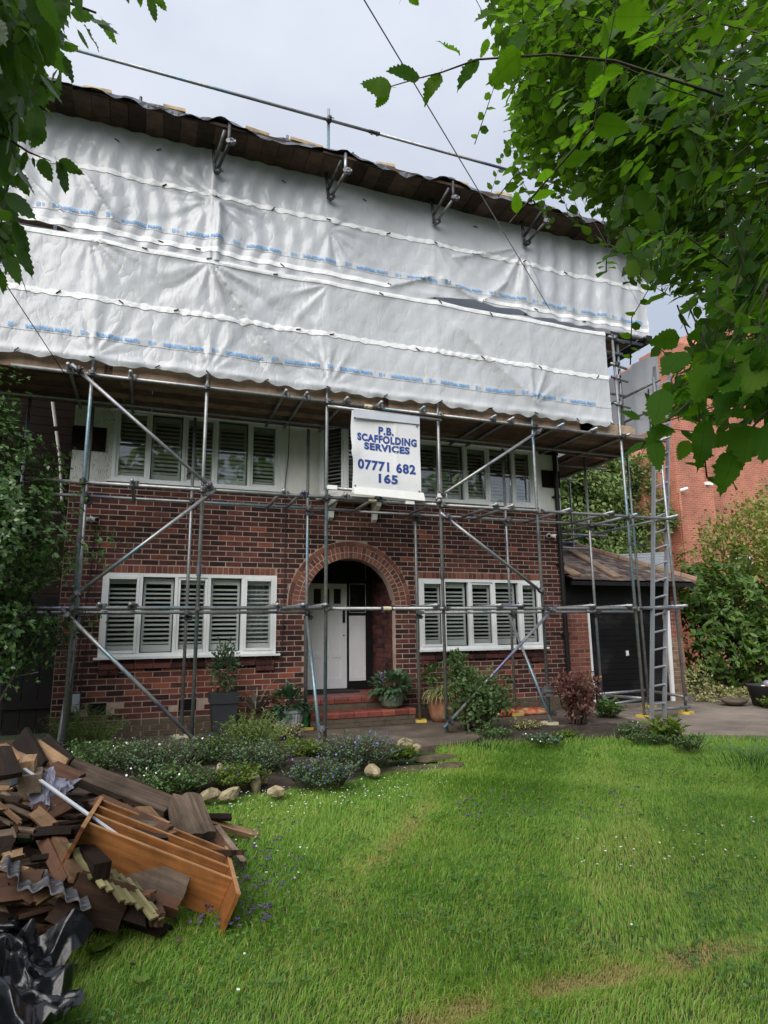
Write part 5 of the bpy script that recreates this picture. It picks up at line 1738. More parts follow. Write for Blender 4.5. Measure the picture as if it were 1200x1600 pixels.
# ------------------------------------------------------------------ ladder
lad = thing('ladder', 'tall aluminium ladder leaning on the right end of the scaffold', 'ladder', (0, 0, 0))
la0, la1 = Vector((7.66, 8.36, 0.0)), at(1023, 573, 8.72)
lb0, lb1 = Vector((7.98, 8.42, 0.0)), at(1045.5, 562, 8.8)
for a, b in ((la0, la1), (lb0, lb1)):
    d = (b - a).normalized()
    xv = (lb0 - la0).normalized()
    yv = d.cross(xv).normalized()
    xv = yv.cross(d)
    o = MB().box(-0.014, 0.014, -0.034, 0.034, 0, (b - a).length).build('stile', M['alu'], lad)
    o.matrix_world = Matrix.Translation(a) @ Matrix((xv, yv, d)).transposed().to_4x4()
nr = 22
for k in range(nr):
    t = (k + 0.75) / (nr + 0.3)
    MB().tube(la0.lerp(la1, t), lb0.lerp(lb1, t), 0.017, 8).build('rung', M['alu'], lad)

# overhead wires
def wire(p0, p1, sag, label, r=0.006, mat='wire_grey'):
    pts = []
    for k in range(25):
        t = k / 24
        p = Vector(p0).lerp(Vector(p1), t)
        p.z -= sag * 4 * t * (1 - t)
        pts.append(p)
    return tag(MB().path(pts, r, 5).build('overhead_wire', M[mat]), label, 'wire')
wire(at(860, 485, 8.15), at(545, -40, 4.0), 0.0, 'long thin telephone wire slanting across the sky and sheeting', 0.0065)
wire(at(105, 590, 8.3), at(-20, 400, 6.5), 0.0, 'thin dark wire slanting down the left edge of the lower sheeting', 0.005, 'cable')
wire(at(1000, 480, 8.2), at(728, -30, 3.5), 0.0, 'faint wire rising past the right tree', 0.003)
# ------------------------------------------------------------------ neighbours
nb = thing('neighbour_house', 'tall orange brick neighbouring house with a stepped chimney breast', 'house', (0, 0, 0))
NY = 17.0
a_l, a_t, a_r = at(1004, 760, NY), at(1052, 585, NY), at(1200, 560, NY)
xl = a_l.x
m = MB()
gp = [(xl, 0), (xl + 14, 0), (xl + 14, 12.5), (xl + 4.5, 13.5), (xl + 1.0, at(1035, 640, NY).z), (xl, at(1003, 715, NY).z)]
n = len(gp)
m.add([(p[0], NY, p[1]) for p in gp] + [(p[0], NY + 12, p[1]) for p in gp], [tuple(range(n)), tuple(range(2 * n - 1, n - 1, -1))] + [(i, i + n, (i + 1) % n + n, (i + 1) % n) for i in range(n)])
m.build('wall', M['nb_brick'], nb)
def nbx(px, py):
    return at(px, py, NY - 0.45)
bm_ = MB()
c0, c1, c2 = nbx(1057, 760).x, nbx(1099, 740).x, nbx(1118, 800).x
zsh = nbx(1110, 758).z
bm_.box(c0, c2, NY - 0.45, NY, 0, zsh - 0.15)
bm_.add([(c0, NY - 0.45, zsh - 0.15), (c2, NY - 0.45, zsh - 0.15), (c1, NY - 0.45, zsh), (c0, NY - 0.45, zsh), (c0, NY, zsh - 0.15), (c2, NY, zsh - 0.15), (c1, NY, zsh), (c0, NY, zsh)],
        [(0, 1, 2, 3), (1, 5, 6, 2), (7, 6, 5, 4), (0, 3, 7, 4)])
bm_.box(c0 + 0.05, c1, NY - 0.44, NY, zsh, at(1060, 545, NY).z)
bm_.build('chimney_breast', M['nb_brick'], nb)
sh = MB().box(c1 + 0.02, c1 + 0.34, NY - 0.52, NY - 0.02, zsh - 0.02, zsh + 0.1)
sh.build('shoulder_stone', M['pvc'], nb)
q0 = at(1075, 545, NY)
chs = MB()
chs.box(q0.x - 0.9, q0.x + 0.55, NY + 0.2, NY + 1.4, q0.z - 2.4, q0.z - 0.25)
chs.box(q0.x - 1.0, q0.x + 0.65, NY + 0.1, NY + 1.5, q0.z - 0.25, q0.z + 0.1)
chs.build('chimney', M['nb_brick'], nb)
for k in range(3):
    MB().tube((q0.x - 0.6 + 0.45 * k, NY + 0.8, q0.z + 0.1), (q0.x - 0.6 + 0.45 * k, NY + 0.8, q0.z + 0.6), 0.14, 10, 0.11).build('chimney_pot', M['terracotta'], nb)
p = nbx(1060, 770)
MB().tube((p.x, NY - 0.5, 0), (p.x, NY - 0.5, p.z), 0.05, 8).build('drainpipe', M['nb_brick'], nb)
p = nbx(1064, 768)
MB().tube((p.x - 0.15, NY - 0.55, p.z), (p.x + 0.1, NY - 0.65, p.z + 0.08), 0.055, 10).build('floodlight', M['pvc'], nb)
p = nbx(1112, 848)
MB().tube((p.x - 0.12, NY - 0.6, p.z), (p.x + 0.12, NY - 0.65, p.z - 0.03), 0.08, 10).build('bulkhead_light', M['black'], nb)
w0, w1 = at(1137, 868, NY), at(1176, 895, NY)
MB().box(w0.x, w1.x, NY - 0.06, NY - 0.01, w1.z - 0.5, w0.z).build('window', M['white'], nb)
MB().box(w0.x + 0.1, w1.x - 0.1, NY - 0.075, NY - 0.065, w1.z - 0.4, w0.z - 0.12).build('pane', M['glass'], nb)
pk = thing('pale_brick_building', 'pale pinkish brick building far behind the feathery tree', 'building', (0, 0, 0))
p0, p1 = at(915, 775, 21), at(1004, 790, 21)
MB().box(p0.x - 3, p1.x + 0.6, 21, 26, 0, p0.z + 0.2).build('wall', M['pink_brick'], pk)
w = MB().box(p0.x - 3.2, p1.x + 0.7, 20.8, 26, p0.z + 0.2, p0.z + 0.35).build('roof', M['slate'], pk)
sh_ = thing('slate_outhouse', 'low outhouse with a grey slate roof behind the garage', 'outbuilding', (0, 0, 0))
q0, q1, q2, q3 = at(935, 868, 15.5), at(1046, 862, 15.5), at(1052, 908, 13.6), at(930, 908, 13.6)
MB().add([q3, q2, q1, q0], [(0, 1, 2, 3)]).add([(p.x, p.y, p.z - 0.12) for p in (q3, q2, q1, q0)], [(3, 2, 1, 0)]).build('roof', M['slate'], sh_)
for k in range(9):
    a, b = q3.lerp(q0, k / 9 + 0.02), q2.lerp(q1, k / 9 + 0.02)
    MB().tube(a + Vector((0, 0, 0.02)), b + Vector((0, 0, 0.02)), 0.02, 4).build('slate_course', M['slate'], sh_)
MB().box(q3.x, q2.x - 0.05, 13.75, 15.5, 0, q2.z - 0.15).build('wall', M['nb_brick'], sh_)
MB().box(q2.x - 0.02, q2.x + 0.1, 13.5, 15.6, q2.z - 0.25, q2.z - 0.05).build('gutter', M['black'], sh_)
MB().tube(at(985, 842, 14.6), at(1010, 856, 14.6), 0.03, 6).build('pipe', M['coupler'], sh_)

# ------------------------------------------------------------------ trees and shrubs in the background
def limb(mb, p0, p1, r0, r1, wob=0.12, n=6):
    p0, p1 = Vector(p0), Vector(p1)
    L = (p1 - p0).length
    pts, rad = [], []
    for k in range(n):
        t = k / (n - 1)
        w_ = math.sin(math.pi * t) * wob * L
        pts.append(p0.lerp(p1, t) + Vector((random.uniform(-1, 1), random.uniform(-1, 1), random.uniform(-.5, .5))) * w_ * 0.5)
        rad.append(r0 + (r1 - r0) * t)
    mb.path(pts, rad, 7)
    return pts

def tree(name, label, base, h, crowns, nleaf, size, mat, template, cat='tree', trunk_r=0.16, bark='bark', group=None, droop=0.3, seed=1):
    t = thing(name, label, cat, base, group)
    rng = np.random.default_rng(seed)
    mb = MB()
    top = Vector((random.uniform(-.2, .2), random.uniform(-.2, .2), h * 0.5))
    limb(mb, (0, 0, -0.1), top, trunk_r, trunk_r * 0.7, 0.05)
    for (c, r) in crowns:
        c_ = Vector(c)
        limb(mb, top * random.uniform(0.6, 1.0), c_, trunk_r * 0.5, trunk_r * 0.12, 0.15)
        for k in range(4):
            d = Vector(rand_dirs(1, rng)[0])
            limb(mb, c_ * 0.8 + top * 0.2, c_ + Vector((d.x * r[0], d.y * r[1], d.z * r[2])) * 0.85, trunk_r * 0.22, 0.012, 0.15, 5)
    mb.build('trunk', M[bark], t, True)
    tot = sum(r[0] * r[1] + r[0] * r[2] for c, r in crowns)
    Ps, Ds = [], []
    for i, (c, r) in enumerate(crowns):
        n_ = int(nleaf * (r[0] * r[1] + r[0] * r[2]) / tot)
        P, D = ellipsoid_cloud(n_, c, r, rng, 0.35, 0.3, seed + i)
        Ps.append(P)
        Ds.append(D)
    P, D = np.concatenate(Ps), np.concatenate(Ds)
    # clump the leaves so that gaps open
    cl = np.sin(P[:, 0] * 6 / (size * 12 + 0.2) + 1) * np.sin(P[:, 1] * 5 / (size * 12 + 0.2)) * np.sin(P[:, 2] * 6 / (size * 12 + 0.2) + 2)
    keep = cl + rng.normal(size=len(P)) * 0.35 > -0.25
    P, D = P[keep], D[keep]
    U = unit(D * 0.7 + rand_dirs(len(P), rng) * 0.8 + np.array([0, 0, -droop]))
    N = unit(np.array([0, 0, 1.0]) + D * 0.6 + rand_dirs(len(P), rng) * 0.7)
    S = size * rng.uniform(0.65, 1.25, len(P))
    link('crown', leaf_mesh('crown', P, U, N, S, M[mat], template), t)
    return t

# feathery tree between the house and the neighbour
b = at(930, 850, 17.5)
tree('feathery_tree', 'pale green feathery tree between the house and the neighbour', (b.x, 17.5, 0), 6.5,
     [((-1.0, 0, 4.9), (1.5, 1.2, 1.3)), ((0.6, 0.2, 5.6), (1.6, 1.2, 1.3)), ((2.2, -0.2, 5.1), (1.3, 1.1, 1.1)), ((-0.2, 0.1, 6.6), (1.5, 1.2, 1.1)), ((1.5, 0, 6.9), (1.2, 1, 0.9)), ((-1.6, 0.2, 6.3), (1.4, 1, 1.2)), ((0.3, -0.2, 3.9), (1.6, 1, 0.8)), ((-2.2, 0, 4.0), (1.4, 1, 1.1))],
     42000, 0.17, 'leaf_far', LEAF_SIMPLE, trunk_r=0.2, seed=3)

def bush(name, label, base, crowns, nleaf, size, mat, template, cat='bush', stems=5, stem_mat='twig', seed=1, up=0.3, shell=0.5, lump=0.3, keep_t=-0.3, rosette=0):
    t = thing(name, label, cat, base)
    rng = np.random.default_rng(seed)
    mb = MB()
    for (c, r) in crowns:
        for k in range(stems):
            d = Vector(rand_dirs(1, rng)[0])
            limb(mb, (c[0] * 0.15 + random.uniform(-.1, .1), c[1] * 0.15 + random.uniform(-.1, .1), 0), Vector(c) + Vector((d.x * r[0], d.y * r[1], d.z * r[2])) * 0.75, 0.012 + 0.02 * size * 6, 0.005, 0.15, 5)
    mb.build('stem', M[stem_mat], t, True)
    vol = [r[0] * r[2] + r[1] * r[2] + r[0] * r[1] for c, r in crowns]
    Ps, Ds = [], []
    for i, (c, r) in enumerate(crowns):
        n_ = int(nleaf * vol[i] / sum(vol))
        if rosette:
            n_ = max(1, n_ // rosette)
        P, D = ellipsoid_cloud(n_, c, r, rng, shell, lump, seed + i)
        Ps.append(P)
        Ds.append(D)
    P, D = np.concatenate(Ps), np.concatenate(Ds)
    if rosette:
        ax = unit(D + np.array([0, 0, 0.5]) + 0.5 * rand_dirs(len(P), rng))
        P = np.repeat(P, rosette, 0)
        A = np.repeat(ax, rosette, 0)
        R_ = rand_dirs(len(P), rng)
        R_ = unit(R_ - A * (R_ * A).sum(-1, keepdims=True))
        U = unit(R_ + A * rng.uniform(-0.1, 0.7, (len(P), 1)) + np.array([0, 0, -0.15]))
        N = unit(A + 0.25 * rand_dirs(len(P), rng))
    else:
        U = unit(D * 0.8 + rand_dirs(len(P), rng) * 0.9 + np.array([0, 0, up]))
        N = unit(np.array([0, 0, 0.8]) + D * 0.8 + rand_dirs(len(P), rng) * 0.7)
    ok = P[:, 2] > 0.01
    P, U, N = P[ok], U[ok], N[ok]
    S = size * rng.uniform(0.6, 1.25, len(P))
    link('foliage', leaf_mesh('foliage', P, U, N, S, M[mat], template), t)
    return t

# right-hand boundary planting
bush('rhododendron', 'big dark rhododendron to the right of the garage wall', (11.75, 10.6, 0),
     [((-0.3, 0, 1.1), (1.2, 0.9, 1.1)), ((0.9, -0.2, 0.9), (1.1, 0.9, 0.9)), ((-0.4, 0.1, 2.2), (0.95, 0.8, 0.75)), ((0.6, 0, 2.0), (1.1, 0.9, 0.9)), ((1.9, -0.2, 1.3), (1.2, 0.9, 1.2))],
     11000, 0.16, 'leaf_hedge', LEAF_HEDGE, 'bush', 5, 'twig', 5, rosette=7, keep_t=-0.5)
bush('privet_tree', 'tall yellow-green shrub rising above the rhododendron', (13.4, 11.2, 0),
     [((-0.2, 0, 2.9), (1.2, 0.9, 1.1)), ((0.7, 0.2, 3.6), (1.3, 1.0, 1.0)), ((1.6, 0, 2.7), (1.2, 1, 1.2)), ((-0.9, 0, 2.2), (0.9, 0.8, 0.7)), ((1.9, 0.1, 4.2), (1.2, 1, 0.9))],
     9000, 0.11, 'leaf_yellow', LEAF_SIMPLE, 'shrub', 5, 'twig', 6)
bush('ground_ivy', 'low variegated ivy trailing at the foot of the garage wall', (10.7, 9.75, 0),
     [((0, 0, 0.12), (0.55, 0.4, 0.18)), ((0.75, 0.1, 0.08), (0.5, 0.3, 0.13)), ((-0.45, 0.05, 0.32), (0.3, 0.2, 0.4))], 1500, 0.06, 'leaf_straw', LEAF_SIMPLE, 'ivy', 3, 'pale_twig', 7)
# evergreen bush on the left, in front of the gate
tree_b = bush('evergreen_bush', 'large glossy evergreen bush at the left edge in front of the house', (-1.93, 8.25, -0.08),
     [((-0.2, 0, 3.35), (0.95, 0.75, 0.95)), ((-0.45, -0.1, 4.0), (0.7, 0.6, 0.6)), ((0.0, 0.0, 2.7), (1.05, 0.8, 0.75)), ((-0.3, 0, 1.95), (1.15, 0.8, 0.75)), ((0.1, 0.1, 1.55), (0.9, 0.7, 0.45)), ((-0.9, 0, 2.8), (1.0, 0.8, 1.3)), ((-0.35, -0.3, 1.15), (0.8, 0.55, 0.5)), ((-0.7, -0.2, 0.7), (0.7, 0.5, 0.5))],
     68000, 0.066, 'leaf_bush', LEAF_SIMPLE, 'bush', 7, 'pale_twig', 9, rosette=4, lump=0.45, shell=0.6)
# sprigs reaching out of the evergreen over the scaffold tubes
sp, su, sn = [], [], []
spt = MB()
for (px, py, Y, dx, dz) in ((150, 905, 8.3, 0.25, 0.05), (62, 985, 8.3, 0.3, 0.0), (60, 1050, 8.25, 0.2, -0.02), (95, 745, 8.35, 0.3, 0.1), (70, 880, 8.35, 0.3, 0.02), (88, 830, 8.3, 0.25, 0.05)):
    e = at(min(px, 100), py, Y)
    s0 = e + Vector((-0.55, 0.1, -0.1))
    pts = limb(spt, s0, e, 0.008, 0.003, 0.1, 6)
    for k in range(46):
        q = s0.lerp(e, random.uniform(0.3, 1.05)) + Vector((random.gauss(0, .06), random.gauss(0, .06), random.gauss(0, .06)))
        sp.append(q)
sp = np.array([tuple(q) for q in sp])
link('sprig', leaf_mesh('sprig', sp, rand_dirs(len(sp)) + np.array([0.5, -0.2, 0.3]), rand_dirs(len(sp)) * 0.6 + np.array([0, -0.4, 0.8]), RNG.uniform(0.04, 0.075, len(sp)), M['leaf_bush'], LEAF_SIMPLE), tree_b, kind='stuff').location = (1.93, -8.25, 0.08)
o = spt.build('sprig_stem', M['pale_twig'], tree_b, True, kind='stuff')
o.location = (1.93, -8.25, 0.08)

# garden trees behind the photographer: seen in the window glass
for k, (x, y, hh) in enumerate(((-6, -12, 10.5), (0.5, -13, 11), (6.5, -12, 10.5), (14, -9, 9), (-13, -6, 9))):
    tree('garden_tree', ['broad green garden tree behind the lawn, reflected in the upper left window', 'tall garden tree far behind the lawn, middle of its row', 'leafy garden tree at the back of the lawn, right of the middle one', 'garden tree on the right boundary behind the camera', 'garden tree on the left boundary behind the camera'][k],
         (x, y, -0.1), hh, [((0, 0, hh * 0.6), (3.8, 2.6, hh * 0.3)), ((1.9, 0.4, hh * 0.42), (2.6, 2, 2.6)), ((-2.0, 0, hh * 0.4), (2.6, 2, 2.6)), ((0.3, 0.5, hh * 0.85), (2.6, 1.8, 1.8)), ((0.2, 0.8, 2.2), (3.8, 1.6, 2.2))],
         7000, 0.6, 'leaf_far', LEAF_ROUND, trunk_r=0.25, group='trees at the back of the garden', seed=20 + k)

# ------------------------------------------------------------------ plants in the beds
def tuft(name, label, base, n, h, spread, width, mat, cat='plant', lean=0.5, seed=0, curl=0.5, flowers=None, nfl=0, fsize=0.02, stems=True, template=None, leafsize=0.04, per=7):
    """plant made of stems carrying small leaves (leafy) or of arching blades"""
    t = thing(name, label, cat, base)
    rng = np.random.default_rng(seed + 100)
    P, U, N, S = [], [], [], []
    stm = MB()
    tips = []
    for i in range(n):
        a = rng.uniform(0, 2 * math.pi)
        rr = spread * math.sqrt(rng.random())
        x0, y0 = rr * math.cos(a) * 0.7, rr * math.sin(a) * 0.7
        hh = h * rng.uniform(0.6, 1.1) * (1 - 0.35 * (rr / spread) ** 2)
        dx, dy = math.cos(a) * lean * rr / spread * h + rng.normal() * 0.04, math.sin(a) * lean * rr / spread * h + rng.normal() * 0.04
        pts = [Vector((x0 + dx * s ** 1.6, y0 + dy * s ** 1.6, hh * (s - curl * 0.25 * s * s))) for s in (0, 0.35, 0.7, 1.0)]
        stm.path(pts, [0.004, 0.0035, 0.003, 0.0015], 3)
        for j in range(per):
            s = 0.15 + 0.85 * (j + rng.random()) / per
            q = pts[0].lerp(pts[1], s / .35) if s < .35 else (pts[1].lerp(pts[2], (s - .35) / .35) if s < .7 else pts[2].lerp(pts[3], (s - .7) / .3))
            P.append(q[:])
            aa = rng.uniform(0, 2 * math.pi)
            U.append((math.cos(aa), math.sin(aa), 0.5 + rng.normal() * 0.3))
            N.append((rng.normal() * .4, rng.normal() * .4, 1))
            S.append(leafsize * rng.uniform(0.6, 1.2))
        tips.append(pts[3][:])
    stm.build('stem', M['twig'] if mat != 'leaf_rosemary' else M['leaf_rosemary'], t)
    link('foliage', leaf_mesh('foliage', np.array(P), np.array(U), np.array(N), np.array(S), M[mat], template or LEAF_SIMPLE, width), t)
    if flowers:
        tips = np.array(tips)
        idx = rng.integers(0, len(tips), nfl)
        FP = tips[idx] + rng.normal(size=(nfl, 3)) * 0.025
        flo = link('flowers', leaf_mesh('flowers', FP, rand_dirs(nfl, rng) + np.array([0, 0, .4]), rand_dirs(nfl, rng), fsize * rng.uniform(.7, 1.3, nfl), M[flowers], LEAF_ROUND, 1.4), t)
        flo['kind'] = 'stuff'
    return t

def blades(name, label, base, n, L, mat, cat='plant', arch=0.9, w=0.016, seed=0, parent=None, z0=0.0, spread=0.06, up=0.9):
    t = parent or thing(name, label, cat, base)
    rng = np.random.default_rng(seed + 500)
    vs, fs = [], []
    for i in range(n):
        a = rng.uniform(0, 2 * math.pi)
        l = L * rng.uniform(0.55, 1.1)
        el = rng.uniform(0.5, 1.0) * up
        ar = arch * rng.uniform(0.5, 1.3)
        d = np.array([math.cos(a), math.sin(a), 0])
        sd = np.array([-math.sin(a), math.cos(a), 0])
        o = len(vs)
        k = 6
        p = d * spread * rng.random() + np.array([0, 0, z0])
        ang = el * math.pi / 2
        for j in range(k):
            s = j / (k - 1)
            ww = w * (1 - s ** 2 * 0.9) * (0.7 + 0.6 * math.sin(math.pi * min(1, s + 0.25)))
            vs += [tuple(p - sd * ww / 2), tuple(p + sd * ww / 2)]
            ang2 = ang - ar * s * 1.6
            p = p + (d * math.cos(ang2) + np.array([0, 0, math.sin(ang2)])) * l / (k - 1)
        for j in range(k - 1):
            fs.append((o + 2 * j, o + 2 * j + 1, o + 2 * j + 3, o + 2 * j + 2))
    MB().add(vs, fs).build('blades', M[mat], t, True)
    return t

def G(x, y, z=0.0):
    p = on_z(x, y, z)
    return p
# rockery mounds
mounds = [
    ('catmint', 'catmint mound covered in blue flowers beside the flagstones', (560, 1195), 260, 0.3, 0.44, 'leaf_catmint', 'flower_blue', 150),
    ('catmint', 'smaller catmint mound with blue flowers at the lawn edge', (500, 1225), 200, 0.2, 0.34, 'leaf_catmint', 'flower_blue', 110),
    ('forget_me_not', 'wide green forget-me-not clump left of the middle of the rockery', (240, 1205), 330, 0.3, 0.55, 'leaf_catmint', 'flower_white', 30),
    ('forget_me_not', 'forget-me-not clump under the sloping brace foot', (325, 1190), 260, 0.26, 0.45, 'leaf_bed', 'flower_blue', 50),
    ('forget_me_not', 'green forget-me-not drift behind the timber heap', (170, 1200), 260, 0.26, 0.5, 'leaf_bed', 'flower_white', 40),
    ('forget_me_not', 'low forget-me-not cushion at the front of the rockery by the white stones', (275, 1235), 200, 0.2, 0.36, 'leaf_bed', 'flower_white', 30),
    ('yarrow', 'feathery yarrow clump in front of the rosemary', (405, 1205), 260, 0.27, 0.34, 'leaf_catmint', None, 0),
    ('campion', 'lime-leaved cushion plant between the rosemary and the catmint', (468, 1180), 220, 0.16, 0.32, 'leaf_lime', 'flower_blue', 30),
    ('creeping_jenny', 'bright lime ground cover spilling beside the big cream boulder', (625, 1185), 150, 0.12, 0.2, 'leaf_lime', None, 0),
    ('periwinkle', 'sparse flowering plant at the front left of the rockery soil', (372, 1225), 150, 0.16, 0.3, 'leaf_lime', 'flower_blue', 20),
    ('alyssum', 'dull silvery plant at the foot of the white ribbed pot', (445, 1155), 120, 0.18, 0.24, 'leaf_straw', 'flower_purple', 14),
]
for k, (nm, lb, (px, py), n, h, sp_, mt_, fl_, nf) in enumerate(mounds):
    p = G(px, py, 0.0)
    tuft(nm, lb, (p.x, p.y, 0.0), int(n * 1.15), h * 1.3, sp_, 1.0, mt_, 'plant', 0.5, k, 0.5, fl_, int(nf * 0.55), 0.019, leafsize=0.042 if mt_ != 'leaf_catmint' else 0.036, per=8)
p = G(392, 1178)
tuft('rosemary', 'tall feathery rosemary in front of the ribbed pot', (p.x, p.y, 0), 120, 0.52, 0.32, 0.75, 'leaf_rosemary', 'shrub', 0.55, 31, 0.2, None, 0, leafsize=0.065, per=26, template=LEAF_LANCE)
p = G(130, 1170)
tuft('rosemary', 'rosemary bush by the corner of the house next to the timber heap', (p.x, p.y + 0.1, 0), 110, 0.55, 0.42, 0.75, 'leaf_rosemary', 'shrub', 0.5, 33, 0.2, None, 0, leafsize=0.065, per=24, template=LEAF_LANCE)
p = G(118, 1182)
tuft('forget_me_not', 'leafy clump squeezed between the timber heap and the first pole', (p.x + 0.1, p.y - 0.3, 0), 160, 0.25, 0.35, 1, 'leaf_bed', 'plant', 0.5, 35, 0.4, None, 0, leafsize=0.045)

# border shrubs right of the steps
p = G(745, 1142)
bush('hydrangea_shrub', 'bushy mid-green shrub leaning in front of the lower right window', (p.x, p.y, 0), [((0.0, 0, 0.34), (0.42, 0.32, 0.32)), ((-0.18, 0.15, 0.78), (0.24, 0.22, 0.22)), ((0.1, 0.05, 0.6), (0.38, 0.3, 0.28)), ((0.32, 0, 0.42), (0.25, 0.25, 0.25)), ((-0.2, 0.2, 1.02), (0.16, 0.15, 0.12))],
     2600, 0.075, 'leaf_shrub', LEAF_SIMPLE, 'shrub', 6, 'twig', 41, shell=0.2, lump=0.5)
p = G(905, 1132)
bush('copper_shrub', 'copper-red leaved shrub in front of the garage door post', (p.x, p.y, 0), [((0.0, 0, 0.42), (0.3, 0.26, 0.2)), ((-0.15, 0, 0.62), (0.32, 0.25, 0.18)), ((0.22, 0.05, 0.58), (0.26, 0.22, 0.16)), ((0.02, 0, 0.24), (0.24, 0.22, 0.2))],
     1500, 0.07, 'leaf_red', LEAF_SIMPLE, 'shrub', 12, 'twig', 43, shell=0.3)
p = G(935, 1118)
tuft('leafy_perennial', 'green leafy plant at the foot of the copper shrub', (p.x, p.y - 0.25, 0), 50, 0.35, 0.2, 1.1, 'leaf_bed', 'plant', 0.5, 45, 0.5, leafsize=0.1, per=5)
p = G(1045, 1158)
tuft('leafy_perennial', 'upright bright green perennial in front of the ladder foot', (p.x, p.y, 0), 70, 0.34, 0.2, 0.85, 'leaf_lime', 'plant', 0.35, 46, 0.2, leafsize=0.12, per=4)
for k, (px, py, h, sp_, mt_, lb) in enumerate(((990, 1150, 0.2, 0.22, 'leaf_bed', 'straggling plant with a few white flowers left of the bright perennial'), (1010, 1160, 0.14, 0.25, 'leaf_bed', 'low weeds along the drive edge beside the bright perennial'), (885, 1152, 0.1, 0.12, 'leaf_lime', 'tiny lime green seedling in the bare border soil'),
                                              (820, 1140, 0.16, 0.25, 'leaf_straw', 'yellowish strappy clump beside the red sack'), (770, 1150, 0.14, 0.3, 'leaf_bed', 'weedy growth at the foot of the bushy shrub'), (850, 1160, 0.12, 0.3, 'leaf_catmint', 'thin weeds along the back of the lawn'), (1075, 1170, 0.22, 0.2, 'leaf_bed', 'coarse weeds at the corner of the drive slab'))):
    p = G(px, py)
    tuft('border_weed', lb, (p.x, p.y, 0), 70, h, sp_, 0.9, mt_, 'plant', 0.6, 50 + k, 0.5, 'flower_white' if k in (0, 5) else None, 8, 0.02, leafsize=0.05, per=5)

# ---- pots
pot_t = thing('potted_shrub', 'tall tapering charcoal planter with a small evergreen', 'plant pot', (1.09, 9.55, 0.0))
pm = MB()
def taper(mb, w0, w1, z0, z1):
    mb.add([(-w0, -w0, z0), (w0, -w0, z0), (w0, w0, z0), (-w0, w0, z0), (-w1, -w1, z1), (w1, -w1, z1), (w1, w1, z1), (-w1, w1, z1)],
           [(0, 3, 2, 1), (4, 5, 6, 7), (0, 1, 5, 4), (1, 2, 6, 5), (2, 3, 7, 6), (3, 0, 4, 7)])
taper(pm, 0.135, 0.18, 0, 0.46)
taper(pm, 0.195, 0.2, 0.46, 0.6)
pm.build('planter', M['planter'], pot_t)
rng = np.random.default_rng(77)
P, D = ellipsoid_cloud(900, (0, 0, 0.95), (0.2, 0.2, 0.36), rng, 0.3, 0.3, 2)
link('foliage', leaf_mesh('foliage', P, D + np.array([0, 0, 0.3]), rand_dirs(900, rng) + np.array([0, 0, 1]), rng.uniform(0.03, 0.065, 900), M['leaf_pot'], LEAF_SIMPLE), pot_t)
sm_ = MB()
limb(sm_, (0, 0, 0.55), (0, 0, 1.25), 0.012, 0.004)
sm_.build('stem', M['twig'], pot_t)
ph = thing('potted_phormium', 'bronze spiky phormium in a wooden tub beside the charcoal planter', 'plant pot', (1.55, 9.5, 0.0))
MB().lathe([(0.12, 0), (0.15, 0.22), (0.155, 0.3), (0.13, 0.3), (0.12, 0.24)], n=20).build('tub', M['timber_brown'], ph)
blades('', '', None, 40, 0.66, 'leaf_phormium', parent=ph, z0=0.26, w=0.036, arch=0.85, seed=3, up=0.95)
wpot = thing('potted_plant', 'pale grey ribbed round pot with dark leaves left of the steps', 'plant pot', (2.02, 9.45, 0.0))
wp_ = MB()
n_ = 48
wp_.lathe([(0.11, 0.0), (0.15, 0.06), (0.19, 0.17), (0.2, 0.25), (0.195, 0.29)], n=n_, flute=0.025)
wp_.lathe([(0.2, 0.285), (0.215, 0.29), (0.215, 0.325), (0.19, 0.325), (0.17, 0.26)], n=n_)
wp_.build('pot', M['grey_glaze'], wpot)
P, D = ellipsoid_cloud(420, (0, 0, 0.42), (0.3, 0.26, 0.18), rng, 0.4, 0.3, 4)
link('foliage', leaf_mesh('foliage', P, D + np.array([0, 0, -0.1]), D + np.array([0, 0, 0.9]), rng.uniform(0.06, 0.12, 420), M['leaf_pot'], LEAF_ROUND), wpot)
gp_ = at(613, 1107, 9.72)
gpot = thing('potted_plant', 'green glazed fluted pot with broad leaves standing on the red step', 'plant pot', (gp_.x, 9.72, 0.236))
g_ = MB()
g_.lathe([(0.12, 0.0), (0.165, 0.04), (0.185, 0.14), (0.18, 0.23), (0.165, 0.25)], n=44, flute=0.018)
g_.lathe([(0.165, 0.245), (0.185, 0.25), (0.185, 0.275), (0.16, 0.275), (0.14, 0.22)], n=44)
g_.build('pot', M['green_glaze'], gpot, False)
P, D = ellipsoid_cloud(300, (0, 0, 0.36), (0.32, 0.28, 0.16), rng, 0.4, 0.3, 5)
link('foliage', leaf_mesh('foliage', P, D + np.array([0, 0, 0.0]), D * 0.8 + np.array([0, -0.3, 0.9]), rng.uniform(0.07, 0.13, 300), M['leaf_pot'], LEAF_ROUND), gpot)
link('flowers', leaf_mesh('flowers', np.array([(-.2 + rng.normal() * .012, -.08, .4 + 0.012 * k) for k in range(14)]), rand_dirs(14), rand_dirs(14), rng.uniform(.02, .04, 14), M['flower_purple'], LEAF_ROUND), gpot)
tp = at(690, 1120, 9.55)
tpot = thing('potted_grass', 'terracotta pot overflowing with variegated grass right of the steps', 'plant pot', (tp.x, 9.55, 0.0))
MB().lathe([(0.15, 0), (0.19, 0.1), (0.21, 0.24), (0.205, 0.36), (0.225, 0.37), (0.225, 0.4), (0.19, 0.4), (0.18, 0.34)], n=30).build('pot', M['terracotta'], tpot, True)
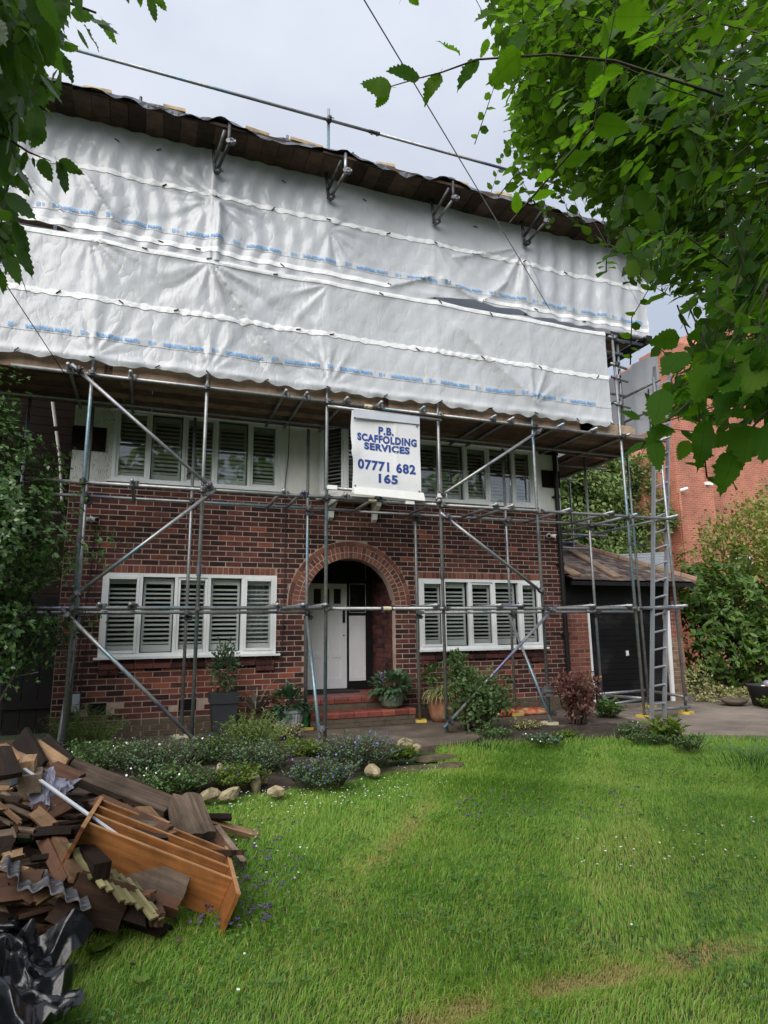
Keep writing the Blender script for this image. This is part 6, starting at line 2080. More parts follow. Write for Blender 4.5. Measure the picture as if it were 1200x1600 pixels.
blades('', '', None, 190, 0.5, 'leaf_straw', parent=tpot, z0=0.37, w=0.026, arch=1.75, seed=9, up=0.85, spread=0.12)
P, D = ellipsoid_cloud(120, (-0.1, 0.15, 0.72), (0.18, 0.12, 0.12), rng, 0.4, 0.3, 6)
link('foliage', leaf_mesh('foliage', P, D, D + np.array([0, 0, 0.9]), rng.uniform(0.06, 0.12, 120), M['leaf_bed'], LEAF_ROUND), tpot)
t2 = thing('terracotta_pot', 'second terracotta pot half hidden behind the bushy shrub', 'plant pot', (tp.x + 0.42, 9.6, 0.0))
MB().lathe([(0.14, 0), (0.18, 0.12), (0.2, 0.28), (0.215, 0.29), (0.215, 0.33), (0.18, 0.33), (0.17, 0.26)], n=30).build('pot', M['terracotta'], t2, True)
can = thing('watering_can', 'green plastic watering can tucked behind the grey ribbed pot', 'watering can', (2.26, 9.62, 0.0))
MB().lathe([(0.09, 0), (0.1, 0.03), (0.095, 0.22), (0.07, 0.26), (0.05, 0.26)], n=18).build('body', M['green_plastic'], can, True)
MB().path([(0.07, 0, 0.25), (0.12, 0, 0.33), (0.02, 0, 0.37), (-0.06, 0, 0.26)], 0.012, 6).build('handle', M['green_plastic'], can, True)
MB().tube((-0.08, 0, 0.05), (-0.2, -0.05, 0.25), 0.02, 8, 0.012).build('spout', M['green_plastic'], can, True)

# red sack by the wall
rs = bmesh.new()
bmesh.ops.create_grid(rs, x_segments=18, y_segments=8, size=1)
for v in rs.verts:
    x, y = v.co.x, v.co.y
    v.co = Vector((x * 0.55, y * 0.16, 0.05 + 0.05 * (1 - x ** 4) * (1 - y ** 4) + 0.015 * math.sin(x * 9 + y * 4) + 0.01 * math.sin(y * 13)))
ext = bmesh.ops.extrude_face_region(rs, geom=rs.faces[:])
for g in ext['geom']:
    if isinstance(g, bmesh.types.BMVert):
        g.co.z = 0.006
me = bpy.data.meshes.new('sack')
rs.to_mesh(me)
rs.free()
me.materials.append(M['red_bag'])
me.polygons.foreach_set('use_smooth', [True] * len(me.polygons))
sack = tag(link('sack', me), 'crumpled red and yellow plastic sack lying against the brick wall', 'sack')
p = at(812, 1106, 9.7)
sack.location = (p.x, 9.7, 0.0)

# rubber trug with oddments at the right edge
tg = thing('rubber_trug', 'black rubber trug full of oddments at the right edge of the drive', 'trug', (10.75, 8.75, 0.0))
MB().lathe([(0.26, 0.0), (0.33, 0.36), (0.35, 0.38), (0.33, 0.38), (0.25, 0.05)], n=22).build('tub', M['rubber'], tg, True)
for k, (mt_, x, y, r) in enumerate((('pvc', -0.22, -0.1, 0.06), ('terracotta', -0.08, -0.12, 0.07), ('grey_box', 0.1, -0.14, 0.09), ('grey_plastic', 0.15, 0.1, 0.1))):
    mb = MB().lathe([(0.01, 0.0), (r, r * 0.4), (r * 0.9, r * 1.1), (r * 0.3, r * 1.5)], (x, y, 0.3), 10)
    tag(mb.build('oddment', M[mt_], None, True), ['white plastic oddment in the black trug', 'brown clay oddment in the black trug', 'grey plastic oddment in the black trug', 'crumpled grey film in the black trug'][k], 'junk').location = (10.75, 8.75, 0)
bw = MB().lathe([(0.08, 0.0), (0.2, 0.06), (0.24, 0.12), (0.22, 0.12), (0.1, 0.03)], n=20).build('stone_bowl', M['concrete'], None, True)
bw.location = (10.25, 9.05, 0.0)
tag(bw, 'shallow concrete bowl on the drive beside the trug', 'bowl')
tuft('leafy_perennial', 'green weed growing in front of the black trug', (10.5, 8.45, 0), 60, 0.24, 0.22, 1.0, 'leaf_lime', 'plant', 0.5, 61, 0.4, leafsize=0.08, per=4)

# ---- stones of the rockery and flagstones
def stone(name, label, p, s, mat, seed, cat='stone', flat=1.0, group=None):
    rng = random.Random(seed)
    bm = bmesh.new()
    bmesh.ops.create_icosphere(bm, subdivisions=2, radius=1)
    ph = [rng.uniform(0, 6) for _ in range(6)]
    planes = [Vector((rng.gauss(0, 1), rng.gauss(0, 1), rng.gauss(0, 1))).normalized() for _ in range(7)]
    for v in bm.verts:
        d = v.co.normalized()
        k = 1.0
        for pl_ in planes:
            q = d.dot(pl_)
            if q > 0.72:
                k = min(k, 0.74 / q)
        k *= 1 + 0.06 * math.sin(d.x * 7 + ph[0]) * math.sin(d.y * 6 + ph[1]) + 0.05 * math.sin(d.z * 9 + ph[2])
        v.co = Vector((d.x * s[0] * k, d.y * s[1] * k, d.z * s[2] * k * flat))
    me = bpy.data.meshes.new(name)
    bm.to_mesh(me)
    bm.free()
    me.materials.append(M[mat])
    o = link(name, me)
    o.location = p
    o.scale = (0.85, 0.85, 0.85)
    o.rotation_euler = (rng.uniform(-.2, .2), rng.uniform(-.2, .2), rng.uniform(0, 6))
    return tag(o, label, cat, group)
st_list = [
    ((632, 1168), (0.2, 0.14, 0.13), 'big cream boulder beside the path step'),
    ((582, 1208), (0.17, 0.1, 0.08), 'cream stone at the lawn edge in front of the catmint'),
    ((399, 1229), (0.06, 0.06, 0.15), 'upright pointed cream stone in the rockery'),
    ((433, 1240), (0.11, 0.07, 0.07), 'pale stone on the lawn edge right of the pointed stone'),
    ((326, 1246), (0.13, 0.09, 0.08), 'pale blocky stone beside the split log'),
    ((358, 1243), (0.13, 0.08, 0.07), 'wedge shaped pale stone right of the blocky one'),
    ((293, 1168), (0.08, 0.07, 0.1), 'yellowish stone under the foot of the sloping brace'),
    ((361, 1180), (0.1, 0.08, 0.07), 'rounded stone lying in the rockery behind the yarrow'),
    ((205, 1195), (0.1, 0.08, 0.06), 'long pale stone in the forget-me-nots'),
    ((155, 1205), (0.09, 0.07, 0.05), 'pale stone by the tip of the longest weathered plank'),
    ((165, 1195), (0.06, 0.05, 0.04), 'small pale stone near the front of the left drift'),
    ((345, 1208), (0.08, 0.06, 0.1), 'pointed stone left of the yarrow clump'),
    ((445, 1182), (0.12, 0.08, 0.05), 'flat stone between the yarrow and the cushion plant'),
    ((490, 1192), (0.08, 0.06, 0.05), 'stone showing between the two catmint mounds'),
    ((412, 1222), (0.06, 0.05, 0.04), 'small stone just right of the pointed stone'),
    ((140, 1215), (0.13, 0.09, 0.06), 'grey-cream stone half behind the timber heap'),
    ((652, 1172), (0.1, 0.08, 0.08), 'smaller cream boulder against the path edge'),
]
for k, ((px, py), s, lb) in enumerate(st_list):
    p = G(px, py, 0.0)
    stone('rockery_stone', lb, (p.x, p.y, s[2] * 0.22), s, 'stone', 200 + k)
for k, (px, py, sx, sy, lb) in enumerate(((640, 1202, 0.46, 0.26, 'mossy brown flagstone step nearest the lawn'), (678, 1183, 0.42, 0.2, 'brown flagstone step just below the path edge'), (700, 1196, 0.3, 0.16, 'sunken flagstone at the right end of the step'))):
    p = G(px, py, -0.05)
    stone('flagstone', lb, (p.x, p.y, -0.07), (sx, sy, 0.06), 'stone_brown', 300 + k, 'flagstone', 1.0).rotation_euler = (0, 0, 0.2 * k)

# ------------------------------------------------------------------ lawn
def in_poly(x, y, poly):
    inside = np.zeros(len(x), bool)
    n = len(poly)
    j = n - 1
    for i in range(n):
        xi, yi = poly[i]
        xj, yj = poly[j]
        c = ((yi > y) != (yj > y)) & (x < (xj - xi) * (y - yi) / (yj - yi + 1e-12) + xi)
        inside ^= c
        j = i
    return inside
LAWN = [(-3.5, 1.6), (4.5, 1.2), (9.5, 3.0), (9.7, 5.7), (8.0, 6.25), (6.75, 6.95), (6.0, 7.05), (5.0, 7.5), (4.1, 7.75), (3.5, 7.6), (3.2, 6.9), (2.5, 6.6), (1.6, 6.35), (0.7, 6.3), (-0.6, 6.3), (-3.5, 6.5)]
def seg_d(x, y, a, b):
    ax, ay = a
    bx, by = b
    t = np.clip(((x - ax) * (bx - ax) + (y - ay) * (by - ay)) / ((bx - ax) ** 2 + (by - ay) ** 2), 0, 1)
    return np.hypot(x - ax - t * (bx - ax), y - ay - t * (by - ay))
S1 = [tuple(on_z(px, py, LAWN_Z)[:2]) for px, py in ((640, 1610), (800, 1560), (960, 1530), (1080, 1505), (1210, 1475))]
S2 = [tuple(on_z(px, py, LAWN_Z)[:2]) for px, py in ((520, 1395), (590, 1330), (650, 1275), (705, 1248))]
def vnoise(x, y, f, s):
    return (np.sin(x * f + s) * np.cos(y * f * 1.13 + 2 * s) + np.sin(x * f * 1.9 - y * f * 1.3 + 3 * s) * 0.6 + np.sin((x + y) * f * 2.7 + s) * 0.35) / 1.95
rng = np.random.default_rng(5)
def scatter(n):
    # density falls with distance from the viewpoint
    y = 1.6 + 6.2 * rng.random(n * 2) ** 1.25
    x = -3.2 + 12.5 * rng.random(n * 2)
    ok = in_poly(x, y, LAWN)
    # only the part of the lawn in sight and a margin
    ok &= (x > -0.45 * y - 0.9) & (x < 1.3 * y + 1.6)
    return x[ok][:n], y[ok][:n]
NB = 430000
bx_, by_ = scatter(NB)
def along(S, m, sd):
    k = rng.integers(0, len(S) - 1, m)
    t = rng.random(m)
    A, B = np.array(S)[k], np.array(S)[k + 1]
    P = A + (B - A) * t[:, None] + rng.normal(size=(m, 2)) * sd
    return P[:, 0], P[:, 1]
ex, ey = along(S1, 9000, 0.07)
fx_, fy_ = along(S2, 5000, 0.11)
bx_, by_ = np.concatenate([bx_, ex, fx_]), np.concatenate([by_, ey, fy_])
n = len(bx_)
d1 = np.min([seg_d(bx_, by_, a, b) for a, b in zip(S1[:-1], S1[1:])], 0)
d2 = np.min([seg_d(bx_, by_, a, b) for a, b in zip(S2[:-1], S2[1:])], 0)
dry1 = np.exp(-(d1 / 0.085) ** 4) * np.clip(0.7 + 0.7 * vnoise(bx_, by_, 9, 1), 0, 1.2)
dry2 = np.exp(-(d2 / 0.15) ** 2) * np.clip(0.6 + 0.6 * vnoise(bx_, by_, 8, 3), 0, 1)
lush = np.clip(0.5 + 0.7 * vnoise(bx_, by_, 1.3, 0.7), 0, 1)
mown = np.clip((5.2 - by_) / 2.0, 0, 1)
edge = np.exp(-np.min([seg_d(bx_, by_, LAWN[i], LAWN[i + 1]) for i in range(3, 9)], 0) / 0.25)
tint = 0.38 + 0.16 * rng.normal(size=n) * 0.8 + 0.17 * vnoise(bx_, by_, 1.9, 2) + 0.1 * vnoise(bx_, by_, 6.3, 4) + 0.1 * mown * rng.random(n)
tint = tint - 0.06 * (lush > 0.5)
tint = np.where(rng.random(n) < 0.06 + 0.05 * mown, 0.72 + 0.25 * rng.random(n), tint)
tint = np.clip(tint + dry1 * (0.42 + 0.25 * rng.random(n)) + dry2 * (0.28 + 0.25 * rng.random(n)), 0, 1)
hgt = 0.034 + 0.03 * lush + 0.016 * rng.random(n) + 0.1 * edge * (rng.random(n) < 0.35) - 0.012 * mown
hgt = hgt * (1 - 0.6 * np.clip(dry1, 0, 1) - 0.35 * dry2) * rng.uniform(0.65, 1.25, n)
dist = np.hypot(bx_, by_)
wid = (0.0019 + 0.00062 * dist) * rng.uniform(0.7, 1.3, n)
ang = rng.uniform(0, 2 * math.pi, n)
swirl = 2.2 * vnoise(bx_, by_, 1.1, 4) + 0.8 * vnoise(bx_, by_, 3.7, 2)
lean = rng.uniform(0.15, 1.0, n) * (0.55 + 0.55 * lush)
la = np.where(rng.random(n) < 0.55, swirl, rng.uniform(0, 2 * math.pi, n))
lx, ly = np.cos(la) * lean, np.sin(la) * lean
bz = lawn_h(bx_, by_) - 0.005
sx, sy = np.cos(ang) * wid / 2, np.sin(ang) * wid / 2
Vb = np.zeros((n, 5, 3), np.float32)
Vb[:, 0] = np.stack([bx_ - sx, by_ - sy, bz], -1)
Vb[:, 1] = np.stack([bx_ + sx, by_ + sy, bz], -1)
mx_, my_ = bx_ + lx * hgt * 0.35, by_ + ly * hgt * 0.35
Vb[:, 2] = np.stack([mx_ - sx * .8, my_ - sy * .8, bz + hgt * 0.62], -1)
Vb[:, 3] = np.stack([mx_ + sx * .8, my_ + sy * .8, bz + hgt * 0.62], -1)
Vb[:, 4] = np.stack([bx_ + lx * hgt, by_ + ly * hgt, bz + hgt * (1.0 - 0.35 * lean)], -1)
# matted straw in the dry tracks
base = (np.arange(n) * 5)[:, None, None]
Fb = (np.array([(0, 1, 3), (0, 3, 2), (2, 3, 4)])[None] + base).reshape(-1, 3)
g = link('grass', np_mesh('grass', Vb.reshape(-1, 3), Fb, M['grass'], np.repeat(tint, 5)))
g['kind'] = 'stuff'
g['label'] = 'rough green lawn with two dry mown tracks'

# clover and weeds in the grass, daisies and self-heal
def flat_leaves(name, label, x, y, z, s, mat, tilt=0.35, seed=1, per=3):
    r = np.random.default_rng(seed)
    k = len(x)
    P = np.repeat(np.stack([x, y, z], -1), per, 0)
    a = np.repeat(r.uniform(0, 6.28, k), per) + np.tile(np.arange(per) * 6.283 / per, k)
    U = np.stack([np.cos(a), np.sin(a), 0.25 + 0.2 * r.normal(size=len(a))], -1)
    N = np.array([0, 0, 1.0]) + tilt * r.normal(size=(len(a), 3))
    o = link(name, leaf_mesh(name, P, U, N, np.repeat(s, per) * r.uniform(.7, 1.2, len(a)), mat, LEAF_ROUND, 1.25))
    o['kind'] = 'stuff'
    o['label'] = label
    return o
cx, cy = scatter(24000)
keep = (vnoise(cx, cy, 2.1, 5) > -0.05) & (rng.random(len(cx)) < 0.8)
cx, cy = cx[keep], cy[keep]
flat_leaves('clover', 'patches of clover leaves among the grass', cx, cy, lawn_h(cx, cy) + rng.uniform(0.02, 0.05, len(cx)), rng.uniform(0.012, 0.02, len(cx)), M['leaf_clover'], seed=3)
def px_scatter(n_, boxes):
    out = []
    for (x0, y0, x1, y1, w_) in boxes:
        for _ in range(int(n_ * w_)):
            p = on_z(random.uniform(x0, x1), random.uniform(y0, y1), LAWN_Z)
            out.append((p.x, p.y))
    a = np.array(out)
    ok = in_poly(a[:, 0], a[:, 1], LAWN)
    return a[ok, 0], a[ok, 1]
fx, fy = px_scatter(300, [(330, 1240, 560, 1275, 0.35), (420, 1225, 640, 1260, 0.25), (340, 1270, 480, 1400, 0.15), (900, 1290, 1190, 1370, 0.12), (620, 1205, 700, 1235, 0.08), (200, 1400, 1190, 1580, 0.01)])
flat_leaves('daisies', 'small white daisies scattered in the lawn', fx, fy, lawn_h(fx, fy) + rng.uniform(0.055, 0.09, len(fx)), rng.uniform(0.006, 0.012, len(fx)), M['flower_white'], seed=4, per=5)
fx, fy = px_scatter(330, [(330, 1290, 470, 1400, 0.4), (700, 1240, 1000, 1290, 0.35), (290, 1380, 420, 1470, 0.25)])
flat_leaves('self_heal', 'purple self-heal flowers in the lawn', fx, fy, lawn_h(fx, fy) + rng.uniform(0.04, 0.08, len(fx)), rng.uniform(0.01, 0.018, len(fx)), simple('dusky_purple', [(0.05, 0.03, 0.09), (0.12, 0.08, 0.2)], 20, 0.8), 0.9, seed=5, per=4)
# rosettes of broad-leaved weeds near the camera
for k, (px, py, s, lb) in enumerate(((152, 1500, 0.055, 'bright ragwort rosette beside the black plastic'), (220, 1550, 0.03, 'small weed rosette near the bottom edge of the lawn'))):
    p = on_z(px, py, LAWN_Z)
    t = thing('weed_rosette', lb, 'weed', (p.x, p.y, LAWN_Z))
    r = np.random.default_rng(k)
    m_ = 40
    a = r.uniform(0, 6.28, m_)
    link('leaves', leaf_mesh('leaves', np.stack([np.cos(a) * .01, np.sin(a) * .01, np.full(m_, .035)], -1), np.stack([np.cos(a), np.sin(a), r.uniform(.2, .8, m_)], -1), np.tile([[0, 0, 1.0]], (m_, 1)), r.uniform(.7, 1.2, m_) * s, M['leaf_lime'], LEAF_ROUND), t)
# fallen leaves
for k, (px, py) in enumerate(((272, 1470), (206, 1510), (415, 1487))):
    p = on_z(px, py, LAWN_Z + 0.05)
    o = link('fallen_leaf', leaf_mesh('fallen_leaf', np.array([[0, 0, 0.0]]), np.array([[1, 0.2, 0.1]]), np.array([[0.2, -0.3, 1.0]]), [0.04], M['timber_old'] if k != 1 else M['timber_brown'], LEAF_ROUND))
    o.location = p
    o.rotation_euler = (0, 0, k * 1.3)
    tag(o, ['curled orange leaf on the grass below the lath panel', 'dark brown dead leaf near the black plastic', 'pale orange leaf in the near lawn', 'tan leaf on the near lawn', 'reddish leaf lying in the near grass'][k], 'leaf', 'dead leaves on the lawn')
# long grass along the right edge
blades('long_grass', 'long rough grass at the right back corner of the lawn', tuple(on_z(1170, 1190, LAWN_Z)), 260, 0.34, 'leaf_bed', 'grass', 0.9, 0.007, 15, spread=0.7)
blades('long_grass', 'tall grass tuft at the back of the lawn below the bushy shrub', tuple(on_z(760, 1170, LAWN_Z)), 200, 0.24, 'leaf_bed', 'grass', 0.8, 0.006, 17, spread=0.5)
blades('long_grass', 'rough grass along the border in front of the copper shrub', tuple(on_z(900, 1172, LAWN_Z)), 200, 0.2, 'leaf_lime', 'grass', 0.9, 0.006, 18, spread=0.7)
# ------------------------------------------------------------------ the heap of dismantled timber
HEAP = 'pieces of the timber heap'
def plank(name, label, p0, p1, w, t, mat, up=(0, 0, 1), cat='plank', group=HEAP, warp=0.0, rough_end=0.0):
    p0, p1 = Vector(p0), Vector(p1)
    L = (p1 - p0).length
    d = (p1 - p0).normalized()
    u = Vector(up)
    n_ = (u - d * u.dot(d)).normalized()
    s = n_.cross(d)
    mb = MB()
    k, m = 5, 4
    vs, fs = [], []
    e0 = [random.uniform(-1, 1) * rough_end * 2.2 for _ in range(m + 1)]
    e1 = [random.uniform(-1, 1) * rough_end * 2.2 for _ in range(m + 1)]
    tw_ = random.uniform(-0.06, 0.06)
    for j in range(k + 1):
        x = L * j / k
        dz = warp * math.sin(math.pi * j / k)
        ww = w * (1 + random.uniform(-1, 1) * rough_end * 1.5)
        for side in (1, -1):
            for q in range(m + 1):
                yy = -ww / 2 + ww * q / m
                xx = x + (e0[q] if j == 0 else e1[q] if j == k else 0)
                cup = 0.02 * w * (1 - (2 * q / m - 1) ** 2)
                vs.append((xx, yy, side * t / 2 + dz + cup + yy * tw_ * (2 * j / k - 1) + random.uniform(-1, 1) * rough_end * 0.15))
    st_ = 2 * (m + 1)
    for j in range(k):
        o = j * st_
        for q in range(m):
            fs.append((o + q, o + q + 1, o + st_ + q + 1, o + st_ + q))
            fs.append((o + m + 1 + q, o + st_ + m + 1 + q, o + st_ + m + 2 + q, o + m + 2 + q))
        fs.append((o, o + st_, o + st_ + m + 1, o + m + 1))
        fs.append((o + m, o + 2 * m + 1, o + st_ + 2 * m + 1, o + st_ + m))
    for o in (0, k * st_):
        for q in range(m):
            f = (o + q, o + m + 1 + q, o + m + 2 + q, o + q + 1)
            fs.append(f if o == 0 else f[::-1])
    o = mb.add(vs, fs).build(name, M[mat])
    o.matrix_world = Matrix.Translation(p0) @ Matrix((d, s, n_)).transposed().to_4x4()
    tag(o, label, cat, group)
    return o

# inner offcuts that fill the heap
random.seed(21)
def heap_h(x, y):
    return 0.56 * max(0.0, 1 - ((x + 1.25) / 1.75) ** 2 - ((y - 4.75) / 1.25) ** 2)
INNER = 'offcuts in the dark heart of the timber heap'
for k in range(170):
    while True:
        x, y = random.uniform(-2.7, 0.35), random.uniform(3.75, 5.8)
        h = heap_h(x, y)
        if x > -0.55 and y < 4.75:
            h = min(h, 0.2) if x < -0.2 else 0.0
        if h > 0.05:
            break
    z = random.uniform(-0.05, h - 0.06)
    a = random.uniform(0, math.pi)
    L = random.uniform(0.5, 1.5)
    d = Vector((math.cos(a), math.sin(a) * 0.8, random.uniform(-0.18, 0.18))) * L * 0.5
    p = Vector((x, y, z))
    plank('offcut', 'weathered brown offcut in the dark heart of the timber heap', p - d, p + d, random.uniform(0.03, 0.1), random.uniform(0.012, 0.035),
          random.choice(['timber_brown', 'timber_brown', 'timber_old', 'dark_wood']), (random.uniform(-.7, .7), random.uniform(-.7, .7), 1), 'plank', INNER, 0, 0.006)

for k in range(130):
    while True:
        x, y = random.uniform(-2.0, 0.05), random.uniform(3.7, 5.0)
        h = heap_h(x, y)
        if x > -0.5 and y < 4.8:
            h = min(h, 0.15) if x < -0.2 else 0.0
        if h > 0.04:
            break
    z = h - random.uniform(0.0, 0.14)
    a = random.gauss(-0.5, 0.7)
    L = random.uniform(0.15, 0.6)
    d = Vector((math.cos(a), math.sin(a), random.uniform(-0.35, 0.1))) * L * 0.5
    p = Vector((x, y, z))
    plank('splinter', 'thin splintered lath strewn over the timber heap', p - d, p + d, random.uniform(0.015, 0.045), random.uniform(0.008, 0.02),
          random.choice(['timber_brown', 'timber_old', 'timber_new', 'timber_old']), (random.uniform(-.7, .7), random.uniform(-.9, .2), 1), 'lath', 'splintered laths strewn over the heap', 0, 0.008)

P_ = lambda x, y, Y: at(x, y, Y)
vis = [
    ('plank', 'longest weathered plank lying along the top edge of the shelf unit', (100, 1198, 5.35), (268, 1264, 4.95), 0.17, 0.07, 'timber_old', (0.1, -0.5, 1)),
    ('split_log', 'thick split log slab standing on the far corner of the shelf unit', (290, 1247, 4.95), (314, 1308, 4.62), 0.2, 0.07, 'timber_old', (0.35, -0.75, 0.6)),
    ('plank', 'short grey board leaning left of the split log', (271, 1252, 4.98), (278, 1302, 4.62), 0.085, 0.025, 'timber_old', (0.2, -0.8, 0.6)),
    ('batten', 'pale batten sticking out of the heap across the lawn', (312, 1279, 4.95), (401, 1306, 5.0), 0.06, 0.035, 'timber_new', (0, -0.4, 1)),
    ('plank', 'short brown board beneath the split log', (318, 1298, 4.75), (362, 1327, 4.62), 0.09, 0.02, 'timber_brown', (0.1, -0.6, 1)),
    ('stick', 'dark round stick lying on the grass right of the heap', (338, 1292, 4.85), (381, 1349, 4.4), 0.035, 0.03, 'timber_old', (0, -0.5, 1)),
    ('stick', 'short dark stick next to the shelf unit end', (330, 1315, 4.65), (347, 1346, 4.45), 0.03, 0.03, 'timber_brown', (0, -0.5, 1)),
    ('plank', 'pale tongued board resting across the shelf unit', (224, 1263, 4.72), (265, 1306, 4.34), 0.1, 0.022, 'timber_new', (0.3, -0.5, 0.9)),
    ('plank', 'grey board lying crosswise in the shelf unit, upper of two', (188, 1288, 4.4), (256, 1293, 4.42), 0.055, 0.025, 'timber_old', (0, -0.7, 0.9)),
    ('plank', 'grey board lying crosswise in the shelf unit, lower of two', (205, 1300, 4.3), (260, 1305, 4.32), 0.055, 0.025, 'timber_old', (0, -0.7, 0.9)),
    ('plank', 'reddish board end showing behind the weathered plank, left of two', (186, 1226, 5.2), (216, 1243, 5.12), 0.12, 0.022, 'timber_brown', (0, -0.6, 1)),
    ('plank', 'reddish board end showing behind the weathered plank, right of two', (208, 1228, 5.25), (246, 1246, 5.15), 0.12, 0.022, 'timber_brown', (0, -0.6, 1)),
    ('batten', 'pale batten end at the far left top of the heap', (2, 1166, 5.0), (33, 1189, 4.85), 0.055, 0.03, 'timber_new', (0.3, -0.6, 0.8)),
    ('plank', 'dark brown plank rising highest at the back of the heap', (33, 1150, 5.3), (62, 1203, 5.1), 0.15, 0.03, 'timber_brown', (-0.8, -0.5, 0.4)),
    ('plank', 'yellowish board leaning at the back of the heap', (53, 1168, 5.25), (99, 1199, 5.1), 0.12, 0.022, 'timber_new', (-0.6, -0.75, 0.4)),
    ('plank', 'red-brown board leaning behind the yellowish one', (64, 1162, 5.4), (104, 1200, 5.2), 0.16, 0.022, 'timber_brown', (-0.5, -0.8, 0.4)),
    ('block', 'sawn timber block with a pale end near the top of the heap', (46, 1188, 4.72), (41, 1200, 4.5), 0.085, 0.07, 'timber_new', (0, -0.4, 1)),
    ('block', 'larger sawn timber block below the white trunking', (50, 1214, 4.66), (46, 1226, 4.4), 0.12, 0.1, 'timber_old', (0, -0.5, 1)),
    ('plank', 'broad brown board end at the left edge of the heap', (-8, 1172, 4.55), (8, 1215, 4.25), 0.17, 0.03, 'timber_brown', (0.2, -0.6, 0.8)),
    ('slate', 'grey broken roof slate near the left top of the heap', (10, 1215, 4.5), (36, 1208, 4.55), 0.14, 0.014, 'slate', (0.1, -0.7, 0.8)),
    ('plank', 'cracked red-brown board poking from under the grey polythene', (76, 1200, 5.05), (120, 1220, 4.85), 0.14, 0.025, 'timber_brown', (0, -0.6, 1)),
    ('plank', 'dark brown board end beneath the grey polythene', (62, 1272, 4.3), (103, 1252, 4.4), 0.13, 0.025, 'timber_brown', (0.2, -0.7, 0.8)),
    ('plank', 'pale plank end below the dark board in the heap hollow', (53, 1268, 4.25), (80, 1292, 4.1), 0.07, 0.02, 'timber_new', (0.2, -0.8, 0.5)),
    ('timber', 'square yellowish timber pointing down out of the heap', (80, 1300, 4.15), (122, 1371, 3.62), 0.07, 0.05, 'timber_new', (0.4, -0.5, 0.8)),
    ('plank', 'dark plank alongside the square yellowish timber', (68, 1298, 4.2), (110, 1385, 3.66), 0.1, 0.06, 'timber_brown', (0.6, -0.4, 0.5)),
    ('post', 'post with a black tarred end under the shelf unit', (118, 1322, 4.02), (160, 1362, 3.6), 0.085, 0.075, 'dark_wood', (0.2, -0.3, 1)),
    ('plank', 'weathered grey board wedged under the shelf unit', (146, 1336, 3.98), (289, 1395, 3.76), 0.15, 0.022, 'timber_old', (0.15, -0.85, 0.5)),
    ('plank', 'brown plank under the grey board at the lawn', (235, 1408, 3.72), (276, 1420, 3.72), 0.07, 0.06, 'timber_brown', (0, -0.5, 1)),
    ('block', 'square brown block end on the grass below the lath panel', (240, 1415, 3.72), (247, 1438, 3.52), 0.06, 0.06, 'timber_brown', (0.2, -0.4, 1)),
    ('plank', 'rust-brown board in the lower left of the heap above the corrugated sheet', (-10, 1390, 3.62), (66, 1382, 3.62), 0.13, 0.03, 'timber_brown', (0, -0.75, 0.7)),
    ('plank', 'splintered brown stick below the corrugated sheet', (40, 1408, 3.56), (74, 1386, 3.58), 0.06, 0.03, 'timber_brown', (0, -0.75, 0.7)),
    ('plank', 'short splintered board right of the splintered stick', (56, 1409, 3.54), (86, 1390, 3.56), 0.045, 0.03, 'timber_new', (0, -0.75, 0.7)),
    ('chipboard', 'crumbling chipboard piece at the foot of the heap', (82, 1420, 3.5), (118, 1436, 3.46), 0.1, 0.02, 'timber_brown', (0, -0.8, 0.6)),
    ('plank', 'board end low at the left edge of the heap', (-10, 1310, 3.95), (23, 1304, 4.0), 0.06, 0.03, 'timber_old', (0, -0.7, 0.7)),
    ('plank', 'broken brown board below the low board end on the left', (-10, 1326, 3.88), (20, 1322, 3.9), 0.1, 0.03, 'timber_brown', (0, -0.8, 0.5)),
    ('batten', 'short pale batten jutting from the left of the heap', (4, 1342, 3.85), (33, 1334, 3.9), 0.04, 0.035, 'timber_new', (0, -0.7, 0.7)),
    ('batten', 'thin dark lath across the hollow of the heap', (50, 1342, 3.85), (78, 1338, 3.9), 0.03, 0.02, 'timber_brown', (0, -0.7, 0.7)),
    ('plank', 'dark plank across the hollow below the shelf end', (55, 1303, 4.02), (112, 1300, 4.05), 0.05, 0.04, 'dark_wood', (0, -0.7, 0.7)),
    ('plank', 'board end behind the pole at the top left of the heap', (0, 1205, 4.75), (30, 1178, 5.0), 0.1, 0.025, 'timber_old', (0.3, -0.6, 0.7)),
    ('plank', 'brown board resting low behind the lath panel', (150, 1400, 3.7), (235, 1428, 3.62), 0.12, 0.05, 'dark_wood', (0, -0.8, 0.5)),
    ('plank', 'red-brown panel in the shadow below the laths', (110, 1395, 3.6), (196, 1420, 3.62), 0.2, 0.02, 'timber_brown', (0, -0.95, 0.3)),
    ('plank', 'pale strip lying under the long weathered plank', (165, 1256, 4.75), (262, 1290, 4.5), 0.05, 0.02, 'timber_new', (0, -0.6, 1)),
    ('plank', 'brown board lying inside the back of the shelf unit', (150, 1250, 4.7), (260, 1300, 4.36), 0.11, 0.02, 'timber_brown', (0.1, -0.6, 1)),
]
for (nm, lb, a, b, w, t, mt_, up_) in vis:
    plank(nm, lb, P_(*a), P_(*b), w, t, mt_, up_, {'split_log': 'log', 'slate': 'slate', 'stick': 'stick', 'block': 'block', 'batten': 'batten', 'post': 'post'}.get(nm, 'plank'), HEAP, random.uniform(-.008, .008),
          0.009 if nm == 'split_log' else 0.005)
# painted white cap on the tarred post
plank('painted_offcut', 'white painted offcut lying on the tarred post', P_(146, 1334, 3.85), P_(160, 1352, 3.66), 0.07, 0.012, 'white', (0.2, -0.45, 0.9), 'offcut')
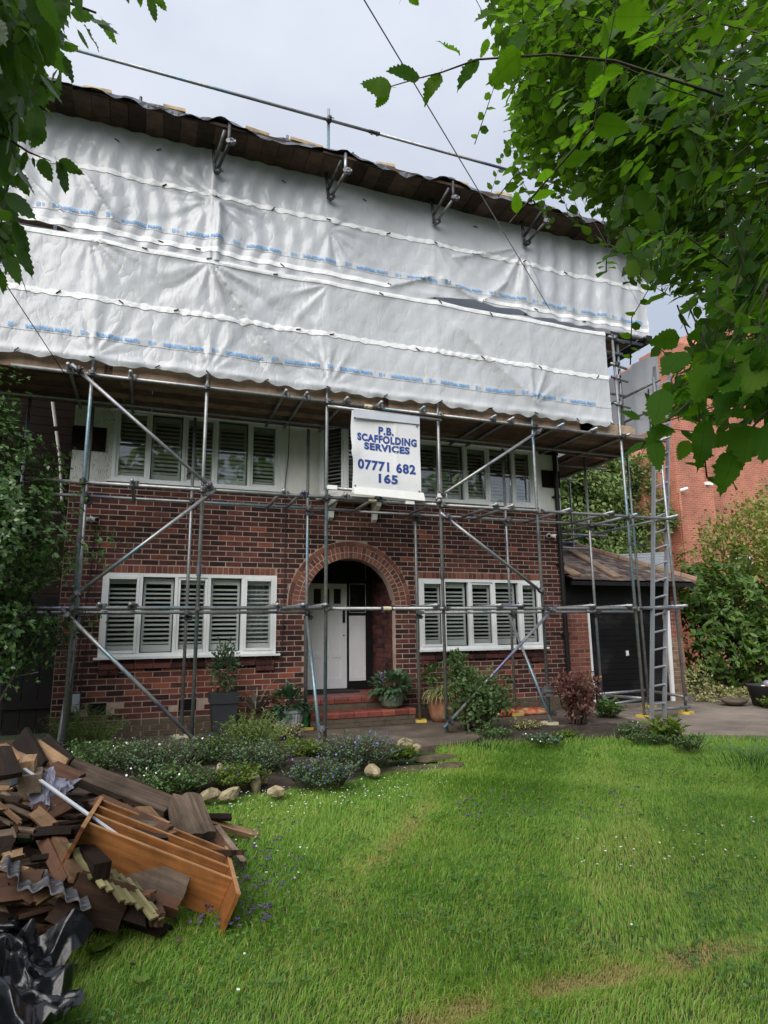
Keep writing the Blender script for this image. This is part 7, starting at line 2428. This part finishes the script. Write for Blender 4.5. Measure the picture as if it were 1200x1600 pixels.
# trunking
o = MB().box(0, 1, -0.008, 0.008, -0.006, 0.006).build('trunking', M['grey_box'])
a, b = P_(12, 1183, 4.6), P_(186, 1307, 3.98)
d = (b - a).normalized()
nn_ = (Vector((0, -0.5, 1)) - d * Vector((0, -0.5, 1)).dot(d)).normalized()
o.matrix_world = Matrix.Translation(a) @ Matrix((d * (b - a).length, nn_.cross(d), nn_)).transposed().to_4x4()
tag(o, 'long white plastic trunking lying diagonally across the heap', 'trunking', HEAP)

# the orange varnished shelf unit
A_, B_ = Vector(at(132, 1283, 3.9)), Vector(at(368, 1375, 3.84))
u_ = (B_ - A_).normalized()
vv = Vector(at(325, 1318, 4.45)) - B_
v_ = (vv - u_ * vv.dot(u_)).normalized()
n_ = u_.cross(v_)
if n_.z < 0:
    n_ = -n_
UL, VW, DP = (B_ - A_).length, 0.64, 0.2
shelf = thing('shelf_unit', 'orange varnished shelf unit lying on the timber heap', 'shelf unit', (0, 0, 0), HEAP)
Ms = Matrix.Translation(A_) @ Matrix((u_, v_, n_)).transposed().to_4x4()
def sb_(name, x0, x1, y0, y1, z0, z1, mat='orange_wood'):
    o = MB().box(x0, x1, y0, y1, z0, z1).build(name, M[mat], shelf)
    o.matrix_world = Ms
    return o
for f in (0.0, 0.36, 0.7, 1.0):
    y = VW * f
    sb_('shelf_board', 0.022, UL - 0.022, y - 0.009, y + 0.009, -DP, -0.003)
    sb_('edge_strip', 0.022, UL - 0.022, y - 0.0092, y + 0.0092, -0.003, 0.003, 'orange_edge')
sb_('end_board', UL - 0.02, UL, -0.27, VW + 0.03, -DP, 0.006)
sb_('edge_strip', UL - 0.021, UL + 0.001, -0.27, VW + 0.03, 0.006, 0.012, 'orange_edge')
sb_('end_board', 0.0, 0.02, -0.16, VW + 0.03, -DP - 0.06, 0.006)
sb_('edge_strip', -0.001, 0.021, -0.16, VW + 0.03, 0.006, 0.012, 'orange_edge')

# lath panel (mossy feather-edge strips)
lp = thing('lath_panel', 'panel of mossy green-grey laths under the shelf unit', 'fence panel', (0, 0, 0), HEAP)
l0, l1 = P_(122, 1340, 3.74), P_(226, 1402, 3.66)
ld = P_(150, 1380, 3.56) - P_(122, 1340, 3.74)
for k in range(10):
    t = k / 9
    s = l0.lerp(l1, t)
    e = s + ld * random.uniform(0.8, 1.15)
    dd = (e - s).normalized()
    up_ = Vector((0.3, -0.5, 0.8))
    nm_ = (up_ - dd * up_.dot(dd)).normalized()
    o = MB().box(-0.12, (e - s).length, -0.014, 0.014, -0.005, 0.005).build('lath', M['fence_slat'], lp)
    o.matrix_world = Matrix.Translation(s) @ Matrix((dd, nm_.cross(dd), nm_)).transposed().to_4x4()
dd = (l1 - l0).normalized()
o = MB().box(0, (l1 - l0).length, -0.025, 0.025, -0.035, -0.012).build('rail', M['timber_brown'], lp)
o.matrix_world = Matrix.Translation(l0) @ Matrix((dd, Vector((0.3, -0.5, 0.8)).cross(dd).normalized(), Vector((0.3, -0.5, 0.8)).normalized())).transposed().to_4x4()

# corrugated sheet
c0, c1 = P_(2, 1358, 3.5), P_(134, 1432, 3.34)
cd = (c1 - c0)
cl = cd.length
cd.normalize()
back = Vector((-0.1, 0.75, -0.1)).normalized()
cn = cd.cross(back).normalized()
if cn.z < 0:
    cn = -cn
vs, fs = [], []
nseg = 66
for j in range(nseg + 1):
    x = cl * j / nseg
    h = 0.013 * math.sin(x * 2 * math.pi / 0.072 + 0.8 * math.sin(x * 9)) - 0.04 * max(0, math.sin(x * 11)) ** 6
    p = c0 + cd * x + cn * h + cn * 0.03 * math.sin(x * 4)
    vs += [p, p + back * 0.4, p - cn * 0.007, p + back * 0.4 - cn * 0.007]
for j in range(nseg):
    o = 4 * j
    fs += [(o, o + 4, o + 5, o + 1), (o + 2, o + 3, o + 7, o + 6), (o, o + 2, o + 6, o + 4)]
tag(MB().add(vs, fs).build('corrugated_sheet', M['asbestos'], None, False), 'broken grey corrugated roofing sheet jutting from the heap', 'roofing sheet', HEAP)

# polythene
def cloth(name, label, cpts, nu, nv, mat, amp, seed, cat='plastic sheet', thick=0.0):
    """bilinear patch through four corners with sharp crumpled ridges"""
    rng_ = np.random.default_rng(seed)
    U_, V_ = np.meshgrid(np.linspace(0, 1, nu), np.linspace(0, 1, nv), indexing='ij')
    c = [np.array(p) for p in cpts]
    P = ((1 - U_) * (1 - V_))[..., None] * c[0] + (U_ * (1 - V_))[..., None] * c[1] + (U_ * V_)[..., None] * c[2] + ((1 - U_) * V_)[..., None] * c[3]
    nrm = np.cross(c[1] - c[0], c[3] - c[0])
    nrm = nrm / np.linalg.norm(nrm)
    if nrm[2] < 0:
        nrm = -nrm
    # crumple: coarse random lattice, linearly interpolated, so the folds are sharp
    def lattice(m):
        h = rng_.normal(size=(m + 2, m + 2))
        fu, fv = U_ * m, V_ * m
        iu, iv = np.minimum(fu.astype(int), m), np.minimum(fv.astype(int), m)
        a, b = fu - iu, fv - iv
        lo = h[iu, iv] + a * (h[iu + 1, iv] - h[iu, iv]) + b * (h[iu + 1, iv + 1] - h[iu + 1, iv])
        hi = h[iu, iv] + b * (h[iu, iv + 1] - h[iu, iv]) + a * (h[iu + 1, iv + 1] - h[iu, iv + 1])
        return np.where(a > b, lo, hi)
    d = lattice(4) * amp * 0.55 + lattice(9) * amp * 0.4 + lattice(19) * amp * 0.14
    P = P + nrm * d[..., None]
    P[..., 0] += lattice(7) * amp * 0.35
    P[..., 1] += lattice(6) * amp * 0.35
    i = np.arange(nu - 1)[:, None] * nv + np.arange(nv - 1)[None]
    q = np.stack([i, i + nv, i + nv + 1, i + 1], -1).reshape(-1, 4)
    return tag(link(name, np_mesh(name, P.reshape(-1, 3), q, M[mat], smooth=False)), label, cat)
cloth('black_polythene', 'crumpled glossy black polythene at the bottom left corner', [P_(-120, 1440, 3.4), P_(122, 1468, 3.4), P_(98, 1610, 2.8), P_(-160, 1690, 2.5)], 110, 110, 'black_poly', 0.1, 4)
cloth('black_polythene', 'rolled edge of black polythene above the crumpled sheet', [P_(-40, 1458, 3.45), P_(45, 1432, 3.52), P_(60, 1478, 3.5), P_(-40, 1500, 3.4)], 30, 24, 'black_poly', 0.03, 6)
cloth('grey_polythene', 'torn grey-purple polythene draped over the heap beside the trunking', [P_(52, 1196, 4.75), P_(122, 1220, 4.72), P_(88, 1266, 4.3), P_(56, 1252, 4.35)], 40, 40, 'grey_plastic', 0.05, 8)
cloth('grey_polythene', 'scrap of grey polythene under the shelf unit near the lawn', [P_(262, 1378, 3.84), P_(284, 1386, 3.82), P_(286, 1398, 3.78), P_(268, 1392, 3.8)], 12, 12, 'grey_plastic', 0.01, 9)

# ------------------------------------------------------------------ overhanging trees close to the camera
def serrated(aspect, teeth, tipw=0.0, seed=0, shape=0.5):
    """leaf blade, base at origin, tip at x=1, gently folded along the midrib, toothed edge"""
    r = random.Random(seed)
    ks = teeth
    mid, lft, rgt = [], [], []
    for j in range(ks + 1):
        t = j / ks
        w = aspect * (math.sin(math.pi * t ** shape) ** 0.85) * (1 - 0.15 * t)
        if 0 < j < ks:
            w += aspect * (0.09 if j % 2 else -0.05)
        z = -0.12 * t * t + 0.02 * math.sin(t * 7 + seed)
        mid.append((t, 0, z))
        lft.append((t + (0.035 if j % 2 else 0), w, z + 0.14 * w + 0.02 * r.uniform(-1, 1)))
        rgt.append((t + (0.035 if j % 2 else 0), -w, z + 0.14 * w + 0.02 * r.uniform(-1, 1)))
    vs, fs = mid + lft + rgt, []
    n = ks + 1
    for j in range(ks):
        fs += [(j, j + 1, n + j + 1, n + j), (j + 1, j, 2 * n + j, 2 * n + j + 1)]
    # petiole
    o = len(vs)
    vs += [(-0.14, 0.006, 0.02), (-0.14, -0.006, 0.02), (0, -0.008, 0), (0, 0.008, 0)]
    fs.append((o, o + 1, o + 2, o + 3))
    return MB().add(vs, fs)

def leaf_object(mesh, base, u, n, s, parent):
    u = Vector(u).normalized()
    n = Vector(n)
    n = (n - u * n.dot(u)).normalized()
    w = n.cross(u)
    o = link('leaf', mesh, parent)
    a, b = random.uniform(0.78, 1.15), random.choice((0.4, 1.0, 1.6, 2.4, -0.6))
    o.matrix_world = Matrix.Translation(Vector(base)) @ Matrix((u * s, w * s * a, n * s * b)).transposed().to_4x4()
    return o

def poly_sampler(poly, rng_):
    xs_ = [p[0] for p in poly]
    ys_ = [p[1] for p in poly]
    while True:
        x = rng_.uniform(min(xs_), max(xs_))
        y = rng_.uniform(min(ys_), max(ys_))
        if in_poly(np.array([x]), np.array([y]), poly)[0]:
            yield x, y

def canopy(t, poly, ntwigs, distf, trunk_p, lsize, meshes, mat_mass, template, seed, n_single, single_d, per=(8, 13), twig_len=(0.3, 0.6), droop=0.35, width=1.0, extra=()):
    rng_ = np.random.default_rng(seed)
    gen = poly_sampler(poly, rng_)
    P, U, N, S = [], [], [], []
    near = []
    tw = MB()
    for k in range(ntwigs):
        px, py = next(gen)
        dist = distf(px, py, rng_)
        tip = at_dist(px, py, dist)
        out = (tip - Vector(trunk_p))
        out.normalize()
        dirv = (out + Vector(rng_.normal(size=3)) * 0.45 + Vector((0, 0, -droop * rng_.random()))).normalized()
        L = rng_.uniform(*twig_len)
        basep = tip - dirv * L
        bend = Vector(rng_.normal(size=3)) * 0.05
        m_ = int(rng_.integers(*per))
        plane = (Vector((0, 0, 1)) + Vector(rng_.normal(size=3)) * 0.35)
        plane = (plane - dirv * plane.dot(dirv)).normalized()
        side = plane.cross(dirv)
        mid_ = basep.lerp(tip, 0.5) + bend
        tw.path([basep, mid_, tip], [0.0032, 0.0022, 0.001], 3)
        for j in range(m_):
            s = (j + 0.6) / m_
            q = basep.lerp(mid_, s * 2) if s < .5 else mid_.lerp(tip, s * 2 - 1)
            sg = 1 if j % 2 else -1
            u = dirv * rng_.uniform(0.45, 0.9) + side * sg * rng_.uniform(0.5, 0.95) + Vector((0, 0, -droop * rng_.uniform(0.2, 1.6)))
            nn = plane + Vector(rng_.normal(size=3)) * 0.38
            sz = lsize * rng_.uniform(0.65, 1.15)
            dq = (q - Vector(CAM)).length
            near.append((dq, q, u, nn, sz))
    near.sort(key=lambda e: e[0])
    cut = 0
    for e in near:
        dq, q, u, nn, sz = e
        v = q - Vector(CAM)
        if cut < n_single and dq > 0.9:
            zc = v.dot(Vector(FWD))
            xx, yy = 600 + F_PX * v.dot(Vector(RGT)) / zc, 800 - F_PX * v.dot(Vector(UPV)) / zc
            if -30 < xx < 1230 and -30 < yy < 1630:
                leaf_object(meshes[cut % len(meshes)], q, u, nn, sz, t)
                cut += 1
                continue
        if dq > 0.9:
            P.append(q[:]); U.append(u[:]); N.append(nn[:]); S.append(sz)
    for (b, tpx, dist, d2) in extra:
        a, c = at_dist(b[0], b[1], dist), at_dist(tpx[0], tpx[1], d2)
        u = c - a
        view = (Vector(CAM) - a).normalized()
        nn = view * 0.8 + Vector((0, 0, 0.5)) + Vector(rng_.normal(size=3)) * 0.25
        leaf_object(meshes[int(rng_.integers(len(meshes)))], a, u, nn, u.length, t)
    if len(P) == 0:
        return t
    f = link('foliage', leaf_mesh('foliage', np.array(P), np.array(U), np.array(N), np.array(S), mat_mass, template, width), t)
    f['kind'] = 'stuff'
    tw.build('twigs', M['twig'], t)['kind'] = 'stuff'
    return t

random.seed(5)
rt = thing('hornbeam_tree', 'overhanging hornbeam with toothed leaves filling the upper right', 'tree', (0, 0, 0))
tb = MB()
TRK = (4.6, 1.6, 0)
limb(tb, (4.6, 1.6, -0.1), (4.4, 1.7, 4.5), 0.22, 0.14, 0.04, 8)
limb(tb, (4.4, 1.7, 4.5), (3.9, 2.6, 8.5), 0.13, 0.04, 0.08)
for (px, py, d) in ((860, 180, 4.6), (1000, 330, 4.2), (900, 60, 5.5), (1080, 470, 3.4), (1150, 560, 2.6), (1130, 300, 3.0), (900, 250, 5.6), (1120, 120, 3.2)):
    limb(tb, (4.45, 1.65, random.uniform(2.6, 4.4)), at_dist(px, py, d), 0.03, 0.003, 0.12, 9)
pts = [at_dist(px, py, d) for px, py, d in ((1130, 150, 2.0), (960, 95, 1.8), (860, 85, 1.68), (745, 93, 1.58), (690, 113, 1.55), (655, 122, 1.53), (600, 138, 1.5))]
tb.path(pts, [0.004, 0.003, 0.0025, 0.002, 0.0016, 0.0013, 0.0009], 5)
pts = [at_dist(px, py, d) for px, py, d in ((1260, 560, 1.9), (1150, 600, 1.7), (1080, 625, 1.6), (1040, 660, 1.55))]
tb.path(pts, [0.006, 0.004, 0.003, 0.0015], 5)
pts = [at_dist(px, py, d) for px, py, d in ((1260, 600, 1.8), (1190, 650, 1.7), (1150, 700, 1.6))]
tb.path(pts, [0.005, 0.003, 0.0015], 5)
tb.build('trunk', M['bark'], rt, True)
LM = [serrated(0.3, 17, seed=1, shape=0.72).mesh('leaf', M['leaf_tree'], True), serrated(0.33, 17, seed=2, shape=0.68).mesh('leaf', M['leaf_tree'], True), serrated(0.27, 17, seed=3, shape=0.75).mesh('leaf', M['leaf_tree'], True), serrated(0.4, 17, seed=4, shape=0.62).mesh('leaf', M['leaf_tree'], True)]
POLY_R = [(765, -80), (752, 40), (772, 100), (790, 150), (785, 215), (780, 250), (805, 285), (850, 270), (900, 310), (945, 345), (965, 400), (985, 440), (1025, 470), (1065, 500), (1075, 560), (1050, 600), (1060, 640), (1100, 660), (1130, 690), (1180, 650), (1280, 640), (1420, 400), (1420, -80)]
def dist_r(px, py, r):
    if py > 540:
        return r.uniform(1.45, 2.7)
    if py > 380:
        return r.uniform(2.0, 4.6)
    return r.uniform(3.2, 6.8) if r.random() < 0.92 else r.uniform(1.7, 2.6) if px > 850 else r.uniform(3.0, 6.8)
EXTRA_R = [((717, 88), (690, 55), 1.56, 1.58), ((656, 121), (607, 106), 1.53, 1.5), ((612, 136), (563, 134), 1.5, 1.49), ((606, 138), (588, 168), 1.5, 1.52), ((688, 114), (661, 156), 1.55, 1.52), ((748, 95), (712, 132), 1.58, 1.55),
           ((812, 82), (766, 132), 1.62, 1.56), ((800, 88), (820, 30), 1.63, 1.66), ((930, 95), (925, 152), 1.75, 1.7), ((985, 170), (1005, 120), 1.8, 1.85), ((1020, 120), (995, 185), 1.8, 1.75),
           ((1035, 606), (1024, 668), 1.55, 1.5), ((1052, 668), (1004, 690), 1.55, 1.52), ((1022, 684), (1030, 738), 1.52, 1.5), ((1102, 655), (1094, 732), 1.5, 1.46), ((1076, 688), (1060, 720), 1.55, 1.55),
           ((1170, 664), (1162, 722), 1.55, 1.5), ((1204, 660), (1190, 722), 1.5, 1.46), ((1150, 706), (1122, 766), 1.55, 1.5), ((1152, 690), (1140, 725), 1.58, 1.56), ((1070, 548), (1035, 590), 1.6, 1.55), ((1060, 528), (1018, 535), 1.7, 1.66),
           ((1110, 570), (1085, 630), 1.55, 1.5), ((1150, 590), (1120, 655), 1.5, 1.45), ((1000, 655), (970, 640), 1.6, 1.6), ((1005, 690), (975, 712), 1.62, 1.62), ((1190, 560), (1165, 620), 1.5, 1.45),
           ((790, 25), (745, 18), 2.0, 1.95), ((762, 60), (752, 92), 2.2, 2.2), ((640, -8), (655, 8), 2.0, 2.0), ((628, -6), (622, 10), 2.0, 2.0)]
canopy(rt, POLY_R, 1350, dist_r, (4.4, 1.7, 4.0), 0.067, LM, M['leaf_mass'], LEAF_ROUND, 31, 262, 3.0, extra=EXTRA_R, width=1.15)

POLY_R2 = [(775, -60), (765, 60), (790, 110), (800, 160), (790, 215), (790, 250), (815, 280), (860, 262), (905, 305), (950, 335), (975, 390), (1010, 440), (1060, 470), (1100, 400), (1080, 200), (1000, -60)]
canopy(rt, POLY_R2, 1000, lambda px, py, r: r.uniform(3.6, 6.5), (4.4, 1.7, 4.0), 0.062, LM, M['leaf_mass'], LEAF_ROUND, 33, 0, 3.0, (9, 14), (0.25, 0.5), 0.5, width=1.15)

lt = thing('plum_tree', 'overhanging tree with pointed leaves along the upper left edge', 'tree', (0, 0, 0))
tb = MB()
limb(tb, (-2.3, 1.2, -0.1), (-2.2, 1.4, 5.0), 0.16, 0.1, 0.05, 8)
for (px, py, d) in ((30, 40, 2.6), (20, 200, 2.4), (10, 380, 2.2), (80, -30, 3.0), (150, 20, 3.2)):
    limb(tb, (-2.2, 1.35, random.uniform(2.2, 4.2)), at_dist(px, py, d), 0.03, 0.004, 0.1, 8)
pts = [at_dist(px, py, d) for px, py, d in ((-40, 190, 2.0), (10, 215, 2.0), (45, 238, 1.98), (80, 252, 1.96))]
tb.path(pts, [0.005, 0.0035, 0.0025, 0.001], 5)
tb.build('trunk', M['bark'], lt, True)
LL = [serrated(0.27, 13, seed=7, shape=0.78).mesh('leaf', M['leaf_left'], True), serrated(0.24, 13, seed=8, shape=0.8).mesh('leaf', M['leaf_left'], True), serrated(0.3, 13, seed=9, shape=0.72).mesh('leaf', M['leaf_left'], True)]
POLY_L = [(-120, -80), (150, -80), (105, 10), (110, 60), (75, 100), (72, 140), (50, 190), (38, 240), (30, 300), (35, 360), (30, 420), (-120, 430)]
EXTRA_L = [((98, 85), (118, 130), 2.0, 1.98), ((62, 115), (99, 162), 1.95, 1.92), ((70, 200), (48, 232), 1.9, 1.9), ((40, 235), (35, 270), 1.95, 1.95), ((62, 248), (80, 282), 1.95, 1.92), ((88, 252), (110, 298), 1.95, 1.92), ((92, 250), (128, 272), 1.95, 1.93), ((50, 245), (56, 262), 1.95, 1.95),
           ((15, 400), (30, 445), 1.9, 1.88), ((25, 380), (55, 432), 1.9, 1.88), ((20, 345), (48, 395), 1.92, 1.9), ((10, 300), (55, 345), 1.92, 1.9), ((0, 262), (25, 295), 1.9, 1.9), ((60, 165), (50, 225), 1.9, 1.88),
           ((238, -12), (262, 16), 2.3, 2.3), ((232, -8), (245, 34), 2.3, 2.28), ((215, -10), (222, 12), 2.3, 2.3), ((195, -12), (202, 6), 2.3, 2.3),
           ((130, 40), (160, 75), 3.2, 3.2), ((150, 35), (186, 52), 3.2, 3.2), ((160, 30), (180, 70), 3.3, 3.3), ((140, 30), (175, 40), 3.2, 3.2), ((120, 45), (140, 78), 3.2, 3.2), ((110, 20), (150, 28), 3.3, 3.3)]
canopy(lt, POLY_L, 260, lambda px, py, r: r.uniform(1.9, 3.4), (-2.2, 1.3, 4.0), 0.095, LL, M['leaf_left'], LEAF_SIMPLE, 41, 240, 3.0, (6, 10), (0.2, 0.4), 0.6, extra=EXTRA_L)
